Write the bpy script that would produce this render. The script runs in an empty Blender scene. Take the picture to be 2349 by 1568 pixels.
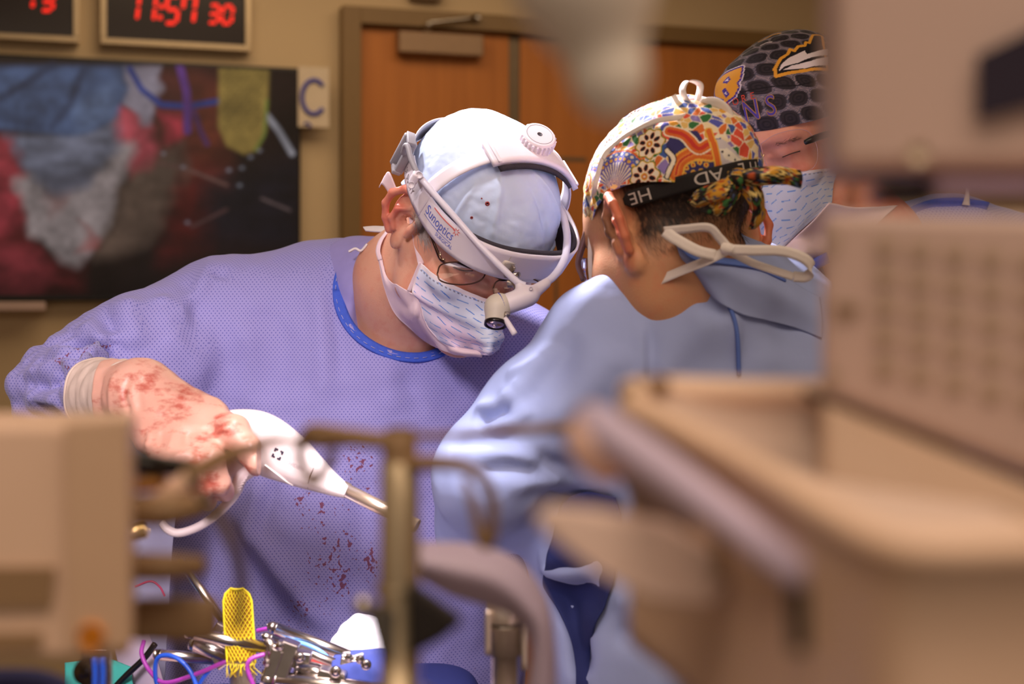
# Operating room: a surgeon bends over the field, two colleagues beside him, blurred equipment in front.
import bpy, bmesh, math, random
import numpy as np
from mathutils import Vector, Matrix
from mathutils.bvhtree import BVHTree
from mathutils.geometry import tessellate_polygon

random.seed(7)
rng = np.random.default_rng(7)
SC = bpy.context.scene
COL = SC.collection

# ------------------------------------------------------------------ camera, world, lights, exposure
FPX, CX, HY, CAMZ = 3262.5, 1174.5, 690.0, 1.45      # focal length in pixels of the 2349 px frame, horizon row, camera height
cam_d = bpy.data.cameras.new('camera'); cam = bpy.data.objects.new('camera', cam_d); COL.objects.link(cam)
cam.location = (0, 0, CAMZ); cam.rotation_euler = (math.pi / 2, 0, 0)
cam_d.sensor_width = 36; cam_d.lens = 50; cam_d.shift_y = -(784 - HY) / 2349
cam_d.clip_start = 0.02; cam_d.clip_end = 50
cam_d.dof.use_dof = True; cam_d.dof.focus_distance = 1.60; cam_d.dof.aperture_fstop = 4.3
SC.camera = cam
SC.view_settings.view_transform = 'Standard'; SC.view_settings.look = 'None'
SC.view_settings.gamma = 1.0; SC.view_settings.use_curve_mapping = False
SC.view_settings.exposure = 0.0

world = bpy.data.worlds.new('world'); SC.world = world; world.use_nodes = True
world.node_tree.nodes['Background'].inputs[0].default_value = (1.0, 0.80, 0.62, 1)
world.node_tree.nodes['Background'].inputs[1].default_value = 0.27

def light(name, kind, loc, target, power, color, size=0.3, size_y=None, spot=None, blend=0.5):
    d = bpy.data.lights.new(name, kind); o = bpy.data.objects.new(name, d); COL.objects.link(o)
    o.location = loc; v = Vector(target) - Vector(loc)
    o.rotation_euler = v.to_track_quat('-Z', 'Y').to_euler()
    d.energy = power; d.color = color
    if kind == 'AREA':
        d.shape = 'RECTANGLE'; d.size = size; d.size_y = size_y or size
    else:
        d.shadow_soft_size = size
    if kind == 'SPOT':
        d.spot_size = math.radians(spot); d.spot_blend = blend
    return o
# two surgical lamps above the field, two added spots, and the warm ceiling panels of the room
light('surgical_lamp_light', 'SPOT', (-0.45, 2.38, 2.60), (0.06, 1.53, 1.72), 700, (1.0, 0.92, 0.98), 0.13, spot=20, blend=0.85)
light('surgical_lamp_light_2', 'SPOT', (-0.50, -0.20, 2.24), (-0.36, 1.62, 1.20), 138, (1.0, 0.83, 0.88), 0.22, spot=30, blend=0.8)
light('bounce_spot', 'SPOT', (0.04, 0.60, 2.85), (-0.17, 1.45, 1.02), 560, (1.0, 0.92, 0.93), 0.10, spot=8, blend=0.4)  # narrow spot added so the pale towel mound throws light upward
light('cap_fill_spot', 'SPOT', (-0.50, 1.28, 2.75), (-0.045, 1.64, 1.69), 300, (1.0, 0.93, 0.98), 0.10, spot=10, blend=0.5)  # narrow spot added to brighten the surgeon's cap
light('ceiling_panel_light', 'AREA', (0.0, 3.9, 2.96), (0.0, 3.9, 0), 27, (1.0, 0.74, 0.47), 2.4, 1.2)
light('ceiling_panel_light_2', 'AREA', (0.2, -0.3, 2.96), (0.2, -0.1, 0), 42, (1.0, 0.77, 0.56), 2.4, 1.4)

# ------------------------------------------------------------------ helpers: points, colours, materials
def P(px, py, d):
    return np.array([d * (px - CX) / FPX, d, CAMZ - d * (py - HY) / FPX])
def PP(lst):
    return np.array([P(*q) for q in lst])
def px2m(n, d): return n * d / FPX
def lin(c):
    c = np.asarray(c, float) / 255.0
    return np.where(c <= 0.04045, c / 12.92, ((c + 0.055) / 1.055) ** 2.4)
def RGBA(c): return tuple(float(x) for x in lin(c)) + (1.0,)

MATS = {}
def mat(name, col, rough=0.6, metal=0.0, var=0.06, scale=30.0, bump=0.0, bscale=120.0, spec=0.5, sss=0.0, emit=None, estr=0.0, coat=0.0, trans=0.0, alpha=1.0):
    """Principled material with a little procedural colour variation and fine relief."""
    if name in MATS: return MATS[name]
    m = bpy.data.materials.new(name); m.use_nodes = True; MATS[name] = m
    nt = m.node_tree; N = nt.nodes; L = nt.links; b = N['Principled BSDF']
    c = RGBA(col)
    tc = N.new('ShaderNodeTexCoord')
    if var > 0:
        nz = N.new('ShaderNodeTexNoise'); nz.inputs['Scale'].default_value = scale; nz.inputs['Detail'].default_value = 4
        L.new(tc.outputs['Object'], nz.inputs['Vector'])
        mx = N.new('ShaderNodeMix'); mx.data_type = 'RGBA'
        mx.inputs['A'].default_value = tuple(x * (1 - var * 2) for x in c[:3]) + (1,)
        mx.inputs['B'].default_value = tuple(min(1, x * (1 + var * 2)) for x in c[:3]) + (1,)
        L.new(nz.outputs['Fac'], mx.inputs['Factor']); L.new(mx.outputs['Result'], b.inputs['Base Color'])
    else:
        b.inputs['Base Color'].default_value = c
    b.inputs['Roughness'].default_value = rough; b.inputs['Metallic'].default_value = metal
    b.inputs['Specular IOR Level'].default_value = spec
    b.inputs['Subsurface Weight'].default_value = sss
    b.inputs['Subsurface Scale'].default_value = 0.006
    b.inputs['Subsurface Radius'].default_value = (1.0, 0.35, 0.2)
    b.inputs['Coat Weight'].default_value = coat
    b.inputs['Transmission Weight'].default_value = trans
    b.inputs['Alpha'].default_value = alpha
    if emit is not None:
        b.inputs['Emission Color'].default_value = RGBA(emit); b.inputs['Emission Strength'].default_value = estr
    if bump > 0:
        n2 = N.new('ShaderNodeTexNoise'); n2.inputs['Scale'].default_value = bscale; n2.inputs['Detail'].default_value = 3
        L.new(tc.outputs['Object'], n2.inputs['Vector'])
        bp = N.new('ShaderNodeBump'); bp.inputs['Strength'].default_value = bump; bp.inputs['Distance'].default_value = 0.002
        L.new(n2.outputs['Fac'], bp.inputs['Height']); L.new(bp.outputs['Normal'], b.inputs['Normal'])
    return m

def attr_mat(name, attr='col', rough=0.8, spec=0.3, emit=0.0, bump=0.0, bscale=200, sss=0.0, sheen=0.0):
    """Material whose base colour (flat print on the surface) comes from a colour attribute."""
    if name in MATS: return MATS[name]
    m = bpy.data.materials.new(name); m.use_nodes = True; MATS[name] = m
    nt = m.node_tree; N = nt.nodes; L = nt.links; b = N['Principled BSDF']
    a = N.new('ShaderNodeVertexColor'); a.layer_name = attr
    if emit > 0:
        b.inputs['Base Color'].default_value = (0.01, 0.01, 0.01, 1)
        L.new(a.outputs['Color'], b.inputs['Emission Color']); b.inputs['Emission Strength'].default_value = emit
    else:
        L.new(a.outputs['Color'], b.inputs['Base Color'])
    b.inputs['Roughness'].default_value = rough; b.inputs['Specular IOR Level'].default_value = spec
    b.inputs['Sheen Weight'].default_value = sheen
    b.inputs['Subsurface Weight'].default_value = sss; b.inputs['Subsurface Scale'].default_value = 0.006
    b.inputs['Subsurface Radius'].default_value = (1.0, 0.35, 0.2)
    if bump > 0:
        tc = N.new('ShaderNodeTexCoord'); n2 = N.new('ShaderNodeTexNoise'); n2.inputs['Scale'].default_value = bscale
        L.new(tc.outputs['Object'], n2.inputs['Vector'])
        bp = N.new('ShaderNodeBump'); bp.inputs['Strength'].default_value = bump; bp.inputs['Distance'].default_value = 0.002
        L.new(n2.outputs['Fac'], bp.inputs['Height']); L.new(bp.outputs['Normal'], b.inputs['Normal'])
    return m

def gown_mat(name, base, dot, spacing, radius, attr=None, rough=0.85, dotmix=0.85):
    """Non-woven gown cloth: dotted in a staggered grid, laid on by the face's own direction."""
    m = bpy.data.materials.new(name); m.use_nodes = True; MATS[name] = m
    nt = m.node_tree; N = nt.nodes; L = nt.links; b = N['Principled BSDF']
    tc = N.new('ShaderNodeTexCoord'); sep = N.new('ShaderNodeSeparateXYZ'); L.new(tc.outputs['Object'], sep.inputs[0])
    ge = N.new('ShaderNodeNewGeometry'); sn = N.new('ShaderNodeSeparateXYZ'); L.new(ge.outputs['True Normal'], sn.inputs[0])
    def M(op, a, bb=None, cc=None):
        n = N.new('ShaderNodeMath'); n.operation = op
        for i, v in enumerate((a, bb, cc)):
            if v is None: continue
            if isinstance(v, (int, float)): n.inputs[i].default_value = v
            else: L.new(v, n.inputs[i])
        return n.outputs[0]
    ax = [M('ABSOLUTE', sn.outputs[i]) for i in range(3)]
    yd = M('MULTIPLY', M('GREATER_THAN', ax[1], ax[0]), M('GREATER_THAN', ax[1], ax[2]))        # faces front/back
    xd = M('MULTIPLY', M('GREATER_THAN', ax[0], ax[1]), M('GREATER_THAN', ax[0], ax[2]))        # faces the sides
    X, Y, Z = sep.outputs
    def pick(c, p, q):      # c ? p : q
        return M('ADD', M('MULTIPLY', c, p), M('MULTIPLY', M('SUBTRACT', 1.0, c), q))
    U = pick(xd, Y, X)
    V = pick(M('MAXIMUM', yd, xd), Z, Y)
    u = M('DIVIDE', U, spacing); v = M('DIVIDE', V, spacing * 0.62)
    row = M('FLOOR', v)
    off = M('MULTIPLY', M('MODULO', M('ABSOLUTE', row), 2.0), 0.5)
    fu = M('SUBTRACT', M('FRACT', M('ADD', u, off)), 0.5)
    fv = M('MULTIPLY', M('SUBTRACT', M('FRACT', v), 0.5), 0.62)
    dd = M('SQRT', M('ADD', M('MULTIPLY', fu, fu), M('MULTIPLY', fv, fv)))
    mask = N.new('ShaderNodeMapRange'); L.new(dd, mask.inputs[0])
    mask.inputs[1].default_value = radius * 0.7; mask.inputs[2].default_value = radius * 1.35
    mask.inputs[3].default_value = dotmix; mask.inputs[4].default_value = 0.0
    nz = N.new('ShaderNodeTexNoise'); nz.inputs['Scale'].default_value = 6; nz.inputs['Detail'].default_value = 5
    L.new(tc.outputs['Object'], nz.inputs['Vector'])
    bc = np.array(RGBA(base)[:3])
    m0 = N.new('ShaderNodeMix'); m0.data_type = 'RGBA'
    m0.inputs['A'].default_value = tuple(bc * 0.92) + (1,); m0.inputs['B'].default_value = tuple(np.minimum(1, bc * 1.06)) + (1,)
    L.new(nz.outputs['Fac'], m0.inputs['Factor'])
    m1 = N.new('ShaderNodeMix'); m1.data_type = 'RGBA'
    L.new(mask.outputs[0], m1.inputs['Factor']); L.new(m0.outputs['Result'], m1.inputs['A']); m1.inputs['B'].default_value = RGBA(dot)
    out = m1.outputs['Result']
    if attr:     # blood spots: attribute alpha-like grey mixes a stain colour in
        a = N.new('ShaderNodeVertexColor'); a.layer_name = attr
        sepc = N.new('ShaderNodeSeparateColor'); L.new(a.outputs['Color'], sepc.inputs[0])
        n3 = N.new('ShaderNodeTexNoise'); n3.inputs['Scale'].default_value = 190; n3.inputs['Detail'].default_value = 6
        L.new(tc.outputs['Object'], n3.inputs['Vector'])
        th = M('GREATER_THAN', M('ADD', n3.outputs['Fac'], M('MULTIPLY', sepc.outputs[0], 0.42)), 0.76)
        m2 = N.new('ShaderNodeMix'); m2.data_type = 'RGBA'
        L.new(M('MULTIPLY', th, 0.8), m2.inputs['Factor']); L.new(out, m2.inputs['A']); m2.inputs['B'].default_value = RGBA((120, 40, 45))
        # trims: second channel tints the cloth deep blue (binding)
        m3 = N.new('ShaderNodeMix'); m3.data_type = 'RGBA'
        L.new(sepc.outputs[1], m3.inputs['Factor']); L.new(m2.outputs['Result'], m3.inputs['A']); m3.inputs['B'].default_value = RGBA((70, 100, 205))
        out = m3.outputs['Result']
    L.new(out, b.inputs['Base Color'])
    b.inputs['Roughness'].default_value = rough; b.inputs['Specular IOR Level'].default_value = 0.25
    b.inputs['Sheen Weight'].default_value = 0.15
    n4 = N.new('ShaderNodeTexNoise'); n4.inputs['Scale'].default_value = 22; n4.inputs['Detail'].default_value = 6; n4.inputs['Roughness'].default_value = 0.6
    L.new(tc.outputs['Object'], n4.inputs['Vector'])
    bp = N.new('ShaderNodeBump'); bp.inputs['Strength'].default_value = 0.35; bp.inputs['Distance'].default_value = 0.006
    L.new(n4.outputs['Fac'], bp.inputs['Height']); L.new(bp.outputs['Normal'], b.inputs['Normal'])
    return m

# ------------------------------------------------------------------ helpers: objects
def tag(o, label=None, cat=None, group=None, kind=None):
    if label: o['label'] = label
    if cat: o['category'] = cat
    if group: o['group'] = group
    if kind: o['kind'] = kind
    return o
def thing(name, label, cat, loc=(0, 0, 0), group=None, kind=None):
    o = bpy.data.objects.new(name, None); COL.objects.link(o); o.location = tuple(float(v) for v in loc)
    o.empty_display_size = 0.02
    return tag(o, label, cat, group, kind)
def world_loc(o):
    v = Vector((0, 0, 0)); p = o
    while p is not None:
        v += p.location; p = p.parent
    return v
def parent(o, par):
    o.parent = par
    if par is not None:
        w = Vector((0, 0, 0)); p = par
        while p is not None:
            if p.type == 'EMPTY': w += p.location
            p = p.parent
        o.matrix_parent_inverse = Matrix.Translation(-w) if par.type == 'EMPTY' else Matrix.Identity(4)
    return o
def mobj(name, vf, m, par=None, smooth=True, col=None, uv=None, attr='col'):
    """One mesh object in world coordinates from (verts, faces)."""
    v, f = vf[0], vf[1]
    me = bpy.data.meshes.new(name)
    v = np.asarray(v, dtype=float)
    if isinstance(f, np.ndarray):
        nf, k = f.shape
        me.vertices.add(len(v)); me.vertices.foreach_set('co', v.astype(np.float32).ravel())
        me.loops.add(nf * k); me.loops.foreach_set('vertex_index', f.astype(np.int32).ravel())
        me.polygons.add(nf); me.polygons.foreach_set('loop_start', np.arange(0, nf * k, k, dtype=np.int32))
        me.polygons.foreach_set('loop_total', np.full(nf, k, dtype=np.int32))
        me.update(calc_edges=True)
    else:
        me.from_pydata([tuple(x) for x in v], [], [tuple(int(i) for i in q) for q in f])
    if smooth:
        me.polygons.foreach_set('use_smooth', np.ones(len(me.polygons), dtype=bool))
    if col is not None:
        ca = me.color_attributes.new(attr, 'FLOAT_COLOR', 'POINT')
        c4 = np.ones((len(v), 4), dtype=np.float32); c4[:, :3] = col
        ca.data.foreach_set('color', c4.ravel())
    me.validate(clean_customdata=False); me.update()
    if m is not None: me.materials.append(m)
    o = bpy.data.objects.new(name, me); COL.objects.link(o)
    if par is not None: parent(o, par)
    return o
def join(*vfs):
    V, F, n = [], [], 0
    for v, f in vfs:
        v = np.asarray(v, float); V.append(v)
        F += [tuple(int(i) + n for i in q) for q in f]; n += len(v)
    return np.concatenate(V), F
def unit(v):
    v = np.asarray(v, float); return v / (np.linalg.norm(v) + 1e-12)

def box(c, size, R=None, bevel=0.0, seg=2):
    bm = bmesh.new(); bmesh.ops.create_cube(bm, size=1.0)
    for v in bm.verts: v.co = Vector((v.co.x * size[0], v.co.y * size[1], v.co.z * size[2]))
    if bevel > 0:
        bmesh.ops.bevel(bm, geom=bm.edges[:], offset=min(bevel, 0.49 * min(size)), segments=seg, profile=0.5, affect='EDGES')
    v = np.array([q.co[:] for q in bm.verts]); bm.verts.index_update()
    f = [tuple(q.index for q in p.verts) for p in bm.faces]; bm.free()
    if R is not None: v = v @ np.asarray(R).T
    return v + np.asarray(c, float), f
def prism(poly, axis_dir, depth, bevel=0.0):
    """Closed polygon of 3D points extruded along axis_dir by depth."""
    poly = np.asarray(poly, float); n = len(poly); a = unit(axis_dir) * depth
    bm = bmesh.new()
    v0 = [bm.verts.new(tuple(p)) for p in poly]; v1 = [bm.verts.new(tuple(p + a)) for p in poly]
    bm.faces.new(v0[::-1]); bm.faces.new(v1)
    for i in range(n): bm.faces.new((v0[i], v0[(i + 1) % n], v1[(i + 1) % n], v1[i]))
    bmesh.ops.recalc_face_normals(bm, faces=bm.faces[:])
    if bevel > 0: bmesh.ops.bevel(bm, geom=bm.edges[:], offset=bevel, segments=2, profile=0.5, affect='EDGES')
    bm.verts.index_update()
    v = np.array([q.co[:] for q in bm.verts]); f = [tuple(q.index for q in p.verts) for p in bm.faces]; bm.free()
    return v, f
def catmull(pts, n):
    """Smooth curve through control points, n samples."""
    p = np.asarray(pts, float)
    if len(p) == 2:
        t = np.linspace(0, 1, n)[:, None]; return p[0] * (1 - t) + p[1] * t
    q = np.vstack([2 * p[0] - p[1], p, 2 * p[-1] - p[-2]])
    s = np.linspace(0, len(p) - 1 - 1e-9, n); i = s.astype(int); t = (s - i)[:, None]
    a, b, c, d = q[i], q[i + 1], q[i + 2], q[i + 3]
    return 0.5 * (2 * b + (c - a) * t + (2 * a - 5 * b + 4 * c - d) * t ** 2 + (3 * b - a - 3 * c + d) * t ** 3)
def frames(c, up=None):
    t = np.gradient(c, axis=0); t /= np.linalg.norm(t, axis=1)[:, None] + 1e-12
    n = np.zeros_like(c)
    a = np.array([0, 0, 1.0]) if up is None else np.asarray(up, float)
    if abs(t[0] @ unit(a)) > 0.95: a = np.array([1.0, 0.2, 0])
    n[0] = unit(a - t[0] * (a @ t[0]))
    for i in range(1, len(c)):
        v = n[i - 1] - t[i] * (n[i - 1] @ t[i]); n[i] = unit(v)
    return t, n, np.cross(t, n)
def tube(pts, r, n=24, seg=12, smooth=True, flat=1.0, up=None, caps=True):
    """Round (or flattened) tube through control points; r a number or one radius per control point."""
    c = catmull(pts, n) if smooth else np.asarray(pts, float)
    k = len(c)
    rr = np.full(k, r) if np.isscalar(r) else np.interp(np.linspace(0, 1, k), np.linspace(0, 1, len(r)), r)
    t, nn, b = frames(c, up)
    a = np.linspace(0, 2 * np.pi, seg, endpoint=False)
    v = c[:, None] + rr[:, None, None] * (np.cos(a)[None, :, None] * nn[:, None] * flat + np.sin(a)[None, :, None] * b[:, None])
    v = v.reshape(-1, 3); f = []
    for i in range(k - 1):
        for j in range(seg):
            j2 = (j + 1) % seg
            f.append((i * seg + j, (i + 1) * seg + j, (i + 1) * seg + j2, i * seg + j2))
    if caps:
        e0, e1 = len(v), len(v) + 1
        v = np.vstack([v, c[0] - t[0] * rr[0] * 0.35, c[-1] + t[-1] * rr[-1] * 0.35])
        for j in range(seg):
            j2 = (j + 1) % seg
            f.append((e0, j, j2)); f.append((e1, (k - 1) * seg + j2, (k - 1) * seg + j))
    return v, f
def lathe(profile, org, axis, seg=28, ref=None):
    """profile: list of (distance along axis, radius)."""
    ax = unit(axis); a = np.array([0, 0, 1.0]) if ref is None else np.asarray(ref, float)
    if abs(ax @ unit(a)) > 0.95: a = np.array([1.0, 0, 0])
    n = unit(a - ax * (a @ ax)); b = np.cross(ax, n)
    th = np.linspace(0, 2 * np.pi, seg, endpoint=False)
    ring = np.cos(th)[:, None] * n + np.sin(th)[:, None] * b
    v = []; f = []
    for z, r in profile: v.append(np.asarray(org, float) + ax * z + ring * max(r, 1e-5))
    k = len(profile); v = np.vstack(v)
    for i in range(k - 1):
        for j in range(seg):
            j2 = (j + 1) % seg
            f.append((i * seg + j, (i + 1) * seg + j, (i + 1) * seg + j2, i * seg + j2)[::-1])
    f.append(tuple(range(seg))); f.append(tuple((k - 1) * seg + j for j in range(seg))[::-1])
    return v, f
def grid_faces(nu, nv, wrap=False):
    i, j = np.meshgrid(np.arange(nu - (0 if wrap else 1)), np.arange(nv - 1), indexing='ij')
    i2 = (i + 1) % nu
    return np.stack([i * nv + j, i2 * nv + j, i2 * nv + j + 1, i * nv + j + 1], -1).reshape(-1, 4)
def gnormals(G):
    du = np.gradient(G, axis=0); dv = np.gradient(G, axis=1)
    n = np.cross(du, dv); return n / (np.linalg.norm(n, axis=2)[..., None] + 1e-12)
def patch_grid(ctrl, nu, nv):
    ctrl = np.asarray(ctrl, float)
    rows = np.stack([catmull(r, nv) for r in ctrl])
    return np.stack([catmull(rows[:, j], nu) for j in range(nv)], axis=1)
def sheet(G, th):
    """Grid of points thickened to a closed sheet."""
    nu, nv = G.shape[:2]; n = gnormals(G)
    A = (G + n * th / 2).reshape(-1, 3); B = (G - n * th / 2).reshape(-1, 3)
    f = grid_faces(nu, nv); N0 = nu * nv
    F = [f, f[:, ::-1] + N0]
    def rim(idx):
        idx = np.asarray(idx); return np.stack([idx[:-1], idx[:-1] + N0, idx[1:] + N0, idx[1:]], -1)
    I = np.arange(N0).reshape(nu, nv)
    F += [rim(I[0, ::-1]), rim(I[-1]), rim(I[:, 0]), rim(I[::-1, -1])]
    return np.vstack([A, B]), np.vstack(F)
def ribbon(pts, wdir, width, th=0.0008, n=40, m=4, w=None):
    """Flat strap along a curve; wdir = across direction (one vector or one per control point)."""
    c = catmull(pts, n)
    wd = np.asarray(wdir, float)
    wd = np.repeat(wd[None], n, 0) if wd.ndim == 1 else catmull(wd, n)
    t = np.gradient(c, axis=0); t /= np.linalg.norm(t, axis=1)[:, None] + 1e-12
    wd = wd - t * np.sum(wd * t, 1)[:, None]; wd /= np.linalg.norm(wd, axis=1)[:, None] + 1e-12
    ww = np.full(n, width) if w is None else np.interp(np.linspace(0, 1, n), np.linspace(0, 1, len(w)), w)
    s = np.linspace(-0.5, 0.5, m)
    G = c[:, None] + wd[:, None] * (s[None, :, None] * ww[:, None, None])
    return sheet(G, th)
def vnoise(p, seed=0):
    """Value noise in [-1,1] for an (N,3) array."""
    p = np.asarray(p, float); i = np.floor(p).astype(np.int64); f = p - i; f = f * f * (3 - 2 * f)
    def h(a):
        n = (a[:, 0] * 374761393 + a[:, 1] * 668265263 + a[:, 2] * 2147483647 + seed * 1274126177) & 0xFFFFFFFF
        n = ((n ^ (n >> 13)) * 1274126177) & 0xFFFFFFFF
        return ((n ^ (n >> 16)) & 0xFFFF) / 32767.5 - 1
    r = 0
    for dx in (0, 1):
        for dy in (0, 1):
            for dz in (0, 1):
                w = (f[:, 0] if dx else 1 - f[:, 0]) * (f[:, 1] if dy else 1 - f[:, 1]) * (f[:, 2] if dz else 1 - f[:, 2])
                r = r + w * h(i + np.array([dx, dy, dz]))
    return r
def vert_normals(v, f):
    f = np.asarray(f); a, b, c = v[f[:, 0]], v[f[:, 1]], v[f[:, 2]]
    n = np.cross(b - a, c - a); out = 0
    for k in range(f.shape[1]): out = out + np.stack([np.bincount(f[:, k], weights=n[:, q], minlength=len(v)) for q in range(3)], -1)
    return out / (np.linalg.norm(out, axis=1)[:, None] + 1e-12)
def seg_dist(p, a, b):
    ab = b - a; t = np.clip(((p - a) @ ab) / (ab @ ab + 1e-12), 0, 1)
    return np.linalg.norm(p - a - t[:, None] * ab, axis=1), t
def fold(v, n, pts, width, amp, taper=True):
    """Raise (amp>0) or crease (amp<0) a surface along a smooth line."""
    c = catmull(pts, max(6, len(pts) * 5)); best = np.full(len(v), 9.0); tt = np.zeros(len(v))
    lo, hi = c.min(0) - width * 3, c.max(0) + width * 3
    sel = np.where(np.all((v > lo) & (v < hi), axis=1))[0]
    if len(sel) == 0: return v
    vs = v[sel]; bd = np.full(len(sel), 9.0); bt = np.zeros(len(sel))
    for i in range(len(c) - 1):
        d, t = seg_dist(vs, c[i], c[i + 1]); k = d < bd
        bd[k] = d[k]; bt[k] = (i + t[k]) / (len(c) - 1)
    w = np.exp(-(bd / width) ** 2)
    if taper: w = w * np.clip(np.sin(np.pi * np.clip(bt, 0.02, 0.98)) * 1.6, 0, 1)
    out = v.copy(); out[sel] += n[sel] * (amp * w)[:, None]
    return out
def text2d(s, size=1.0, shear=0.0):
    """Flat text outline as triangles (built-in font), origin bottom left."""
    cu = bpy.data.curves.new('t', 'FONT'); cu.body = s; cu.size = size; cu.shear = shear; cu.resolution_u = 4
    o = bpy.data.objects.new('t', cu); COL.objects.link(o)
    dg = bpy.context.evaluated_depsgraph_get(); me = bpy.data.meshes.new_from_object(o.evaluated_get(dg))
    v = np.array([q.co[:] for q in me.vertices])[:, :2]; f = [tuple(p.vertices) for p in me.polygons]
    bpy.data.objects.remove(o); bpy.data.meshes.remove(me); bpy.data.curves.remove(cu)
    return v, f
def tri_poly(poly2):
    """Triangulate a 2D polygon."""
    t = tessellate_polygon([[Vector((a, b, 0)) for a, b in poly2]])
    return np.asarray(poly2, float), [tuple(q) for q in t]
def poly_sd(x, y, poly):
    """Signed distance to polygon (negative inside)."""
    p = np.asarray(poly, float); n = len(p); d = np.full(x.shape, 1e9); s = np.ones(x.shape)
    for i in range(n):
        a, b = p[i], p[i - 1]; ex, ey = b - a; wx, wy = x - a[0], y - a[1]
        t = np.clip((wx * ex + wy * ey) / (ex * ex + ey * ey + 1e-12), 0, 1)
        d = np.minimum(d, (wx - ex * t) ** 2 + (wy - ey * t) ** 2)
        c1 = y >= a[1]; c2 = y < b[1]; c3 = ex * wy > ey * wx
        flip = (c1 & c2 & c3) | (~c1 & ~c2 & ~c3); s = np.where(flip, -s, s)
    return s * np.sqrt(d)
def line_d(x, y, pts):
    p = np.asarray(pts, float); d = np.full(x.shape, 1e9)
    for a, b in zip(p[:-1], p[1:]):
        ex, ey = b - a; t = np.clip(((x - a[0]) * ex + (y - a[1]) * ey) / (ex * ex + ey * ey + 1e-12), 0, 1)
        d = np.minimum(d, np.hypot(x - a[0] - ex * t, y - a[1] - ey * t))
    return d

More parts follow.
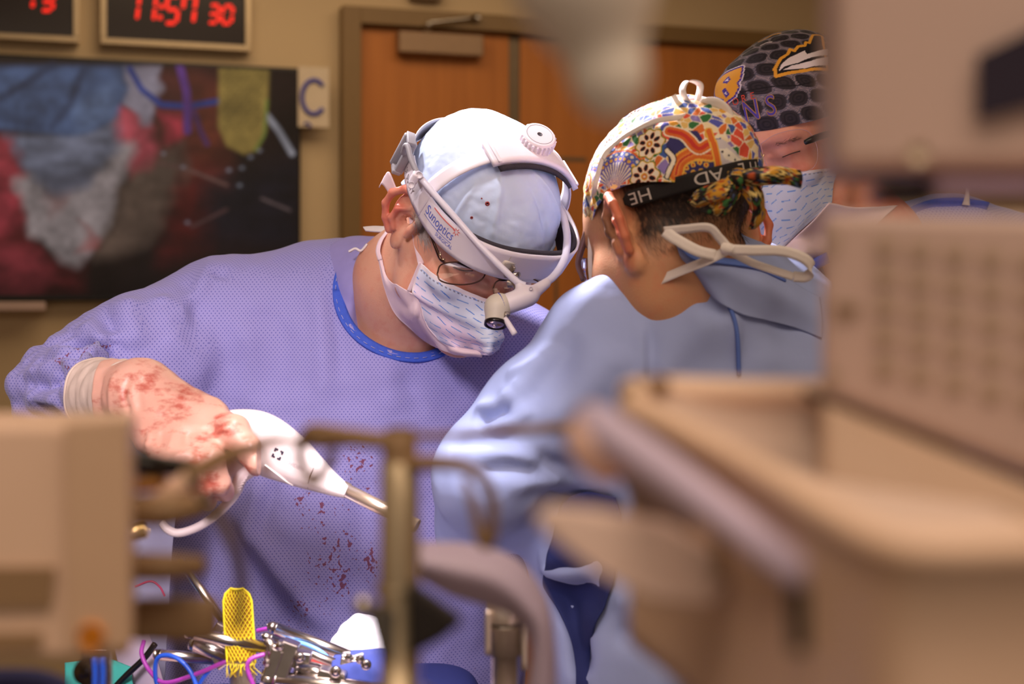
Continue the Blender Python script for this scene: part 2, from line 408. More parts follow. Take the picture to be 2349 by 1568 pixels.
# ------------------------------------------------------------------ helpers: smooth solids (distance field + surface nets)
class Field:
    def __init__(s, lo, hi, h):
        s.lo = np.asarray(lo, float); s.h = h
        s.n = np.maximum(3, np.ceil((np.asarray(hi, float) - s.lo) / h).astype(int) + 1)
        s.S = np.full(tuple(s.n), 0.2, dtype=np.float32)
        s.ax = [(s.lo[i] + h * np.arange(s.n[i])).astype(np.float32) for i in range(3)]
    def block(s, lo, hi):
        a = np.clip(((np.asarray(lo) - s.lo) / s.h).astype(int), 0, s.n); b = np.clip(((np.asarray(hi) - s.lo) / s.h).astype(int) + 2, 0, s.n)
        sl = tuple(slice(int(a[i]), int(b[i])) for i in range(3))
        X = s.ax[0][sl[0]][:, None, None]; Y = s.ax[1][sl[1]][None, :, None]; Z = s.ax[2][sl[2]][None, None, :]
        return sl, X, Y, Z
    def mix(s, sl, d, k, sub=False):
        A = s.S[sl]
        if A.size == 0: return
        if sub:
            d = -d
            hh = np.clip(0.5 - 0.5 * (A - d) / k, 0, 1) if k > 0 else (A < d).astype(np.float32)
            s.S[sl] = A + (d - A) * hh + k * hh * (1 - hh)
        else:
            hh = np.clip(0.5 + 0.5 * (A - d) / k, 0, 1) if k > 0 else (d < A).astype(np.float32)
            s.S[sl] = A + (d - A) * hh - k * hh * (1 - hh)
    def ell(s, c, r, k=0.01, R=None, sub=False):
        c = np.asarray(c, float); r = np.asarray(r, float); m = (r.max() if R is not None else r) + k + 3 * s.h
        sl, X, Y, Z = s.block(c - m, c + m); x, y, z = X - c[0], Y - c[1], Z - c[2]
        if R is not None:
            R = np.asarray(R); x, y, z = (R[0, 0] * x + R[1, 0] * y + R[2, 0] * z, R[0, 1] * x + R[1, 1] * y + R[2, 1] * z, R[0, 2] * x + R[1, 2] * y + R[2, 2] * z)
        k0 = np.sqrt((x / r[0]) ** 2 + (y / r[1]) ** 2 + (z / r[2]) ** 2)
        k1 = np.sqrt((x / r[0] ** 2) ** 2 + (y / r[1] ** 2) ** 2 + (z / r[2] ** 2) ** 2) + 1e-9
        s.mix(sl, (k0 * (k0 - 1) / k1).astype(np.float32), k, sub)
    def cone(s, a, b, ra, rb=None, k=0.01, sub=False, flat=None):
        """Tapered capsule; flat=(direction, factor) squashes it across a direction."""
        rb = ra if rb is None else rb; a = np.asarray(a, float); b = np.asarray(b, float); m = max(ra, rb) + k + 3 * s.h
        sl, X, Y, Z = s.block(np.minimum(a, b) - m, np.maximum(a, b) + m)
        d = b - a; L2 = d @ d + 1e-12
        x, y, z = X - a[0], Y - a[1], Z - a[2]
        t = np.clip((x * d[0] + y * d[1] + z * d[2]) / L2, 0, 1)
        x, y, z = x - t * d[0], y - t * d[1], z - t * d[2]
        if flat is not None:
            n, fac = unit(flat[0]), flat[1]; q = x * n[0] + y * n[1] + z * n[2]; g = (1 / fac - 1) * q
            x, y, z = x + g * n[0], y + g * n[1], z + g * n[2]
        s.mix(sl, (np.sqrt(x * x + y * y + z * z) - (ra + (rb - ra) * t)).astype(np.float32), k, sub)
    def chain(s, pts, rs, k=0.01, sub=False):
        for i in range(len(pts) - 1): s.cone(pts[i], pts[i + 1], rs[i], rs[i + 1], k, sub)
    def half(s, p, n, k=0.004):
        """Cut away everything on the side n points to."""
        n = unit(n); sl, X, Y, Z = s.block(s.lo, s.lo + s.h * s.n)
        d = -((X - p[0]) * n[0] + (Y - p[1]) * n[1] + (Z - p[2]) * n[2])
        s.mix(sl, d.astype(np.float32), k, True)
    def mesh(s):
        S = s.S; S[0] = S[-1] = np.maximum(S[0], 1e-3); S[:, 0] = np.maximum(S[:, 0], 1e-3); S[:, -1] = np.maximum(S[:, -1], 1e-3)
        S[:, :, 0] = np.maximum(S[:, :, 0], 1e-3); S[:, :, -1] = np.maximum(S[:, :, -1], 1e-3); S[0] = np.maximum(S[0], 1e-3); S[-1] = np.maximum(S[-1], 1e-3)
        I = S < 0; cnt = np.zeros(np.array(S.shape) - 1, dtype=np.int8); n0, n1, n2 = cnt.shape
        for a in (0, 1):
            for b in (0, 1):
                for c in (0, 1): cnt += I[a:a + n0, b:b + n1, c:c + n2]
        ac = np.argwhere((cnt > 0) & (cnt < 8)); idx = np.full(cnt.shape, -1, dtype=np.int32); idx[tuple(ac.T)] = np.arange(len(ac))
        pos = np.zeros((len(ac), 3)); num = np.zeros(len(ac))
        offs = [np.array(o) for o in [(0, 0, 0), (1, 0, 0), (0, 1, 0), (1, 1, 0), (0, 0, 1), (1, 0, 1), (0, 1, 1), (1, 1, 1)]]
        val = [S[tuple((ac + o).T)] for o in offs]
        for p, q in [(0, 1), (2, 3), (4, 5), (6, 7), (0, 2), (1, 3), (4, 6), (5, 7), (0, 4), (1, 5), (2, 6), (3, 7)]:
            cr = (val[p] < 0) != (val[q] < 0)
            t = val[p][cr] / (val[p][cr] - val[q][cr])
            pos[cr] += offs[p] + t[:, None] * (offs[q] - offs[p]); num[cr] += 1
        v = s.lo + s.h * (ac + pos / np.maximum(num, 1)[:, None])
        F = []
        for axn in range(3):
            u, w = (axn + 1) % 3, (axn + 2) % 3
            A = [slice(None)] * 3; B = [slice(None)] * 3; A[axn] = slice(0, -1); B[axn] = slice(1, None)
            ch = np.argwhere(I[tuple(A)] != I[tuple(B)])
            ch = ch[(ch[:, u] > 0) & (ch[:, w] > 0) & (ch[:, u] < S.shape[u] - 1) & (ch[:, w] < S.shape[w] - 1)]
            eu = np.zeros(3, int); eu[u] = 1; ew = np.zeros(3, int); ew[w] = 1
            q = np.stack([idx[tuple((ch - eu - ew).T)], idx[tuple((ch - ew).T)], idx[tuple(ch.T)], idx[tuple((ch - eu).T)]], -1)
            neg = ~I[tuple(ch.T)]; q[neg] = q[neg][:, ::-1]; F.append(q)
        F = np.vstack(F); F = F[(F >= 0).all(1)]
        return v, F
def relax(v, f, it=2, lam=0.5):
    f = np.asarray(f); e = np.vstack([f[:, [0, 1]], f[:, [1, 2]], f[:, [2, 3]], f[:, [3, 0]]])
    i0 = np.concatenate([e[:, 0], e[:, 1]]); i1 = np.concatenate([e[:, 1], e[:, 0]])
    deg = np.maximum(np.bincount(i0, minlength=len(v)), 1)
    for _ in range(it):
        s = np.stack([np.bincount(i0, weights=v[i1, k], minlength=len(v)) for k in range(3)], -1)
        v = v + lam * (s / deg[:, None] - v)
    return v
def bvh(v, f): return BVHTree.FromPolygons([tuple(x) for x in np.asarray(v)], [tuple(int(i) for i in q) for q in f])
CAMP = Vector((0, 0, CAMZ))
def cast(tree, px, py, off=0.0, fallback=1.6):
    """Point on a surface under a pixel of the photograph, lifted off it by `off`."""
    d = Vector(tuple(P(px, py, 1.0) - np.array(CAMP))).normalized()
    h = tree.ray_cast(CAMP, d)
    if h[0] is None: return P(px, py, fallback), np.array([0, -1.0, 0])
    n = h[1]
    if n.dot(d) > 0: n = -n
    return np.array(h[0] + n * off), np.array(n)

# ================================================================== the room
M_wall = mat('wall_paint', (208, 184, 148), 0.8, var=0.02, scale=3, bump=0.1)
M_floor = mat('floor_vinyl', (120, 105, 90), 0.35, var=0.05, scale=5)
M_ceil = mat('ceiling_tile', (225, 215, 200), 0.9, var=0.02, scale=8)
M_frame = mat('door_frame_paint', (128, 100, 60), 0.5, var=0.03)
M_gap = mat('door_edge_metal', (118, 100, 78), 0.45, metal=0.3, var=0.05)
M_plastic_beige = mat('beige_plastic', (198, 172, 164), 0.45, var=0.02, scale=12)
M_black = mat('black_plastic', (16, 14, 15), 0.35, var=0.05)
M_steel = mat('brushed_steel', (190, 182, 172), 0.28, metal=1.0, var=0.08, scale=60)
M_darksteel = mat('dark_steel', (120, 112, 104), 0.3, metal=1.0, var=0.1, scale=60)
M_white_pl = mat('white_plastic', (226, 222, 226), 0.38, var=0.01)
M_alu = mat('aluminium_frame', (190, 170, 140), 0.4, metal=0.85, var=0.04)

def wood_mat():
    m = bpy.data.materials.new('door_veneer'); m.use_nodes = True; nt = m.node_tree; N = nt.nodes; L = nt.links; b = N['Principled BSDF']
    tc = N.new('ShaderNodeTexCoord'); mp = N.new('ShaderNodeMapping'); mp.inputs['Scale'].default_value = (18, 18, 0.9)
    L.new(tc.outputs['Object'], mp.inputs[0])
    nz = N.new('ShaderNodeTexNoise'); nz.inputs['Scale'].default_value = 2.0; nz.inputs['Detail'].default_value = 6
    L.new(mp.outputs[0], nz.inputs['Vector'])
    r = N.new('ShaderNodeValToRGB'); r.color_ramp.elements[0].position = 0.3; r.color_ramp.elements[1].position = 0.75
    r.color_ramp.elements[0].color = RGBA((176, 108, 52)); r.color_ramp.elements[1].color = RGBA((194, 122, 60))
    L.new(nz.outputs['Fac'], r.inputs[0]); L.new(r.outputs[0], b.inputs['Base Color']); b.inputs['Roughness'].default_value = 0.5
    b.inputs['Specular IOR Level'].default_value = 0.3
    return m
M_wood = wood_mat()

t_w = unit((3.2, 1, 0)); n_w = unit((1, -3.2, 0)); W0 = np.array([0, 5.3, 0.0])      # back wall plane
R_w = np.stack([t_w, n_w, [0, 0, 1]], 1)
def W(px, py, out=0.0):
    d = P(px, py, 1.0) - np.array([0, 0, CAMZ]); q = W0 + n_w * out
    t = ((q - np.array([0, 0, CAMZ])) @ n_w) / (d @ n_w)
    return np.array([0, 0, CAMZ]) + d * t
def ws(px, py, out=0.0):
    p = W(px, py, out); return (p - W0) @ t_w, p[2]
def wpt(s, z, out=0.0): return W0 + t_w * s + np.array([0, 0, z]) + n_w * out
def wbox(s0, z0, s1, z1, thick, out=0.0, bevel=0.002):
    """Box on the back wall: spans s0..s1, z0..z1, from out to out+thick."""
    c = wpt((s0 + s1) / 2, (z0 + z1) / 2, out + thick / 2)
    return box(c, (abs(s1 - s0), thick, abs(z1 - z0)), R_w, bevel)

wb = mobj('wall_back', wbox(-3.6, 0, 3.9, 3.0, 0.12, -0.12, 0.0), M_wall, smooth=False); tag(wb, kind='structure')
o = mobj('floor', box((0, 2.3, -0.05), (7.6, 9.4, 0.1)), M_floor, smooth=False); tag(o, kind='structure')
o = mobj('ceiling', box((0, 2.3, 3.05), (7.6, 9.4, 0.1)), M_ceil, smooth=False); tag(o, kind='structure')
o = mobj('wall_left', box((-3.45, 1.2, 1.5), (0.1, 6.4, 3.0)), M_wall, smooth=False); tag(o, kind='structure')
o = mobj('wall_right', box((3.6, 2.1, 1.5), (0.1, 8.6, 3.0)), M_wall, smooth=False); tag(o, kind='structure')

# door pair with frame
sL, zT = ws(778, 20); s1, zI = ws(820, 61); sG0, _ = ws(1162, 300); sG1, _ = ws(1188, 300); sR = sG1 + 1.22; sRo = sR + 0.07
fr = join(wbox(sL, 0, s1, zT, 0.07), wbox(s1, zI, sR, zT, 0.07), wbox(sR, 0, sRo, zT, 0.07))
o = mobj('trim_1', fr, M_frame, smooth=False); tag(o, 'olive brown steel door frame around the wooden double door', kind='structure')
door = thing('door_1', 'orange brown wooden double door behind the surgeon', None, wpt((s1 + sR) / 2, 0), kind='structure')
leafL = mobj('door_leaf', wbox(s1 + 0.004, 0.01, sG0, zI - 0.004, 0.03, 0.0), M_wood, door, smooth=False)
leafR = mobj('door_leaf', wbox(sG1, 0.01, sR - 0.004, zI - 0.004, 0.03, 0.0), M_wood, door, smooth=False)
mobj('meeting_strip', wbox(sG0, 0.01, sG1, zI - 0.004, 0.022, 0.0), M_gap, door, smooth=False)
# armour panel on the right leaf: grooved edge lines
sp, zp = ws(1275, 364, 0.03); sp0, _ = ws(1192, 364, 0.03)
mobj('groove', wbox(sp - 0.006, 0.1, sp + 0.006, zp, 0.004, 0.028, 0), M_gap, door, smooth=False)
mobj('groove', wbox(sp0, zp - 0.008, sp + 0.12, zp + 0.008, 0.004, 0.028, 0), M_gap, door, smooth=False)
# closer
a, za = ws(911, 73, 0.05); b, zb = ws(1104, 133, 0.05)
cl = mobj('door_closer', wbox(a, zb, b, za, 0.055, 0.03, 0.006), mat('closer_cover', (150, 122, 96), 0.5, metal=0.25), door, smooth=False)
tag(cl, 'grey brown door closer box')
p0, p1, p2 = W(980, 72, 0.07), W(985, 52, 0.10), W(1092, 40, 0.09)
mobj('closer_arm', join(tube([p0, p1], 0.011, n=4, smooth=False) if False else tube(np.array([p0, p1]), 0.012, n=4), tube(np.array([p1, p2]), 0.007, n=6), lathe([(-.01, .014), (.012, .014)], p2, n_w)), M_steel, cl)
a, za = ws(806, 150, 0.03); b, zb = ws(820, 235, 0.03)
hg = mobj('hinge', join(wbox(a, zb, b, za, 0.02, 0.045, 0.002), lathe([(0, .009), (za - zb, .009)], wpt(b, zb, 0.05), (0, 0, 1))), M_steel, door)

# wall mounted screen
sv0 = ws(-330, 400)[0]; sv1, zv1 = ws(690, 156, 0.06); zv0 = ws(690, 690, 0.06)[1]
tv = thing('wall_screen', 'large wall mounted flat screen showing a close view of the operation', 'screen', wpt((sv0 + sv1) / 2, zv0, 0.03))
mobj('bezel', wbox(sv0, zv0, sv1, zv1, 0.055, 0.004, 0.006), M_black, tv, smooth=False)
nu, nv = 330, 250
S_, Z_ = np.meshgrid(np.linspace(sv0 + 0.015, sv1 - 0.006, nu), np.linspace(zv0 + 0.02, zv1 - 0.012, nv), indexing='ij')
G = W0 + S_[..., None] * t_w + Z_[..., None] * np.array([0, 0, 1.0]) + n_w * 0.0605
x = CX + FPX * G[..., 0] / G[..., 1]; y = HY - FPX * (G[..., 2] - CAMZ) / G[..., 1]       # picture coordinates of the broadcast image
im = np.zeros((nu, nv, 3)) + lin((34, 18, 16))
q3 = np.stack([x / 90, y / 90, 0 * x], -1).reshape(-1, 3)
nzv = vnoise(q3, 3).reshape(nu, nv); nz2 = vnoise(q3 * 3.1, 5).reshape(nu, nv); nz3 = vnoise(q3 * np.array([1.2, 5, 1]), 9).reshape(nu, nv)
def pt(c, poly, soft=10, amt=1.0, noise=0.0, wob=11):
    global im
    sd = poly_sd(x + wob * nz2, y + wob * nzv, poly); a = np.clip(0.5 - sd / (soft * 1.5), 0, 1) * amt
    cc = lin(c) * (1 + noise * nz3)[..., None]; im = im * (1 - a[..., None]) + cc * a[..., None]
def ln(c, pts, w, soft=4, amt=1.0):
    global im
    a = np.clip((w - line_d(x, y, pts)) / soft + 0.5, 0, 1)[..., None] * amt; im = im * (1 - a) + lin(c) * a
im *= (1 + 0.4 * nzv)[..., None]
pt((95, 40, 36), [(330, 160), (520, 160), (520, 420), (420, 470), (300, 400)], 40, noise=.4)
pt((120, 52, 30), [(440, 180), (500, 200), (520, 360), (440, 400)], 40, .7, .5)
pt((100, 24, 24), [(400, 400), (480, 380), (470, 560), (380, 600)], 50, .8, .4)
pt((24, 22, 34), [(470, 420), (690, 350), (690, 560), (470, 560)], 50, .8, .3)
pt((100, 30, 34), [(-200, 250), (60, 330), (90, 600), (190, 560), (200, 690), (-200, 690)], 25, noise=.5)
pt((176, 62, 74), [(-100, 330), (30, 320), (60, 420), (40, 520), (-60, 560)], 25, .9, .3)
pt((168, 62, 72), [(-100, 560), (90, 570), (130, 640), (60, 690), (-100, 690)], 25, .9, .3)
pt((205, 84, 98), [(255, 240), (330, 270), (360, 340), (350, 400), (300, 410), (270, 330)], 20, noise=.25)
pt((200, 60, 78), [(370, 260), (410, 265), (425, 310), (385, 330)], 20, .9)
pt((172, 160, 176), [(285, 150), (375, 150), (360, 240), (335, 290), (280, 240)], 10, noise=.1)
pt((110, 88, 76), [(300, 400), (420, 330), (420, 400), (330, 560), (220, 590), (230, 540)], 30, noise=.2)
pt((176, 160, 160), [(30, 420), (250, 330), (310, 330), (250, 500), (180, 615), (140, 600), (100, 545), (60, 540), (50, 460)], 16, noise=.12)
pt((150, 62, 60), [(180, 500), (230, 540), (225, 565), (180, 580), (200, 540)], 10, .6, .4)
pt((150, 80, 76), [(100, 445), (170, 440), (120, 500)], 14, .4, .4)
pt((122, 124, 144), [(20, 315), (260, 280), (280, 330), (200, 430), (130, 450), (60, 400)], 20, noise=.35)
pt((86, 84, 98), [(60, 420), (250, 380), (180, 440), (110, 455)], 16, .6, .4)
pt((88, 108, 150), [(-200, 150), (290, 150), (285, 230), (245, 290), (160, 308), (60, 300), (-200, 300)], 12, noise=.18)
pt((120, 140, 180), [(170, 240), (270, 180), (250, 280), (180, 300)], 20, .6, .2)
ln((46, 56, 86), [(0, 225), (60, 190), (120, 150)], 9, 12, .7); ln((46, 56, 86), [(120, 290), (160, 240), (190, 160)], 9, 14, .7)
ln((50, 62, 92), [(-50, 262), (40, 275), (90, 290)], 12, 16, .6)
ln((52, 70, 150), [(298, 158), (325, 205), (370, 240), (430, 244), (500, 232)], 7)
ln((108, 60, 140), [(412, 150), (428, 210), (430, 300)], 9); ln((84, 50, 120), [(440, 240), (460, 300), (475, 330)], 6, 5, .7)
ln((120, 84, 78), [(370, 376), (420, 384), (520, 424)], 4); ln((110, 90, 90), [(600, 455), (665, 482)], 3); ln((90, 60, 60), [(440, 520), (520, 480)], 4)
ln((190, 186, 196), [(612, 265), (640, 300), (670, 352)], 7, 5, .85)
for sx, sy in [(420, 383), (525, 390), (555, 385), (550, 425), (575, 360), (595, 345), (375, 352), (430, 510)]:
    a = np.exp(-(((x - sx) / 5) ** 2 + ((y - sy) / 4) ** 2))[..., None] * .6; im = im * (1 - a) + lin((190, 190, 205)) * a
tong = [(502, 156), (618, 156), (612, 300), (590, 345), (560, 354), (520, 335), (500, 290)]
pt((168, 138, 70), tong, 6, noise=.05, wob=0)
mesh_m = (np.sin(x / 2.6) * np.sin(y / 3.1 + x / 30) > 0.15) & (poly_sd(x, y, [(515, 160), (600, 160), (600, 295), (560, 300), (515, 300)]) < 0)
im = np.where(mesh_m[..., None], im * 0.62, im)
ln((120, 140, 60), [(612, 230), (606, 310), (585, 344)], 3)
im *= (1 + .35 * vnoise(q3 * 2.2, 12).reshape(nu, nv) + .15 * vnoise(q3 * 7, 13).reshape(nu, nv))[..., None]
vig = np.clip((y - 560) / 130, 0, 1); im *= (1 - 0.75 * vig)[..., None]
mobj('display', (G.reshape(-1, 3), grid_faces(nu, nv)), attr_mat('display_picture', emit=0.40, rough=0.25), tv, smooth=False, col=im.reshape(-1, 3))

# two digital wall clocks
M_led = mat('led_red', (255, 30, 20), 0.4, var=0, emit=(255, 36, 22), estr=0.75)
M_leddim = mat('led_dim', (80, 16, 12), 0.4, var=0, emit=(120, 20, 12), estr=0.35)
SEGS = {'0': 'abcdef', '1': 'bc', '3': 'abgcd', '5': 'afgcd', '7': 'fabc', '2': 'abged', '6': 'afgedc'}
def digit(ch, x0, y0, w, h, th, out, slant=0.12):
    """Seven-segment digit; x0,y0 = its lower left corner in picture pixels on the wall."""
    parts = []
    def q(ax, ay, bx, by):
        a = np.array([ax, ay]); b = np.array([bx, by]); d = unit(b - a); n = np.array([-d[1], d[0]]) * th / 2
        g = d * th * 0.55; pts = [a + d * 2, a + g + n, b - g + n, b - d * 2, b - g - n, a + g - n]
        return pts
    xy = {'a': (0, h, w, h), 'b': (w, h / 2, w, h), 'c': (w, 0, w, h / 2), 'd': (0, 0, w, 0), 'e': (0, 0, 0, h / 2), 'f': (0, h / 2, 0, h), 'g': (0, h / 2, w, h / 2)}
    for s in SEGS[ch]:
        pts = [W(x0 + u + slant * v, y0 - v, out) for u, v in q(*xy[s])]
        parts.append(prism(pts, n_w, 0.002))
    return join(*parts)
def clock(label, pxl, pxr, pyb, digits, colon, loc_py):
    sa, zb_ = ws(pxl, pyb, 0.05); sb = ws(pxr, pyb, 0.05)[0]; zt = zb_ + 0.21
    k = thing('digital_clock', label, 'clock', wpt((sa + sb) / 2, zb_, 0.03), group='digital clocks above the wall screen')
    t = 0.020
    mobj('frame', join(wbox(sa, zb_, sb, zb_ + t, 0.05, 0.002), wbox(sa, zt - t, sb, zt, 0.05, 0.002), wbox(sa, zb_ + t, sa + t, zt - t, 0.05, 0.002), wbox(sb - t, zb_ + t, sb, zt - t, 0.05, 0.002)), M_alu, k, smooth=False)
    fc = mobj('face', wbox(sa + t, zb_ + t, sb - t, zt - t, 0.036, 0.002, 0), mat('clock_face', (30, 14, 12), 0.25, var=0.02), k, smooth=False)
    for ch, x0, y0, w, h, th in digits:
        mobj('digit', digit(ch, x0, y0, w, h, th, 0.0385), M_led, fc, smooth=False)
    if colon:
        for cx, cy in colon:
            mobj('colon_dot', prism([W(cx - 5, cy - 5, .0385), W(cx + 5, cy - 5, .0385), W(cx + 5, cy + 5, .0385), W(cx - 5, cy + 5, .0385)], n_w, .002), M_led, fc, smooth=False)
    return k
clock('wide digital wall clock reading 11:57 30 in red', 230, 576, 100, [('1', 280, 46, 34, 62, 8), ('1', 318, 48, 34, 62, 8), ('5', 378, 53, 27, 62, 8.5), ('7', 416, 53, 27, 62, 8.5), ('3', 477, 52, 22, 40, 7.5), ('0', 508, 54, 22, 40, 7.5)], [(367, 40), (370, 15)], 100)
clock('digital wall clock cut by the left frame edge, red digits ending in 13', -170, 182, 80, [('1', 48, 20, 26, 40, 9), ('3', 94, 24, 26, 40, 9)], None, 80)

# paper sign with a blue letter C
a, za = ws(684, 152, 0.07); b, zb = ws(755, 293, 0.07)
sg = mobj('paper_sign', wbox(a, zb, b, za, 0.004, 0.066, 0.0008), mat('paper', (216, 200, 178), 0.8, var=0.03), smooth=False)
tag(sg, 'white paper sign with a blue letter C at the edge of the wall screen', 'sign')
M_inkb = mat('blue_ink', (52, 62, 168), 0.7, var=0.05)
arc = [W(720 + 27 * math.cos(t), 223 + 39 * math.sin(t), 0.0715) for t in np.linspace(math.radians(-42), math.radians(-318), 16)]
mobj('letter', join(tube(arc, 0.0078, n=40, seg=8, flat=1.0), tube([W(697, 284, .0715), W(706, 282, .0715), W(712, 288, .0715), W(708, 292, .0715)], 0.004, n=8, seg=6)), M_inkb, sg)
a, za = ws(938, -40, 0.02); b, zb = ws(1012, 4, 0.02)
o = mobj('wall_box', wbox(a, zb, b, za, 0.05, 0.0, 0.006), mat('grey_box', (140, 120, 96), 0.5), smooth=False); tag(o, 'small grey box on the wall above the door', 'wall box')
# rail under the screen
a, za = ws(-300, 692, 0.03); b, zb = ws(105, 712, 0.03)
o = mobj('shelf_ledge', wbox(a, zb, b, za, 0.10, 0.0, 0.004), M_plastic_beige, smooth=False); tag(o, 'narrow beige ledge under the wall screen', 'ledge')

# ================================================================== people: shared builders
def head_axes(yaw, pitch, roll, flip=1):
    """Columns: person's right, face direction, up.  yaw turns the face to the image right, pitch bows it, roll tips it clockwise in the image."""
    y, p, r = math.radians(yaw), math.radians(pitch), math.radians(roll)
    f = np.array([math.sin(y) * math.cos(p), -math.cos(y) * math.cos(p), -math.sin(p)])
    u = np.array([math.sin(y) * math.sin(p), -math.cos(y) * math.sin(p), math.cos(p)])
    a = np.array([0, -1.0, 0])                       # roll about the view axis
    c, s = math.cos(-r), math.sin(-r)
    rot = lambda v: v * c + np.cross(-a, v) * s * -1 + a * (a @ v) * (1 - c)
    f, u = rot(f), rot(u); rr = np.cross(f, u)
    return np.stack([rr, f, u], 1)
class Pose:
    def __init__(s, O, R): s.O = np.asarray(O, float); s.R = np.asarray(R)
    def w(s, p): return s.O + np.asarray(p, float) @ s.R.T
    def l(s, p): return (np.asarray(p, float) - s.O) @ s.R
    def d(s, v): return np.asarray(v, float) @ s.R.T

def ear(F, side, xo=0.0725, yo=-0.006, zo=-0.002, sc=1.0, k=0.003, flare=0.62):
    """Ear with helix, antihelix, concha, tragus and lobe, standing off the head at the back."""
    def q(y, z, x=0.0):
        out = 0.004 + max(0.0, -y) * flare + x
        return np.array([side * (xo + out * sc), yo + y * sc, zo + z * sc])
    hel = [(0.006, 0.0), (0.012, 0.014), (0.009, 0.028), (-0.004, 0.036), (-0.018, 0.033), (-0.027, 0.019), (-0.028, 0.003), (-0.022, -0.012), (-0.014, -0.022)]
    pts = [q(y, z, 0.001) for y, z in hel]
    n = unit([side * 1.0, flare * .8, 0])
    F.ell(q(-0.009, 0.008, -0.003), (0.0045, 0.0185, 0.029), 0.004, R=np.stack([n, np.cross([0, 0, 1.0], n), [0, 0, 1.0]], 1))
    F.ell(q(-0.006, -0.027, -0.002), (0.0052, 0.0095, 0.012), 0.004)
    F.ell(q(-0.002, -0.002, 0.003), (0.009, 0.0095, 0.0125), 0.003, sub=True)
    F.ell(q(-0.010, 0.022, 0.006), (0.005, 0.0085, 0.007), 0.003, sub=True)
    F.chain(pts, [0.0036, 0.0042, 0.0044, 0.0046, 0.0046, 0.0044, 0.0042, 0.0042, 0.0045], k)
    F.chain([q(-0.006, 0.017, 0.002), q(-0.015, 0.008, 0.003), q(-0.016, -0.006, 0.003), q(-0.010, -0.016, 0.003)], [0.0032, 0.0036, 0.0036, 0.0032], 0.003)
    F.cone(q(0.007, -0.002, 0.003), q(0.006, -0.011, 0.003), 0.0042, 0.0036, 0.004)

def head(pose, neck, h=0.0017, ears=(1, -1), nose=1.0, n0=((0, -.022, -.035), .060), ear_sc=1.06, flare=.72, ear_yz=(-.006, -.002)):
    """Head and neck as one continuous surface, in head axes (x right, y forward, z up); neck = [(world point, radius)...]."""
    nl = [(pose.l(p), r) for p, r in neck]
    lo = np.array([-.118, -.125, -.14]); hi = np.array([.118, .135, .142])
    for p, r in nl:
        lo = np.minimum(lo, p - r - .004); hi = np.maximum(hi, p + r + .004)
    F = Field(lo, hi, h)
    F.ell((0, -.010, .040), (.0745, .094, .080), .02)
    F.ell((0, .050, .028), (.060, .046, .050), .03)                       # forehead and temples
    F.ell((0, .040, -.040), (.058, .054, .074), .03)                      # face
    for s in (1, -1):
        F.cone((s * .056, -.002, -.030), (s * .050, .018, -.072), .017, .015, .022)   # jaw angle
        F.cone((s * .050, .018, -.072), (s * .014, .077, -.098), .015, .015, .02)
        F.ell((s * .043, .062, -.022), (.022, .022, .018), .016)          # cheekbone
        F.cone((s * .010, .096, .030), (s * .046, .076, .030), .0085, .007, .012)     # brow
        F.ell((s * .032, .103, .008), (.019, .020, .013), .010, sub=True) # socket
        F.ell((s * .032, .0765, .009), (.0155, .0135, .0125), .005)       # eyeball under the lid
        F.cone((s * .020, .0885, .0055), (s * .044, .080, .0055), .0026, .0022, .004) # lower edge of the lid
        F.cone((s * .018, .083, -.004), (s * .042, .077, -.006), .004, .003, .010)    # bag under the eye
        F.ell((s * .011, .100, -.036), (.0085, .009, .007), .005)         # nostril wing
    F.cone((0, .094, .022), (0, .107, -.022), .0078, .0100 * nose, .010)
    F.ell((0, .108, -.027), (.0100, .009, .009), .006)
    F.ell((0, .084, -.100), (.018, .014, .014), .016)                     # chin
    F.cone((-.022, .088, -.063), (.022, .088, -.063), .006, .006, .010)   # lips
    F.cone((-.020, .087, -.072), (.020, .087, -.072), .006, .006, .008)
    F.cone((-.024, .097, -.0675), (.024, .097, -.0675), .0025, .0025, .004, sub=True)
    for s in ears: ear(F, s, yo=ear_yz[0], zo=ear_yz[1], sc=ear_sc, flare=flare)
    prev = (np.array(n0[0]), n0[1])
    for p, r in nl:
        F.cone(prev[0], p, prev[1], r, .03); prev = (p, r)
    v, f = F.mesh(); v = relax(v, f, 1, .5)
    return v, f

def skin_cols(vl, base, red, seed=1):
    """Skin tone in head axes: redder nose, cheeks, ears; fine mottling."""
    b, r = lin(base), lin(red)
    w = 0.75 * np.exp(-((np.abs(vl[:, 0]) - .045) ** 2 / .018 ** 2 + (vl[:, 2] + .03) ** 2 / .03 ** 2 + (vl[:, 1] - .06) ** 2 / .05 ** 2))
    w = np.maximum(w, 0.9 * np.exp(-(vl[:, 0] ** 2 / .02 ** 2 + (vl[:, 2] + .025) ** 2 / .025 ** 2 + (vl[:, 1] - .11) ** 2 / .03 ** 2)))
    w = np.maximum(w, np.clip((np.abs(vl[:, 0]) - .080) / .012, 0, 1) * 0.75)
    w = np.clip(w + .22 * vnoise(vl * 120, seed) + .12 * vnoise(vl * 400, seed + 1), 0, 1)
    c = b * (1 - w[:, None]) + r * w[:, None]
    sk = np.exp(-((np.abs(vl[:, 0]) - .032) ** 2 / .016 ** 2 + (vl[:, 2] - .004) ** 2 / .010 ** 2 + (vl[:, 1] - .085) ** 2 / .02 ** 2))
    return c * (1 - .30 * sk[:, None])

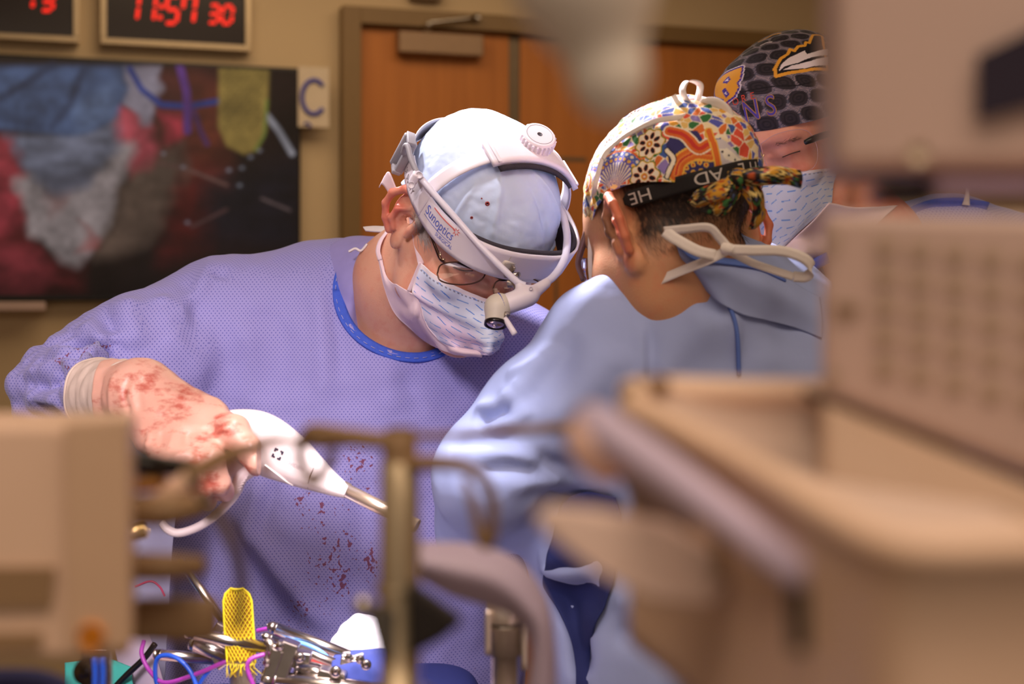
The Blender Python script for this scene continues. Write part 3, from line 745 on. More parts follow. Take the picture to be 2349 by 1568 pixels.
class Cap:
    """Cloth cap: a shell around centre c with radius rad(dir), from a rim to the crown, in head axes."""
    def __init__(s, pose, c, rad, rim, nu=300, nv=120, focus=None, top=np.pi / 2):
        s.pose, s.c, s.rad = pose, np.asarray(c, float), rad
        u = np.linspace(0, 2 * np.pi, nu, endpoint=False)
        if focus is not None: u = u - focus[1] * np.sin(u - focus[0])
        e0 = rim(u); t = np.linspace(0, 1, nv)
        E = e0[:, None] + (top - e0[:, None]) * t[None]
        U = np.repeat(u[:, None], nv, 1)
        D = np.stack([np.sin(U) * np.cos(E), np.cos(U) * np.cos(E), np.sin(E)], -1)
        s.D = D.reshape(-1, 3); s.nu, s.nv = nu, nv; s.E = E; s.U = U
        s.vl = s.c + s.D * rad(s.D)[:, None]
        s.f = grid_faces(nu, nv, wrap=True)[:, ::-1]
    def world(s): return s.pose.w(s.vl)
    def finish(s, th=0.0012):
        """Outer shell plus inner shell and hem."""
        v = s.pose.w(s.vl); vi = s.pose.w(s.vl - s.D * th); n = len(v)
        h = np.arange(s.nu) * s.nv; h2 = np.roll(h, -1)
        hem = np.stack([h, h2, h2 + n, h + n], -1)
        return np.vstack([v, vi]), np.vstack([s.f, s.f[:, ::-1] + n, hem])
    def chart_setup(s, d0, up):
        s.d0 = unit(d0); up = np.asarray(up, float); s.e2 = unit(up - s.d0 * (up @ s.d0)); s.e1 = np.cross(s.e2, s.d0)
    def chart(s, D):
        """Direction -> flat coordinates (metres along the cloth) around d0."""
        D = D / np.linalg.norm(D, axis=-1)[..., None]
        ang = np.arccos(np.clip(D @ s.d0, -1, 1)); a, b = D @ s.e1, D @ s.e2; q = np.hypot(a, b) + 1e-9
        return np.stack([a / q, b / q], -1) * (ang * 0.095)[..., None]
    def unchart(s, X, lift=0.0008):
        X = np.asarray(X, float); q = np.linalg.norm(X, axis=-1); ang = q / 0.095
        dr = (X[..., :1] * s.e1 + X[..., 1:2] * s.e2) / (q[..., None] + 1e-9)
        D = np.cos(ang)[..., None] * s.d0 + np.sin(ang)[..., None] * dr
        return s.pose.w(s.c + D * (s.rad(D) + lift)[..., None])
    def at(s, tree, px, py):
        p, n = cast(tree, px, py, 0, 9.0)
        if p[1] > s.pose.O[1] + .03: p = np.array(tree.find_nearest(Vector(P(px, py, s.pose.O[1] - .04)))[0])
        return s.chart((s.pose.l(p) - s.c)[None])[0]
def ell_rad(a, b, c, k=1.0):
    def f(D): return k / np.sqrt((D[..., 0] / a) ** 2 + (D[..., 1] / b) ** 2 + (D[..., 2] / c) ** 2)
    return f

# ================================================================== surgeon facing the camera
YAW_A, PIT_A, ROL_A = 36.0, 44.0, 3.0
PA = Pose((-0.0490, 1.640, 1.5300), head_axes(YAW_A, PIT_A, ROL_A))
surgeon = thing('person', 'surgeon in a dotted blue gown with a white head lamp, bending over the operation', 'person', (-0.16, 1.80, 0.0))
M_skinA = attr_mat('skin_surgeon', rough=0.5, spec=0.4, bump=0.12, bscale=500, sss=0.08)
nbA = P(845, 770, 1.80); ncA = P(905, 790, 1.745)
vh, fh = head(PA, [(P(925, 640, 1.725), .054), (P(915, 770, 1.775), .060)])
vhw = PA.w(vh)
mobj('body', (vhw, fh), M_skinA, surgeon, col=skin_cols(vh, (224, 168, 140), (214, 116, 96)))
headA = bvh(vhw, fh)

# gown
M_gownA = gown_mat('dotted_gown', (158, 155, 216), (74, 80, 172), 0.0047, 0.15, attr='stain')
F = Field((-.78, 1.30, .80), (.25, 2.06, 1.58), .0042)
kb = .06
shR, shL = P(505, 752, 1.79), P(1185, 850, 1.83)
F.cone(shR, P(840, 722, 1.80), .066, .060, kb)
F.cone(P(840, 740, 1.80), shL, .06, .078, kb)
F.ell(P(790, 940, 1.84), (.235, .135, .22), kb)
F.ell(P(800, 1150, 1.83), (.225, .15, .26), kb)
F.ell(P(790, 1500, 1.84), (.235, .16, .32), kb)
elb = P(148, 902, 1.66)
F.cone(shR, P(325, 825, 1.72), .082, .074, .05)
F.cone(P(325, 825, 1.72), elb, .074, .058, .04)
F.cone(P(380, 850, 1.74), P(450, 1050, 1.79), .05, .07, .07)
F.cone(elb, P(225, 906, 1.515), .046, .028, .015)
F.cone(shL, P(1300, 1150, 1.70), .078, .07, .04)           # left arm, behind the assistant
# neck opening
hc, hx = P(930, 672, 1.74), unit((0.10, -0.80, 0.55))
F.cone(hc - hx * .055, hc + hx * .2, .075, .083, .006, sub=True)
vg, fg = F.mesh(); vg = relax(vg, fg, 2, .5); ng = vert_normals(vg, fg)
gtree0 = bvh(vg, fg)
def gl(*pts): return np.array([cast(gtree0, a, b)[0] for a, b in pts])
for pts, w, amp in [
    (((495, 590), (470, 640), (430, 700), (400, 740)), .012, .006), (((520, 580), (505, 630), (470, 690)), .010, -.005),
    (((345, 640), (375, 690), (390, 760)), .010, .005), (((270, 680), (300, 740), (330, 800)), .014, .007), (((240, 700), (255, 760), (280, 800)), .010, -.006),
    (((190, 740), (230, 790), (290, 810)), .012, .008), (((150, 770), (200, 800), (260, 830)), .009, -.007), (((110, 800), (170, 830), (240, 845)), .010, .007),
    (((110, 850), (180, 860), (230, 860)), .008, -.006), (((90, 880), (150, 890), (210, 890)), .008, .006), (((230, 800), (215, 850), (195, 905)), .007, .006), (((250, 810), (240, 850), (215, 900)), .005, -.006),
    (((270, 805), (262, 830), (240, 880)), .006, .006),
    (((720, 600), (735, 720), (740, 850), (735, 960)), .014, .006), (((755, 640), (775, 760), (790, 880)), .012, -.005), (((560, 720), (565, 850), (550, 960)), .020, .008),
    (((850, 760), (880, 860), (900, 960)), .016, .006), (((620, 680), (640, 800), (640, 930)), .022, -.005), (((890, 800), (940, 880), (970, 960)), .014, -.005),
    (((540, 1160), (600, 1250), (690, 1370), (760, 1450)), .014, .012), (((500, 1180), (560, 1290), (640, 1400), (700, 1480)), .016, -.012),
    (((600, 1070), (575, 1200), (570, 1260)), .010, .006), (((640, 1080), (605, 1190), (600, 1240)), .008, -.005), (((800, 1050), (780, 1200), (770, 1400)), .02, .006), (((840, 1050), (825, 1200), (815, 1400)), .016, -.005),
    (((1170, 720), (1150, 800), (1120, 900)), .016, .006), (((1220, 760), (1190, 830), (1150, 900)), .012, -.005), (((1060, 830), (1080, 900), (1070, 960)), .014, .005),
    (((400, 700), (470, 720), (520, 800), (540, 900)), .018, -.006), (((380, 760), (420, 800), (480, 900)), .014, .005), (((360, 860), (430, 930), (500, 980)), .016, .006)]:
    vg = fold(vg, ng, gl(*pts), w, amp)
for pts, w, amp in [(((130, 796), (200, 808), (300, 800)), .009, -.022), (((110, 822), (190, 832), (280, 818)), .008, .016), (((60, 866), (130, 852), (200, 850)), .008, .016), (((90, 888), (150, 882), (205, 872)), .007, -.018), (((60, 900), (110, 908), (160, 920)), .008, .012),
    (((225, 800), (190, 850), (150, 930)), .0055, .014), (((238, 805), (205, 860), (168, 935)), .0050, -.014), (((250, 812), (222, 860), (188, 930)), .0050, .013), (((170, 800), (150, 850), (110, 900)), .006, -.012), (((215, 740), (240, 780), (300, 780)), .010, .006), (((330, 650), (300, 700), (290, 760)), .012, .006), (((420, 640), (450, 700), (455, 780)), .012, -.005)]:
    vg = fold(vg, ng, gl(*pts), w, amp)
vg = vg + ng * (.0030 * vnoise(vg * 15, 3) + .0014 * vnoise(vg * 45, 4))[:, None]
sleeve = np.clip((P(320, 0, 1.62)[0] - vg[:, 0]) / .05, 0, 1) * np.clip((1.46 - vg[:, 2]) / .05, 0, 1)
vg = vg + ng * (sleeve * (.010 * np.abs(vnoise(vg * np.array([30, 30, 42]), 8)) + .002 * vnoise(vg * 90, 9)))[:, None]
st = np.zeros((len(vg), 3))
def stain(px, py, rx, ry, amt):
    d = P(px, py, 1.68); k = amt * np.exp(-(((vg[:, 0] - d[0]) / px2m(rx, 1.68)) ** 2 + ((vg[:, 2] - d[2]) / px2m(ry, 1.68)) ** 2)); st[:, 0] = np.maximum(st[:, 0], k)
for q in [(820, 1060, 34, 50, .52), (845, 1120, 20, 30, .5), (790, 1330, 22, 50, .60), (800, 1230, 30, 70, .46), (690, 1150, 24, 40, .55), (850, 1290, 22, 40, .7), (760, 1290, 60, 140, .42), (690, 1390, 40, 50, .5), (640, 1470, 60, 60, .4), (740, 1180, 60, 100, .36)]: stain(*q)
for px, py, r, a in [(215, 815, 30, .62), (262, 798, 26, .66), (245, 830, 25, .5)]: stain(px, py, r, 16, a)
gown = mobj('gown', (vg, fg), M_gownA, surgeon, col=st, attr='stain')
gownA = bvh(vg, fg)
# collar binding around the opening, scrub shirt inside
M_collar = mat('collar_binding', (62, 96, 210), 0.8, var=0.08, scale=200, bump=0.3, bscale=600)
M_scrub = mat('scrub_cotton', (158, 152, 214), 0.85, var=0.04, scale=60, bump=0.2)
e1 = unit(np.cross(hx, [0, 0, 1.0])); e2 = np.cross(e1, hx)
ring = []
for t in np.linspace(0, 2 * np.pi, 56, endpoint=False):
    o_ = hc + hx * .25 + (e1 * math.cos(t) + e2 * math.sin(t)) * .0875
    hit = gownA.ray_cast(Vector(o_), Vector(-hx))
    ring.append(np.array(hit[0]) if hit[0] is not None else None)
good = [i for i in range(56) if ring[i] is not None]
dep = np.interp(np.arange(56), good, [(ring[i] - hc) @ hx for i in good], period=56)
dep = np.convolve(np.r_[dep[-4:], dep, dep[:4]], np.ones(7) / 7, 'same')[4:-4]
ring = [hc + hx * (dep[i] + .001) + (e1 * math.cos(2 * np.pi * i / 56) + e2 * math.sin(2 * np.pi * i / 56)) * .0818 for i in range(56)]
ring.append(ring[0])
cv = np.array(ring); cr = cv - hc; cr = cr - np.outer(cr @ hx, hx)
collar = mobj('collar', ribbon(cv, unit(hx) * .1 + cr / np.linalg.norm(cr, axis=1)[:, None], .0135, .003, n=150, m=5), M_collar, gown)
stt = catmull(cv + cr / np.linalg.norm(cr, axis=1)[:, None] * .003 + hx * .0035, 200)
stv = [tube(stt[i:i + 3], .00035, n=3, seg=4) for i in range(0, 196, 4)]
mobj('stitching', join(*stv), mat('thread', (190, 190, 230), 0.8, var=0), gown)
F = Field(hc - .16, hc + .14, .003)
F.cone(P(880, 660, 1.765), P(860, 790, 1.80), .064, .088, .01)
F.cone(P(820, 640, 1.80), P(830, 780, 1.82), .055, .085, .02)
F.cone(P(960, 640, 1.65), P(935, 740, 1.69), .075, .075, .01, sub=True)
vs, fs = F.mesh(); vs = relax(vs, fs, 2)
mobj('scrub_shirt', (vs, fs), M_scrub, surgeon)
mobj('shirt_tie', tube([P(800, 577, 1.70), P(815, 570, 1.70), P(828, 575, 1.70), P(842, 560, 1.70)], .0016, n=16, seg=6), M_white_pl, surgeon)
o = mobj('gown_tie', sheet(patch_grid([[P(833, 521, 1.77), P(860, 519, 1.77), P(888, 520, 1.76)], [P(838, 529, 1.765), P(862, 531, 1.76), P(888, 532, 1.755)]], 8, 20), .002), mat('tie_tape', (236, 230, 228), .8, var=.03), gown)

# cap
M_capA = mat('cap_tissue', (186, 200, 226), 0.8, var=0.03, scale=20, bump=0.25, bscale=90)
rbase = ell_rad(.0845, .1065, .090)
def radA(D):
    r = rbase(D); q = D * 0.1
    r = r + .0016 * vnoise(q.reshape(-1, 3) * 34, 2).reshape(r.shape) + .0007 * vnoise(q.reshape(-1, 3) * 150, 4).reshape(r.shape)
    # peaked folds towards the tied back of the crown
    b = unit(np.array([.25, -.62, .75])); r = r + .008 * np.exp(-((1 - D @ b) / .10))
    b2 = unit(np.array([-.15, -.15, 1.0])); r = r + .006 * np.exp(-((1 - D @ b2) / .05))
    for (a_, e_, w_, h_) in [(.5, .55, .05, .004), (-.2, .5, .04, -.004), (.9, .3, .04, .0035), (-.45, .75, .035, .005)]:
        dd = unit(np.array([math.sin(a_) * math.cos(e_), math.cos(a_) * math.cos(e_), math.sin(e_)])); tt = unit(np.cross(dd, [.3, .2, 1.0]))
        q1 = D @ tt; r = r + h_ * np.exp(-(q1 / w_) ** 2) * np.exp(-((1 - D @ dd) / .08))
    return r
capA = Cap(PA, (0, -.010, .041), radA, lambda u: np.radians(np.interp(np.abs(((u + np.pi) % (2 * np.pi)) - np.pi), [0, .6, 1.57, 2.4, np.pi], [3, 2, -6, -26, -32])), 340, 150)
cA = mobj('surgical_cap', capA.finish(), M_capA, surgeon)
capAtree = bvh(capA.world(), capA.f)
for px, py, r in [(1118, 467, 5.5), (1082, 499, 3.5), (1105, 455, 2.0)]:
    p, n = cast(capAtree, px, py, .0004)
    mobj('blood_spot', lathe([(0, px2m(r, 1.55)), (.0006, px2m(r * .6, 1.55))], p, n, 10), mat('blood', (150, 50, 48), .4, var=.1), cA)
# hem of the cap
hem = capA.pose.w(capA.vl.reshape(capA.nu, capA.nv, 3)[:, 3] + 0.0012 * capA.D.reshape(capA.nu, capA.nv, 3)[:, 3])
mobj('hem', tube(np.vstack([hem[::4], hem[:1]]), .0022, n=180, seg=6, caps=False), M_capA, cA)

# grey hair at the temple and nape
def strands(tree, regions, num, length, rad, m, par, name='hair', jit=8, dirpx=(6, 20), seed=3):
    rg = np.random.default_rng(seed); out = []
    for _ in range(num):
        (ax, ay), (bx, by), w = regions[rg.integers(len(regions))]
        t = rg.random(); px = ax + (bx - ax) * t + rg.normal(0, w); py = ay + (by - ay) * t + rg.normal(0, w)
        l = length * (.6 + .8 * rg.random()); ang = math.atan2(dirpx[1], dirpx[0]) + rg.normal(0, .25)
        c = []
        for k in range(4):
            p, n = cast(tree, px + math.cos(ang) * l * k / 3, py + math.sin(ang) * l * k / 3, .0006 + .0012 * k / 3 * rg.random())
            c.append(p)
        c = np.array(c)
        if np.linalg.norm(c[0] - c[-1]) > .05: continue
        out.append(tube(c, [rad, rad, rad * .7, rad * .3], n=4, seg=3, smooth=False, caps=False))
    if out: return mobj(name, join(*out), m, par)
M_grey = mat('grey_hair', (190, 176, 168), .6, var=.1, scale=200)
strands(headA, [((962, 490), (975, 548), 7), ((958, 480), (966, 515), 5)], 420, 22, .00028, M_grey, surgeon, dirpx=(7, 20))

# mask
M_maskw = mat('mask_white', (236, 214, 222), 0.85, var=0.02, scale=40, bump=0.15, bscale=150)
def hp(px, py, off, fb=1.60):
    p, n = cast(headA, px, py, 0, fb); d = unit(p - np.array(CAMP)); return p - d * off
def mask_net(rows, nu, nv, fb=1.60):
    return patch_grid([[hp(a, b, o, fb) for a, b, o in r] for r in rows], nu, nv)
mk = mask_net([
    [(963, 601, .003), (1010, 637, .004), (1065, 664, .005), (1118, 686, .006), (1146, 676, .006), (1170, 668, .004)],
    [(946, 655, .005), (1000, 690, .014), (1060, 715, .020), (1113, 733, .024), (1139, 726, .016), (1158, 715, .004)],
    [(958, 692, .006), (1010, 728, .018), (1065, 757, .028), (1116, 772, .034), (1141, 766, .022), (1156, 756, .004)],
    [(985, 757, .008), (1025, 778, .020), (1075, 792, .030), (1116, 798, .036), (1137, 796, .026), (1150, 790, .006)],
    [(1030, 797, .010), (1055, 804, .020), (1085, 809, .028), (1112, 814, .030), (1129, 812, .022), (1140, 805, .006)]], 150, 190, 1.585)
def smooth_depth(G, it=30):
    """Even out the distance of a patch so it spans the hollows of the face."""
    y = G[..., 1].copy()
    for _ in range(it):
        z = y.copy(); z[1:-1, 1:-1] = (y[:-2, 1:-1] + y[2:, 1:-1] + y[1:-1, :-2] + y[1:-1, 2:] + 4 * y[1:-1, 1:-1]) / 8
        z[-1, 1:-1] = (y[-1, :-2] + y[-1, 2:] + y[-2, 1:-1] * 2) / 4; y = z
    G2 = G.copy(); k = y / G[..., 1]; o0 = np.array(CAMP)
    return o0 + (G - o0) * k[..., None]
mk = smooth_depth(mk, 120)
def clear_of(G, tree, gap):
    o0 = np.array(CAMP); out = G.reshape(-1, 3).copy()
    for i, p in enumerate(out):
        d = unit(p - o0); h = tree.ray_cast(CAMP, Vector(d))
        if h[0] is not None:
            L_ = np.linalg.norm(p - o0); m_ = h[3] - gap
            if m_ < L_: out[i] = o0 + d * m_
    return out.reshape(G.shape)
mk = smooth_depth(clear_of(mk, headA, .006), 25); mk = clear_of(mk, headA, .003)
n_ = gnormals(mk)
pl = (np.linspace(0, 1, 150)[:, None] + .06 * np.sin(np.linspace(0, 3, 190))[None]) * 1
mk = mk + n_ * (.0016 * np.sin(pl * 22) * np.clip(np.sin(np.pi * np.linspace(0, 1, 150)), 0, 1)[:, None])[..., None] + n_ * (.0016 * vnoise(mk.reshape(-1, 3) * 40, 6).reshape(150, 190))[..., None]
def dashes(U, V, nx, ny):
    """Printed dashes: rows of short slanted and level strokes."""
    a = V * ny; row = np.floor(a); b = U * nx + .5 * (row % 2); cell = np.floor(b); fx = b - cell - .5; fy = a - row - .5
    lev = ((cell + row) % 2) < .5
    s = np.where(lev, 0.06, 0.75); x2 = fx * np.cos(s) + fy * np.sin(s); y2 = -fx * np.sin(s) + fy * np.cos(s)
    return ((np.abs(x2) < .36) & (np.abs(y2) < np.where(lev, .075, .06))), lev
V_, U_ = np.meshgrid(np.linspace(0, 1, 150), np.linspace(0, 1, 190), indexing='ij')
d_, lev = dashes(U_, V_, 7.5, 12)
cm = np.zeros((150, 190, 3)) + lin((240, 222, 244)); sk = vnoise(np.stack([U_ * 3, V_ * 3, 0 * U_], -1).reshape(-1, 3), 4).reshape(150, 190)[..., None]
cm = cm + (lin((216, 226, 246)) - cm) * np.clip(.5 + sk, 0, 1)
cm = np.where(d_[..., None], np.where(lev[..., None], lin((134, 170, 226)), lin((100, 148, 226))), cm)
cm[:7] = lin((236, 226, 230)); stp = (np.arange(190) // 3) % 2 == 0; cm[8:10][:, stp] = lin((140, 140, 160)); cm[:, :4] = lin((236, 224, 230))
mv, mf = sheet(mk, .0012)
mask = mobj('face_mask', (mv, mf), attr_mat('mask_print', rough=.85, bump=.1, bscale=300), surgeon, col=np.vstack([cm.reshape(-1, 3)] * 2))
wp = mask_net([
    [(870, 570, .006), (890, 638, .006), (936, 667, .004), (961, 690, .007), (987, 755, .010), (1032, 793, .012), (1110, 808, .020)],
    [(868, 585, .007), (886, 650, .009), (920, 700, .012), (955, 730, .014), (985, 775, .014), (1036, 803, .016), (1108, 812, .022)],
    [(868, 598, .004), (880, 655, .004), (903, 715, .004), (945, 758, .004), (985, 789, .006), (1040, 811, .008), (1106, 817, .014)]], 40, 120, 1.60)
wp = clear_of(smooth_depth(wp, 20), headA, .004); wp = clear_of(smooth_depth(wp, 8), headA, .003)
wp = wp + gnormals(wp) * (.0014 * vnoise(wp.reshape(-1, 3) * 60, 7).reshape(40, 120))[..., None]
mobj('mask_flap', sheet(wp, .001), M_maskw, mask)
s0_ = hp(966, 606, .003); yd_ = s0_[1]
mobj('ear_loop', ribbon([s0_, P(954, 550, yd_ + .003), P(944, 495, yd_ + .006), P(937, 440, yd_ + .004)], (1, 0, 0), .0068, .0008, n=30), M_maskw, mask)
t0_ = hp(872, 592, .005)[1]
mobj('tie', ribbon(PP([(872, 596, t0_ - .001), (867, 574, t0_ + .002), (873, 552, t0_ + .008), (884, 536, t0_ + .016), (893, 524, t0_ + .03)]), (1, -.3, .3), .0058, .0008, n=24), M_maskw, mask)
mobj('mask_edge', ribbon([hp(938, 668, .006), hp(950, 640, .006), hp(966, 602, .006)], (1, 0, .4), .0052, .001, n=16), M_maskw, mask)
mobj('tie_end', sheet(patch_grid([[PA.w((.092, -.040, .020)), PA.w((.100, -.055, .030)), PA.w((.098, -.062, .018))], [PA.w((.092, -.040, .006)), PA.w((.101, -.054, .012)), PA.w((.099, -.06, .002))]], 8, 20), .001), M_maskw, mask)

# ------------------------------------------------------------------ head lamp worn by the surgeon
M_hl = mat('headlamp_plastic', (226, 218, 226), 0.42, var=0.01)
M_foam = mat('dark_foam', (52, 46, 54), 0.95, var=0.1, scale=150, bump=0.6, bscale=900)
M_greypl = mat('grey_plastic', (150, 146, 152), 0.5, var=0.03)
M_beigebl = mat('pivot_beige', (206, 198, 184), 0.5, var=0.02)
lamp = thing('head_lamp', 'white surgical head lamp with cables and crown knob worn by the surgeon', 'head lamp', PA.w((0, 0, .05)))
BR = (.0935, .113, .110)       # band radii: sides, front, back
def bandp(phi, h, off=0.0):
    """Point on the head band: phi from the front towards his right, h across the band."""
    phi = np.asarray(phi, float); h = np.asarray(h, float); c, s = np.cos(phi), np.sin(phi)
    b = np.where(c > 0, BR[1], BR[2]); e = 0.80
    x = BR[0] * np.sign(s) * np.abs(s) ** e; y = b * np.sign(c) * np.abs(c) ** e
    n = np.stack([s / BR[0], c / b, 0 * s], -1); n = n / np.linalg.norm(n, axis=-1)[..., None]
    z = .052 + .010 * np.clip(-c, 0, 1) + h + .004 * np.cos(2 * phi)
    return np.stack([x, y + .004, z], -1) + n * np.asarray(off)[..., None] - np.stack([0 * s, 0 * s, 0 * s], -1)
def band_sheet(p0, p1, hw, off, th, nu=120, nv=8, wave=0.0):
    ph = np.linspace(p0, p1, nu); w = np.interp(ph, np.linspace(p0, p1, len(hw)), hw) if not np.isscalar(hw) else np.full(nu, hw)
    t = np.linspace(-1, 1, nv); PH = np.repeat(ph[:, None], nv, 1); H = w[:, None] * t[None]
    return sheet(PA.w(bandp(PH, H, off + 0 * PH)), th)
mobj('band', band_sheet(-1.95, 1.95, [.010, .016, .017, .0175, .0185, .019, .0185, .0175, .017, .015, .012], 0.0, .0028), M_hl, lamp)
mobj('foam_padding', band_sheet(-1.75, 1.62, [.008, .015, .018, .0195, .0195, .018, .015, .008], -.0055, .0055), M_foam, lamp)
# rear piece and cable bracket
mobj('rear_band', band_sheet(1.95, 2 * np.pi - 1.95, [.011, .013, .013, .011], .001, .0025), M_greypl, lamp)
bk = np.array([bandp(1.98, .003, .006)])[0]
nb = unit(PA.d([1, -.35, 0]))
Rb = np.stack([PA.d(unit([.35, 1, 0])), nb, PA.d([0, 0, 1])], 1)
br = join(box(PA.w(bk), (.008, .010, .044), Rb, .002), box(PA.w(bk + np.array([.0, -.014, .0])), (.006, .010, .044), Rb, .002), box(PA.w(bk + np.array([0, -.007, .021])), (.022, .010, .005), Rb, .001), box(PA.w(bk + np.array([0, -.007, -.021])), (.022, .010, .005), Rb, .001))
mobj('cable_bracket', br, M_greypl, lamp)
# coronal strap over the crown
def crown(t, y=.012, off=0.0):
    """Arc over the crown from his right (t=0) to his left (t=pi)."""
    t = np.asarray(t, float)
    return np.stack([(.0955 + off) * np.cos(t), y + .004 * np.sin(t) + 0 * t, .045 + (.0885 + off) * np.sin(t)], -1)
tt = np.linspace(-.12, np.pi + .12, 60)
G = np.stack([PA.w(crown(tt, .012 + s)) for s in np.linspace(-.010, .010, 5)], 1)
mobj('crown_strap', sheet(G, .0018), M_hl, lamp)
t2 = np.linspace(1.05, 2.45, 50)
G = np.stack([PA.w(crown(t2, .012 + s, .004)) for s in np.linspace(-.0185, .0185, 7)], 1)
mobj('strap_cover', sheet(G, .0065), M_hl, lamp)
t3 = np.linspace(1.12, 2.30, 40)
G = np.stack([PA.w(crown(t3, .012 + s, -.0015)) for s in np.linspace(-.012, .0235, 6)], 1)
mobj('crown_padding', sheet(G, .004), M_foam, lamp)
for tv_ in (1.13, 2.36):
    c0 = PA.w(crown(tv_, .012, .0078)); n0 = unit(PA.d([math.cos(tv_), 0, math.sin(tv_)])); a0 = unit(PA.d([-math.sin(tv_), 0, math.cos(tv_)]))
    mobj('strap_slider', box(c0, (.004, .040, .003), np.stack([a0, PA.d([0, 1, 0]), n0], 1), .001), M_hl, lamp)
# knob: ridged wheel
tk = 1.70; ck = PA.w(crown(tk, .002, .006)); nk = unit((.30, -.70, .64))
a1 = unit(np.cross(nk, [0, 1.0, .3])); a2 = np.cross(nk, a1)
pr = []; ng_ = 96
prof = [(0, .0165), (.0012, .0195), (.002, 1), (.0125, 1), (.0135, .0192), (.0155, .0180), (.0160, .0168)]
V_k = []
for z_, r_ in prof:
    th = np.linspace(0, 2 * np.pi, ng_, endpoint=False)
    rr = (.0196 + .0011 * np.sign(np.sin(th * 24))) if r_ == 1 else np.full(ng_, r_)
    V_k.append(ck + nk * z_ + rr[:, None] * (np.cos(th)[:, None] * a1 + np.sin(th)[:, None] * a2))
V_k = np.vstack(V_k); F_k = []
for i in range(len(prof) - 1):
    for j in range(ng_): j2 = (j + 1) % ng_; F_k.append((i * ng_ + j, i * ng_ + j2, (i + 1) * ng_ + j2, (i + 1) * ng_ + j))
F_k.append(tuple((len(prof) - 1) * ng_ + j for j in range(ng_))); F_k.append(tuple(range(ng_))[::-1])
kn = mobj('adjusting_knob', (V_k, F_k), M_hl, lamp, smooth=False)
mobj('knob_socket', lathe([(.0150, .0030), (.01625, .0030)], ck, nk, 16), mat('socket_dark', (70, 66, 74), .6), kn)
mobj('knob_rim', tube([ck + nk * .0160 + .0150 * (math.cos(t) * a1 + math.sin(t) * a2) for t in np.linspace(0, 2 * np.pi, 40)], .0004, n=60, seg=5, caps=False), M_greypl, kn)

# cables along both sides to the light at the brow
M_cable = mat('cable_white', (222, 218, 232), 0.35, var=0.01)
jn = P(1203, 655, 1.500)
c1 = [P(925, 352, 1.575), P(930, 335, 1.565), P(936, 338, 1.56), P(943, 365, 1.553), P(957, 397, 1.545), P(985, 432, 1.53), P(1040, 494, 1.512), P(1090, 551, 1.503), P(1140, 603, 1.499), P(1185, 645, 1.499), jn]
mobj('cable', tube(c1[:5], .0031, n=40, seg=12), M_greypl, lamp)
mobj('cable', tube(c1[4:], [.0036, .0034, .0034, .0036, .004], n=60, seg=14), M_cable, lamp)
c2 = [P(1270, 470, 1.64), P(1283, 478, 1.63), P(1293, 500, 1.61), P(1301, 545, 1.58), P(1294, 595, 1.55), P(1270, 634, 1.525), P(1238, 655, 1.508), P(1212, 668, 1.500)]
mobj('cable', tube(c2, .0043, n=70, seg=14), M_cable, lamp)
cp = join(box(P(950, 410, 1.538), (.010, .008, .016), Rb, .002), lathe([(0, .004), (.004, .0035)], P(962, 402, 1.535), (0, -1, 0)), lathe([(0, .004), (.004, .0035)], P(944, 425, 1.535), (0, -1, 0)))
mobj('cable_clip', cp, M_hl, lamp)
# pivot block on the brow, hinge and light head
pb = np.array(bandp(-.02, .0, .004)); pbw = P(1187, 590, 1.528)
Rp = np.stack([PA.d([-1, 0, 0]), PA.d([0, 1, 0]), PA.d([0, 0, 1])], 1)
pv = mobj('pivot_block', join(box(pbw, (.030, .010, .013), Rp, .002), box(P(1180, 606, 1.53), (.034, .008, .012), Rp, .002)), M_beigebl, lamp, smooth=False)
hg_ = join(box(P(1172, 622, 1.520), (.0035, .006, .016), Rp, .0008), lathe([(-.005, .0035), (.005, .0035)], P(1168, 630, 1.518), (1, -.4, 0), 16), lathe([(-.006, .0042), (.006, .0042)], P(1178, 650, 1.512), (1, -.4, 0), 16), tube(PP([(1168, 630, 1.516), (1175, 642, 1.512), (1185, 662, 1.508)]), .0026, n=8), lathe([(-.003, .003), (.003, .003)], P(1186, 630, 1.516), (1, -.4, 0), 12))
mobj('hinge', hg_, M_steel, lamp)
F = Field(P(1100, 770, 1.46) - .02, P(1290, 620, 1.55) + .02, .0011)
F.cone(P(1190, 650, 1.500), P(1205, 680, 1.498), .0045, .0085, .006)
F.cone(P(1252, 650, 1.512), P(1208, 682, 1.499), .0055, .0085, .006)
F.cone(P(1215, 677, 1.498), P(1178, 692, 1.495), .0100, .0095, .005)
F.cone(P(1192, 686, 1.496), P(1160, 698, 1.493), .0108, .0108, .003)
vj, fj = F.mesh(); vj = relax(vj, fj, 1); mobj('cable_joint', (vj, fj), M_hl, lamp)
mobj('joint_button', lathe([(0, .0022), (.0012, .0018)], P(1218, 662, 1.488), (0, -1, .2), 12), M_hl, lamp)
ax_b = unit(P(1130, 707, 1.490) - P(1172, 694, 1.494))
mobj('blue_ring', lathe([(0, .0128), (.0005, .0136), (.0058, .0136), (.0063, .0128)], P(1153, 699, 1.4925), ax_b, 32), mat('ring_blue', (40, 66, 180), .35, var=.02), lamp)
F = Field(P(1085, 790, 1.46) - .02, P(1190, 660, 1.53) + .02, .0011)
F.cone(P(1147, 701, 1.492), P(1140, 704, 1.491), .0127, .0125, .002)
F.cone(P(1142, 703, 1.491), P(1137, 735, 1.487), .0122, .0112, .006)
axd = unit(P(1136, 752, 1.481) - P(1140, 706, 1.491))
F.half(P(1136.5, 741, 1.485), axd, .001)
vj, fj = F.mesh(); vj = relax(vj, fj, 1)
hs = mobj('lamp_housing', (vj, fj), M_beigebl, lamp)
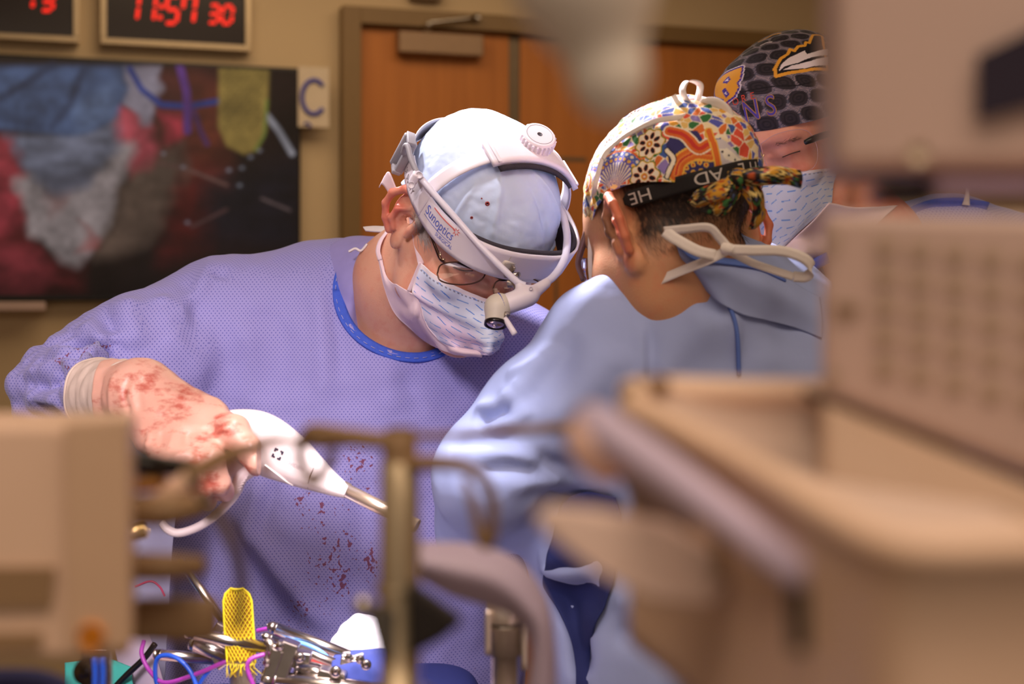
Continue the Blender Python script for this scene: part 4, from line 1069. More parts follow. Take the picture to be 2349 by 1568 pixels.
mobj('lens_ring', lathe([(0, .0112), (.0003, .0119), (.0040, .0119), (.0044, .0108), (.0030, .0098), (.002, .0098)], P(1137, 738, 1.4855), axd, 36), mat('lens_black', (30, 24, 26), .25, metal=.4), hs)
mobj('lens', lathe([(0, .0096), (.0010, .0090), (.0022, .0055), (.0026, .0008)], P(1136.6, 743, 1.484), axd, 36), mat('lens_glass', (210, 190, 190), .05, metal=.85, var=.25, scale=120), hs)
mobj('lamp_lever', tube(PP([(1158, 728, 1.482), (1165, 740, 1.478), (1181, 766, 1.474)]), [.0022, .0031, .0034], n=12, seg=12), M_hl, lamp)
mobj('side_bolt', box(P(1160, 722, 1.482), (.006, .006, .007), Rp, .001), M_steel, lamp)

# lettering on the band
def band_text(s, phi0, h0, size, m, name, shear=0.0, squeeze=1.0):
    v, f = text2d(s, size, shear)
    pts = PA.w(bandp(phi0 - v[:, 0] * squeeze / .104, h0 + v[:, 1], np.full(len(v), .0018)))
    return mobj(name, (pts, f), m, lamp, smooth=False)
M_logo = mat('logo_blue', (88, 104, 196), .6, var=0); M_logor = mat('logo_red', (226, 92, 80), .6, var=0); M_pen = mat('marker_grey', (110, 96, 100), .7, var=0)
band_text('Sunoptics', 1.44, -.0015, .0155, M_logo, 'lettering', squeeze=.78)
band_text('SURGICAL', 1.20, -.0105, .0062, M_logo, 'lettering', squeeze=.95)
band_text('DR. SHATTY', 1.93, -.009, .0105, M_pen, 'handwriting', shear=.15, squeeze=.55)
ul = [PA.w(bandp(np.linspace(1.43, .98, 20), np.full(20, y_), np.full(20, .0018))) for y_ in (-.0045, -.0040)]
mobj('underline', sheet(np.stack(ul), .0002), M_logo, lamp)
bl = [PA.w(bandp(np.linspace(1.36, 1.02, 16), np.full(16, y_), np.full(16, .0018))) for y_ in (.0122, .0132)]
bst = [sheet(np.stack(bl), .0002)]
for k in range(7):
    a_ = k * 2 * math.pi / 7; ph_, h_ = .99, .0115
    q1 = [bandp(np.array(ph_ + .020 * math.cos(a_ + e)), np.array(h_ + .0022 * math.sin(a_ + e)), np.array(.0018)) for e in (-.35, .35)]
    q2 = bandp(np.array(ph_ + .055 * math.cos(a_)), np.array(h_ + .0058 * math.sin(a_)), np.array(.0018))
    bst.append((PA.w(np.array(q1 + [q2])), [(0, 1, 2)]))
mobj('starburst', join(*bst), M_logor, lamp, smooth=False)

# ------------------------------------------------------------------ surgeon's glasses
M_wire = mat('spectacle_wire', (92, 66, 56), .3, metal=.9, var=.05)
gl_ = thing('eyeglasses', 'thin dark wire eyeglasses on the bending surgeon', 'glasses', P(1130, 640, 1.56))
def glass_mat():
    m = bpy.data.materials.new('spectacle_lens'); m.use_nodes = True; N = m.node_tree.nodes; L = m.node_tree.links
    for n in list(N):
        if n.type != 'OUTPUT_MATERIAL': N.remove(n)
    out = [n for n in N if n.type == 'OUTPUT_MATERIAL'][0]
    t = N.new('ShaderNodeBsdfTransparent'); t.inputs[0].default_value = (.93, .90, .92, 1)
    g = N.new('ShaderNodeBsdfGlossy'); g.inputs['Roughness'].default_value = .04
    fr_ = N.new('ShaderNodeFresnel'); fr_.inputs[0].default_value = 1.45
    mx = N.new('ShaderNodeMixShader'); L.new(fr_.outputs[0], mx.inputs[0]); L.new(t.outputs[0], mx.inputs[1]); L.new(g.outputs[0], mx.inputs[2]); L.new(mx.outputs[0], out.inputs[0])
    return m
M_lens = glass_mat()
def lens(cx, pts, dfun):
    rim = [P(a, b, dfun(a, b)) for a, b in pts]
    rim = catmull(np.array(rim + rim[:1]), 70)
    mobj('rim', tube(rim, .00085, n=90, seg=7, caps=False), M_wire, gl_)
    c = rim.mean(0); n_ = unit(np.cross(rim[10] - c, rim[30] - c)); n_ = n_ if n_[1] < 0 else -n_
    rings = [c + n_ * (.0035 * (1 - q * q)) + (rim[:-1] - c) * q for q in (.999, .75, .5, .25)]
    v = np.vstack(rings + [(c + n_ * .0035)[None]]); k = len(rim) - 1; f = []
    for i in range(3):
        for j in range(k): f.append((i * k + j, i * k + (j + 1) % k, (i + 1) * k + (j + 1) % k, (i + 1) * k + j))
    for j in range(k): f.append((3 * k + j, 3 * k + (j + 1) % k, 4 * k))
    mobj('lens', (v, f), M_lens, gl_)
dg_ = lambda a, b: 1.528 + (a - 1072) * .00020 - (b - 625) * .00022
lens(0, [(1003, 628), (1012, 607), (1045, 601), (1090, 606), (1108, 617), (1113, 628), (1100, 644), (1070, 652), (1035, 651), (1010, 643)], dg_)
lens(1, [(1131, 662), (1140, 645), (1165, 637), (1200, 635), (1228, 642), (1238, 652), (1230, 668), (1205, 678), (1165, 680), (1137, 675)], dg_)
mobj('bridge', tube(PP([(1111, 624, dg_(1111, 624)), (1125, 628, 1.533), (1140, 636, dg_(1140, 636)), (1150, 640, dg_(1150, 640))]), .0011, n=14, seg=8), M_wire, gl_)
mobj('temple', tube(PP([(1022, 603, dg_(1022, 603)), (1012, 596, 1.53), (1006, 584, 1.533), (990, 545, 1.545), (972, 500, 1.565), (955, 470, 1.58)]), [.0011, .0013, .0018, .0012, .0011, .001], n=40, seg=8, flat=1.3), M_wire, gl_)
mobj('temple', tube(PP([(1236, 648, dg_(1236, 648)), (1244, 640, 1.575), (1240, 615, 1.60), (1234, 590, 1.62)]), [.0011, .0015, .0016, .0012], n=24, seg=8), M_wire, gl_)
M_brass = mat('hinge_metal', (230, 200, 170), .2, metal=1.0)
mobj('hinge', join(lathe([(-.002, .0013), (.002, .0013)], P(1010, 582, 1.531), (0, 0, 1), 10), lathe([(-.002, .0013), (.002, .0013)], P(1017, 595, 1.529), (1, 0, 0), 10)), M_brass, gl_)

# ------------------------------------------------------------------ surgeon's gloved right hand
def glove_mat():
    m = bpy.data.materials.new('latex_glove'); m.use_nodes = True; MATS['glove'] = m
    N = m.node_tree.nodes; L = m.node_tree.links; b = N['Principled BSDF']
    tc = N.new('ShaderNodeTexCoord')
    a = N.new('ShaderNodeVertexColor'); a.layer_name = 'stain'; sc = N.new('ShaderNodeSeparateColor'); L.new(a.outputs['Color'], sc.inputs[0])
    mp = N.new('ShaderNodeMapping'); mp.inputs['Scale'].default_value = (1.0, 1.0, 1.8); mp.inputs['Rotation'].default_value = (0, .6, 0); L.new(tc.outputs['Object'], mp.inputs[0])
    n1 = N.new('ShaderNodeTexNoise'); n1.inputs['Scale'].default_value = 55; n1.inputs['Detail'].default_value = 8; n1.inputs['Roughness'].default_value = .65; L.new(mp.outputs[0], n1.inputs['Vector'])
    n2 = N.new('ShaderNodeTexNoise'); n2.inputs['Scale'].default_value = 14; n2.inputs['Detail'].default_value = 3; L.new(tc.outputs['Object'], n2.inputs['Vector'])
    ad = N.new('ShaderNodeMath'); ad.operation = 'MULTIPLY_ADD'; L.new(sc.outputs[0], ad.inputs[0]); ad.inputs[1].default_value = .26; L.new(n1.outputs['Fac'], ad.inputs[2])
    mr = N.new('ShaderNodeMapRange'); L.new(ad.outputs[0], mr.inputs[0]); mr.inputs[1].default_value = .60; mr.inputs[2].default_value = .78; mr.inputs[3].default_value = 0; mr.inputs[4].default_value = .80
    base = N.new('ShaderNodeMix'); base.data_type = 'RGBA'; base.inputs['A'].default_value = RGBA((230, 188, 170)); base.inputs['B'].default_value = RGBA((212, 152, 134)); L.new(n2.outputs['Fac'], base.inputs['Factor'])
    mx = N.new('ShaderNodeMix'); mx.data_type = 'RGBA'; L.new(mr.outputs[0], mx.inputs['Factor']); L.new(base.outputs['Result'], mx.inputs['A']); mx.inputs['B'].default_value = RGBA((176, 66, 52))
    L.new(mx.outputs['Result'], b.inputs['Base Color']); b.inputs['Roughness'].default_value = .38; b.inputs['Specular IOR Level'].default_value = .5
    b.inputs['Subsurface Weight'].default_value = .08; b.inputs['Subsurface Scale'].default_value = .004
    bp = N.new('ShaderNodeBump'); bp.inputs['Strength'].default_value = .25; bp.inputs['Distance'].default_value = .002; L.new(n1.outputs['Fac'], bp.inputs['Height']); L.new(bp.outputs['Normal'], b.inputs['Normal'])
    return m
M_glove = glove_mat()
F = Field(P(170, 1230, 1.34) - .01, P(640, 800, 1.53) + np.array([.01, .03, .01]), .0015)
W_ = P(262, 905, 1.462)
K = [P(478, 962, 1.405), P(452, 1000, 1.385), P(402, 1006, 1.382), P(350, 1000, 1.388)]
F.cone(P(225, 905, 1.50), W_, .036, .032, .01)
F.cone(W_, P(330, 900, 1.430), .032, .029, .02)
for k_, rr in zip(K, (.0205, .0205, .0200, .0190)): F.cone(P(320, 905, 1.432), k_, .026, rr * .88, .018)
F.cone(P(330, 880, 1.435), P(470, 950, 1.408), .018, .0165, .014)
fin = [  # knuckle, middle joint, end joint, tip
    ([K[0], P(536, 988, 1.366), P(574, 1036, 1.357), P(590, 1064, 1.356)], [.0165, .0148, .0132, .0112]),
    ([K[1], P(486, 1052, 1.345), P(503, 1108, 1.352), P(516, 1128, 1.372)], [.0150, .0118, .0108, .0095]),
    ([K[2], P(424, 1062, 1.338), P(458, 1128, 1.345), P(476, 1150, 1.368)], [.0145, .0118, .0108, .0094]),
    ([K[3], P(378, 1066, 1.345), P(408, 1126, 1.350), P(425, 1146, 1.372)], [.0130, .0105, .0095, .0085])]
for pts, rs in fin:
    F.cone(pts[0], pts[1], rs[0], rs[1], .012); F.cone(pts[1], pts[2], rs[1], rs[2], .003); F.cone(pts[2], pts[3], rs[2], rs[3], .003)
    F.ell(pts[1], (rs[1] * 1.06,) * 3, .003)
# bent-back tip of the index finger: a pad that bulges where it presses
F.ell(P(590, 1062, 1.351), (.0104, .0100, .0108), .002)
# thumb, closing behind the handle from the side of the palm
F.chain([P(370, 930, 1.44), P(470, 985, 1.45), P(535, 1010, 1.445), P(565, 1035, 1.435)], [.020, .0150, .0122, .0100], .012)
# grooves between the fingers
for (a, b) in [((470, 1030, 1.350), (488, 1140, 1.345)), ((440, 1040, 1.342), (455, 1160, 1.345)), ((398, 1045, 1.342), (415, 1150, 1.348))]: pass
vb, fb = F.mesh(); vb = relax(vb, fb, 1); nb_ = vert_normals(vb, fb); tb = bvh(vb, fb)
def hg2(*pts): return np.array([cast(tb, a, b)[0] for a, b in pts])
for pts, w, amp in [(((300, 860), (285, 905), (300, 960)), .004, -.0022), (((270, 850), (252, 905), (262, 960)), .004, .0020), (((330, 860), (318, 900), (325, 950)), .005, -.0020), (((240, 860), (228, 905), (238, 955)), .004, -.0020),
    (((455, 975), (500, 965), (525, 958)), .0030, .0020), (((462, 984), (505, 976), (530, 966)), .0022, -.0018), (((470, 998), (512, 985), (528, 978)), .0026, .0016),
    (((400, 985), (395, 1010), (385, 1035)), .004, .0022), (((345, 985), (342, 1008), (335, 1030)), .004, .0022), (((430, 985), (426, 1010), (415, 1035)), .004, -.0020), (((372, 985), (368, 1010), (360, 1035)), .004, -.0018), (((455, 990), (450, 1015), (442, 1040)), .004, .0018),
    (((555, 1010), (575, 1004), (585, 1005)), .0022, -.0012), (((340, 880), (420, 915), (480, 950)), .008, .0016), (((330, 915), (400, 955), (440, 990)), .007, .0014), (((565, 1045), (585, 1040), (602, 1046)), .0022, -.0016)]:
    vb = fold(vb, nb_, hg2(*pts), w, amp)
vb = vb + nb_ * (.0005 * vnoise(vb * 110, 5))[:, None]
stn = np.zeros((len(vb), 3))
for px, py, r, a in [(330, 860, 60, .75), (430, 900, 60, .8), (520, 970, 40, .9), (590, 1070, 26, .9), (500, 1095, 36, 1.3), (440, 1120, 30, .6), (290, 890, 60, .55), (350, 1010, 50, .5), (480, 1020, 40, .6), (410, 1130, 24, .9), (390, 930, 90, .45)]:
    q = P(px, py, 1.40); stn[:, 0] = np.maximum(stn[:, 0], a * np.exp(-(((vb[:, 0] - q[0]) ** 2 + (vb[:, 2] - q[2]) ** 2) / px2m(r, 1.4) ** 2)))
glove = mobj('surgical_glove', (vb, fb), M_glove, surgeon, col=stn, attr='stain')
# cuff: rolled edge over the sleeve
ca_, cb_ = P(300, 903, 1.445), P(222, 906, 1.505); cax = unit(cb_ - ca_)
u1 = unit(np.cross(cax, [0, 1.0, 0])); u2 = np.cross(cax, u1)
rows = []
for i, s_ in enumerate(np.linspace(0, 1, 22)):
    r_ = .0335 + .0050 * s_ + .0007 * math.sin(i * 1.9)
    rows.append([ca_ + (cb_ - ca_) * s_ + (r_ + .0009 * math.sin(5 * t + i)) * (math.cos(t) * u1 + math.sin(t) * u2 * .92) for t in np.linspace(0, 2 * np.pi, 60)])
M_cuff = mat('glove_cuff', (214, 196, 184), .45, var=.10, scale=70, bump=.2, bscale=80)
mobj('glove_cuff', sheet(np.array(rows), .0010), M_cuff, glove)
mobj('cuff_bead', tube(rows[-1], .0016, n=80, seg=6, caps=False), M_cuff, glove)

# ------------------------------------------------------------------ white powered stapler in his hand
M_dev = mat('device_white', (240, 226, 228), 0.35, var=0.015, scale=20)
stp = thing('surgical_stapler', 'white powered surgical stapler with trigger held in the gloved hand', 'surgical tool', P(650, 1080, 1.42))
top = [(478, 965), (515, 943), (560, 938), (605, 944), (650, 966), (700, 1008), (740, 1052), (775, 1090), (800, 1112)]
bot = [(500, 1040), (545, 1068), (580, 1082), (610, 1094), (650, 1106), (690, 1118), (730, 1128), (762, 1136), (790, 1141)]
tpc, bpc = catmull(np.array(top), 70), catmull(np.array(bot), 70)
wd = np.interp(np.linspace(0, 1, 70), [0, .15, .4, .7, .78, .80, 1], [.012, .017, .019, .016, .0145, .0132, .0085])
rings = []
for i in range(70):
    dd_ = 1.415 - .018 * i / 69; A, B_ = P(*tpc[i], dd_), P(*bpc[i], dd_); c, hv = (A + B_) / 2, (A - B_) / 2
    th = np.linspace(0, 2 * np.pi, 40, endpoint=False); e = .75
    rings.append([c + hv * np.sign(math.sin(t)) * abs(math.sin(t)) ** e + np.array([0, 1, 0]) * wd[i] * np.sign(math.cos(t)) * abs(math.cos(t)) ** e for t in th])
Rg = np.array(rings); v = Rg.reshape(-1, 3); k = 40; f = []
for i in range(69):
    for j in range(k): f.append((i * k + j, i * k + (j + 1) % k, (i + 1) * k + (j + 1) % k, (i + 1) * k + j))
f.append(tuple(range(k))[::-1]); f.append(tuple(69 * k + j for j in range(k)))
body_d = mobj('body', (v, f), M_dev, stp); devt = bvh(v, [q for q in f if len(q) == 4])
sm = [cast(devt, a, b, .0004)[0] for a, b in [(608, 1066), (640, 1090), (660, 1105), (672, 1112)]]
mobj('seam', tube(sm, .0009, n=20, seg=5), mat('seam_white', (250, 246, 246), .4, var=0), body_d)
sm = [cast(devt, a, b, .0001)[0] for a, b in [(735, 1050), (718, 1075), (708, 1100), (706, 1120)]]
mobj('nose_joint', tube(sm, .0006, n=20, seg=5), mat('seam_grey', (176, 160, 164), .5, var=0), body_d)
shaft0, shaft1 = P(794, 1124, 1.398), P(958, 1206, 1.378)
mobj('shaft', lathe([(-.004, .0078), (.002, .0078), (.0022, .0068), (np.linalg.norm(shaft1 - shaft0), .0068)], shaft0, shaft1 - shaft0, 24), mat('shaft_steel', (220, 196, 176), .3, metal=.8, var=.03), stp)
F = Field(P(350, 1250, 1.37), P(610, 1030, 1.45), .0013)
F.chain([P(560, 1056, 1.412), P(520, 1090, 1.412), P(470, 1130, 1.414), P(420, 1160, 1.416)], [.013, .012, .012, .011], .004)
vj, fj = F.mesh(); mobj('handle', (relax(vj, fj, 1), fj), M_dev, stp)
mobj('trigger', tube(PP([(575, 1078, 1.400), (553, 1095, 1.394), (540, 1125, 1.390), (525, 1150, 1.388), (490, 1185, 1.386), (450, 1210, 1.386), (410, 1222, 1.386), (385, 1214, 1.388), (371, 1199, 1.390)]), [.007, .0068, .0062, .005, .0042, .0042, .0042, .0042, .0036], n=60, seg=12, flat=1.0), M_dev, stp)
rib = []
for i in range(9):
    t = i / 8; x_, y_ = 545 + 34 * t - 4 * math.sin(t * 3.1), 1128 - 52 * t
    rib.append(box(P(x_ + 2, y_ + 1, 1.386), (.0052, .010, .0013), np.array([[math.cos(.5), 0, -math.sin(.5)], [0, 1, 0], [math.sin(.5), 0, math.cos(.5)]]), .0004))
for b_ in rib: mobj('rib', b_, M_dev, stp, smooth=False)
M_print = mat('device_print', (44, 36, 60), .5, var=0)
e1 = unit(P(690, 1058, 1.38) - P(640, 1034, 1.38)); e2 = unit(np.cross(e1, [0, 1.0, 0])); e2 = e2 if e2[2] > 0 else -e2
def dev_flat(v2, o, sc):
    out = []
    for a, b in v2:
        q = o + e1 * a * sc + e2 * b * sc; out.append(cast(devt, CX + FPX * q[0] / q[1], HY - FPX * (q[2] - CAMZ) / q[1], .0004)[0])
    return np.array(out)
o0 = P(637, 1041, 1.385); L1 = np.array([(-1, 1), (-.25, 1), (-.25, .6), (-.6, .6), (-.6, .25), (-1, .25)])
for s_ in range(4):
    c_, n_2 = math.cos(s_ * math.pi / 2), math.sin(s_ * math.pi / 2); q = L1 @ np.array([[c_, n_2], [-n_2, c_]])
    if np.linalg.det(np.array([[c_, n_2], [-n_2, c_]])) < 0: q = q[::-1]
    v2, f2 = tri_poly([tuple(z) for z in q]); mobj('emblem', (dev_flat(v2, o0, .0047), f2), M_print, body_d, smooth=False)
v2, f2 = text2d('COVIDIEN', 1.0); mobj('lettering', (dev_flat(v2 + np.array([1.6, -.9]), o0, .0047), f2), mat('faint_print', (206, 190, 198), .5, var=0), body_d, smooth=False)

# ================================================================== assistant seen from behind
PB = Pose(P(1556, 518, 1.425), head_axes(180 + 36, 30, 0))
assist = thing('person', 'assistant seen from behind in a plain pale blue gown and colourful patterned cap', 'person', (0.16, 1.46, 0.0))
M_skinB = attr_mat('skin_assistant', rough=0.5, spec=0.35, bump=0.1, bscale=500, sss=0.08)
vh, fh = head(PB, [(P(1535, 640, 1.43), .060), (P(1560, 790, 1.44), .070)], n0=((-.012, .004, -.045), .054), ear_sc=1.04, flare=.80, ear_yz=(.004, -.014))
cB = skin_cols(vh, (206, 150, 112), (214, 112, 84), 5)
# clipped dark hair fading into the nape
zz = vh[:, 2] + .5 * np.clip(vh[:, 1] + .02, 0, 1)
hair = np.clip((zz + .056) / .032, 0, 1) * np.clip((-.006 - vh[:, 1]) / .012, 0, 1) * (np.abs(vh[:, 0]) < .0775)
sb_ = np.clip((.050 - np.abs(vh[:, 1] - .036)) / .02, 0, 1) * np.clip((vh[:, 2] + .062) / .03, 0, 1) * (vh[:, 0] < -.05) * 0.0
side = np.clip((vh[:, 2] + .030) / .02, 0, 1) * np.exp(-((vh[:, 1] - .020) / .010) ** 2) * (np.abs(vh[:, 0]) > .05) * .85
hw = np.clip(np.maximum(hair, side) + .18 * vnoise(vh * np.array([700, 700, 220]), 3) * (np.maximum(hair, side) > .04), 0, 1) ** 1.2
cB = cB * (1 - hw[:, None]) + lin((44, 30, 26)) * hw[:, None]
mobj('body', (PB.w(vh), fh), M_skinB, assist, col=cB)
headB = bvh(PB.w(vh), fh)
# short hair strands on the back of the head
sel = np.where((hair > .25) & (vh[:, 1] < -.02))[0]; rg = np.random.default_rng(4); nh = vert_normals(vh, fh)
pick_ = rg.choice(sel, min(2600, len(sel)), replace=False); hs_ = []
for i in pick_:
    p, n = vh[i], nh[i]; l = .004 + .007 * min(1, hair[i]); dn = np.array([0, -.1, -1.0]); dn = unit(dn - n * (dn @ n) + rg.normal(0, .25, 3))
    c = np.array([p, p + n * .0012 + dn * l * .5, p + n * .0014 + dn * l]); hs_.append(tube(c, [.00016, .00014, .00006], n=3, seg=3, smooth=False, caps=False))
mobj('hair', join(*[(PB.w(a), b) for a, b in hs_]), mat('dark_hair', (38, 26, 22), .5, var=.1), assist)

# gown of the assistant
M_gownB = mat('plain_gown', (156, 170, 218), 0.85, var=0.05, scale=14, bump=0.5, bscale=28)
F = Field((-.16, 1.22, .78), (.56, 1.72, 1.53), .0040)
sL, sRr = P(1385, 815, 1.43), P(1860, 840, 1.46)
F.cone(P(1415, 770, 1.43), P(1560, 745, 1.44), .044, .055, .05)
F.cone(sL, P(1560, 760, 1.44), .058, .05, .05); F.cone(P(1600, 745, 1.45), sRr, .062, .07, .05)
F.ell(P(1640, 1010, 1.49), (.165, .13, .22), .05); F.ell(P(1640, 1350, 1.49), (.17, .14, .28), .05)
eB = P(1125, 1085, 1.40)
F.cone(sL, P(1235, 960, 1.41), .062, .058, .03); F.cone(P(1235, 960, 1.41), eB, .058, .056, .02)
F.cone(eB, P(1085, 1230, 1.50), .056, .040, .02)
F.cone(P(1400, 900, 1.45), P(1360, 1200, 1.47), .06, .06, .05); F.cone(P(1350, 1150, 1.46), P(1450, 1560, 1.46), .05, .09, .05)
hb, hbx = P(1535, 640, 1.44), unit((-.10, -.25, 1.0)); F.cone(P(1425, 718, 1.41), P(1655, 716, 1.392), .030, .032, .03); F.cone(hb - hbx * .02, hb + hbx * .15, .046, .056, .006, sub=True)
vg, fg = F.mesh(); vg = relax(vg, fg, 2, .5); ng = vert_normals(vg, fg); gtree0 = bvh(vg, fg)
for pts, w, amp in [
    (((1270, 780), (1220, 850), (1160, 920)), .012, .006), (((1330, 760), (1270, 850), (1200, 940)), .014, -.006), (((1420, 780), (1380, 850), (1300, 930), (1230, 970)), .018, .007), (((1160, 860), (1200, 850), (1250, 830)), .008, .005),
    (((1085, 958), (1130, 955), (1180, 930)), .007, -.008), (((1085, 935), (1140, 930), (1180, 890)), .008, .008), (((1100, 975), (1170, 965), (1230, 930)), .008, .007), (((1150, 895), (1190, 865), (1230, 820)), .006, -.004),
    (((1020, 1020), (1100, 1005), (1200, 1010)), .008, -.006), (((1030, 1050), (1150, 1040), (1250, 1060)), .010, .006), (((1080, 1090), (1180, 1070), (1280, 1100)), .008, -.005), (((1150, 1120), (1250, 1100), (1330, 1110)), .010, .006), (((1200, 1030), (1280, 1070), (1330, 1130)), .008, -.006),
    (((1470, 730), (1470, 820), (1465, 880)), .006, .004), (((1490, 740), (1492, 820), (1490, 880)), .006, -.003), (((1560, 600), (1630, 650), (1680, 720), (1692, 860)), .007, .006), (((1650, 700), (1560, 800), (1510, 880)), .018, .006),
    (((1600, 680), (1650, 710), (1700, 700)), .008, -.005), (((1740, 640), (1760, 760), (1760, 870)), .02, .005), (((1230, 1185), (1330, 1165), (1430, 1195)), .016, -.028), (((1230, 1290), (1320, 1310), (1420, 1270)), .016, .014), (((1240, 1350), (1300, 1370), (1380, 1350)), .016, -.026), (((1290, 1370), (1320, 1450), (1330, 1560)), .012, -.024), (((1380, 1350), (1480, 1400), (1560, 1480)), .014, .010), (((1400, 1450), (1480, 1470), (1560, 1540)), .012, -.010)]:
    vg = fold(vg, ng, np.array([cast(gtree0, a, b)[0] for a, b in pts]), w, amp)
vg = vg + ng * (.0038 * vnoise(vg * 16, 13) + .0022 * vnoise(vg * np.array([42, 42, 26]), 14))[:, None]
gB = mobj('gown', (vg, fg), M_gownB, assist); gownB = bvh(vg, fg)
M_trimB = mat('gown_trim', (92, 120, 200), .85, var=.06, bump=.2)
mobj('gown_edge', tube([cast(gownB, a, b, .0008)[0] for a, b in [(1585, 640), (1640, 662), (1672, 700), (1690, 760), (1695, 860)]], .0022, n=40, seg=6), M_trimB, gB)
def gb(a, b, o): p, n = cast(gownB, a, b, 0, 1.42); d = unit(p - np.array(CAMP)); return p - d * o
shade_rows = [[(1290, 1150), (1345, 1128), (1410, 1140)], [(1275, 1195), (1345, 1190), (1425, 1200)], [(1255, 1285), (1330, 1278), (1415, 1290)], [(1248, 1345), (1320, 1358), (1400, 1350)], [(1292, 1420), (1330, 1432), (1370, 1430)], [(1318, 1500), (1335, 1505), (1352, 1500)], [(1322, 1600), (1336, 1600), (1350, 1600)]]  # navy sheet laid on the gown: the fold's shade is put into its colour
lg = patch_grid([[gb(a_, b_, .008) for a_, b_ in r] for r in shade_rows], 60, 26); lg = lg + gnormals(lg) * (.003 * vnoise(lg.reshape(-1, 3) * 50, 15).reshape(60, 26))[..., None]
tag(mobj('fold_shade', sheet(lg, .002), mat('fold_shade_navy', (34, 44, 104), .9, var=.1, scale=20, bump=.5, bscale=30), gB), 'dark navy sheet standing in for the shade in a fold of the gown')
flap = patch_grid([[P(1545, 548, 1.347), P(1590, 590, 1.344), P(1650, 598, 1.350), P(1730, 610, 1.367), P(1800, 640, 1.382), P(1880, 682, 1.392)],
                   [P(1562, 585, 1.347), P(1610, 622, 1.344), P(1680, 645, 1.347), P(1750, 665, 1.357), P(1815, 690, 1.372), P(1885, 725, 1.382)],
                   [gb(1600, 640, .006), gb(1650, 690, .006), gb(1700, 720, .005), gb(1760, 735, .004), gb(1820, 750, .003), gb(1885, 775, .002)]], 40, 70)
flap = flap + gnormals(flap) * (.0016 * vnoise(flap.reshape(-1, 3) * 45, 3).reshape(40, 70))[..., None]
mobj('collar_flap', sheet(flap, .002), M_gownB, gB)
mobj('collar_binding', ribbon([P(1545, 548, 1.344), P(1590, 588, 1.341), P(1650, 597, 1.347), P(1730, 609, 1.364), P(1800, 639, 1.379)], (.3, -.6, -.6), .009, .0016, n=40), M_trimB, gB)
mobj('collar_inside', sheet(patch_grid([[P(1548, 560, 1.40), P(1600, 605, 1.40), P(1660, 630, 1.41)], [P(1550, 590, 1.42), P(1600, 640, 1.41), P(1650, 670, 1.41)]], 10, 24), .0015), M_trimB, gB)
M_tape = mat('tie_white', (236, 226, 222), .8, var=.02, bump=.15, bscale=300)
knot = P(1668, 570, 1.316)
def tape(name, pts, wdir, w, par): return mobj(name, ribbon(PP(pts), wdir, w, .0006, n=50), M_tape, par, smooth=False)
tape('gown_tie', [(1640, 585, 1.322), (1600, 575, 1.318), (1550, 548, 1.318), (1524, 530, 1.321)], (.35, 0, 1), .0105, gB)
tape('gown_tie', [(1524, 530, 1.322), (1570, 525, 1.316), (1625, 522, 1.312), (1650, 545, 1.313), (1672, 570, 1.316)], (.1, -.5, 1), .0085, gB)
tape('gown_tie', [(1668, 572, 1.316), (1720, 574, 1.310), (1790, 575, 1.308), (1840, 590, 1.311), (1862, 612, 1.318), (1850, 634, 1.324), (1820, 634, 1.326)], (.15, -.2, 1), .0098, gB)
tape('gown_tie', [(1668, 572, 1.318), (1720, 600, 1.322), (1770, 618, 1.324), (1820, 634, 1.326)], (.3, 0, 1), .0075, gB)
tape('gown_tie', [(1668, 574, 1.318), (1620, 598, 1.326), (1560, 622, 1.341), (1500, 648, 1.356)], (.3, 0, 1), .009, gB)
mobj('tie_knot', lathe([(-.006, .003), (-.004, .0055), (.004, .0055), (.006, .003)], knot, (1, -.2, -.2), 14), M_tape, gB)

# patterned cap of the assistant
rB = ell_rad(.0815, .106, .084)
def radB(D): return rB(D) + (.0022 * vnoise((D * 3.2).reshape(-1, 3), 21) + .0010 * vnoise((D * 11).reshape(-1, 3), 22)).reshape(D.shape[:-1])
capB = Cap(PB, (0, -.010, .040), radB, lambda u: np.radians(np.interp(np.abs(((u + np.pi) % (2 * np.pi)) - np.pi), [0, .9, 1.45, 1.9, 2.5, np.pi], [2, -6, -4, -12, -28, -32])), 620, 250, focus=(3.9, .45))
tB = bvh(capB.world(), capB.f)
p0, n0 = cast(tB, 1530, 350); capB.chart_setup(PB.l(p0) - capB.c, PB.R.T @ np.array([0, 0, 1.0]))
XY = capB.chart(capB.D)
U_ = XY[:, 0].copy(); V_ = XY[:, 1].copy()
def cpx(px, py): return capB.at(tB, px, py)
pal = [lin(c) for c in [(236, 196, 120), (226, 120, 58), (92, 96, 190), (228, 90, 70), (246, 226, 190), (70, 96, 170), (230, 170, 70), (150, 130, 200), (60, 120, 70)]]
seeds = rg.uniform(-.16, .16, (1500, 2)); sc_ = rg.integers(0, len(pal), 1500)
cc = np.zeros((len(U_), 3))
from mathutils.kdtree import KDTree
kd = KDTree(1500)
for i, s_ in enumerate(seeds): kd.insert((s_[0], s_[1], 0), i)
kd.balance()
near = [kd.find_n((a, b, 0), 2) for a, b in zip(U_, V_)]
i0 = np.array([q[0][1] for q in near]); gapd = np.array([q[1][2] - q[0][2] for q in near])
cc = np.array(pal)[sc_[i0]]; cc = np.where((gapd < .0007)[:, None], lin((250, 236, 214)), cc)
big = vnoise(np.stack([U_ * 30, V_ * 30, 0 * U_], -1), 31); cc = np.where((big > .45)[:, None], cc * .5 + lin((40, 36, 60)) * .5, cc)
cream, yel, org, pur, blk, grn, red, blu = [lin(c) for c in [(248, 236, 216), (236, 184, 80), (224, 112, 50), (98, 90, 190), (38, 30, 40), (66, 130, 66), (206, 62, 56), (84, 108, 190)]]
def put(mask_, c):
    global cc
    cc = np.where(mask_[:, None], c, cc)
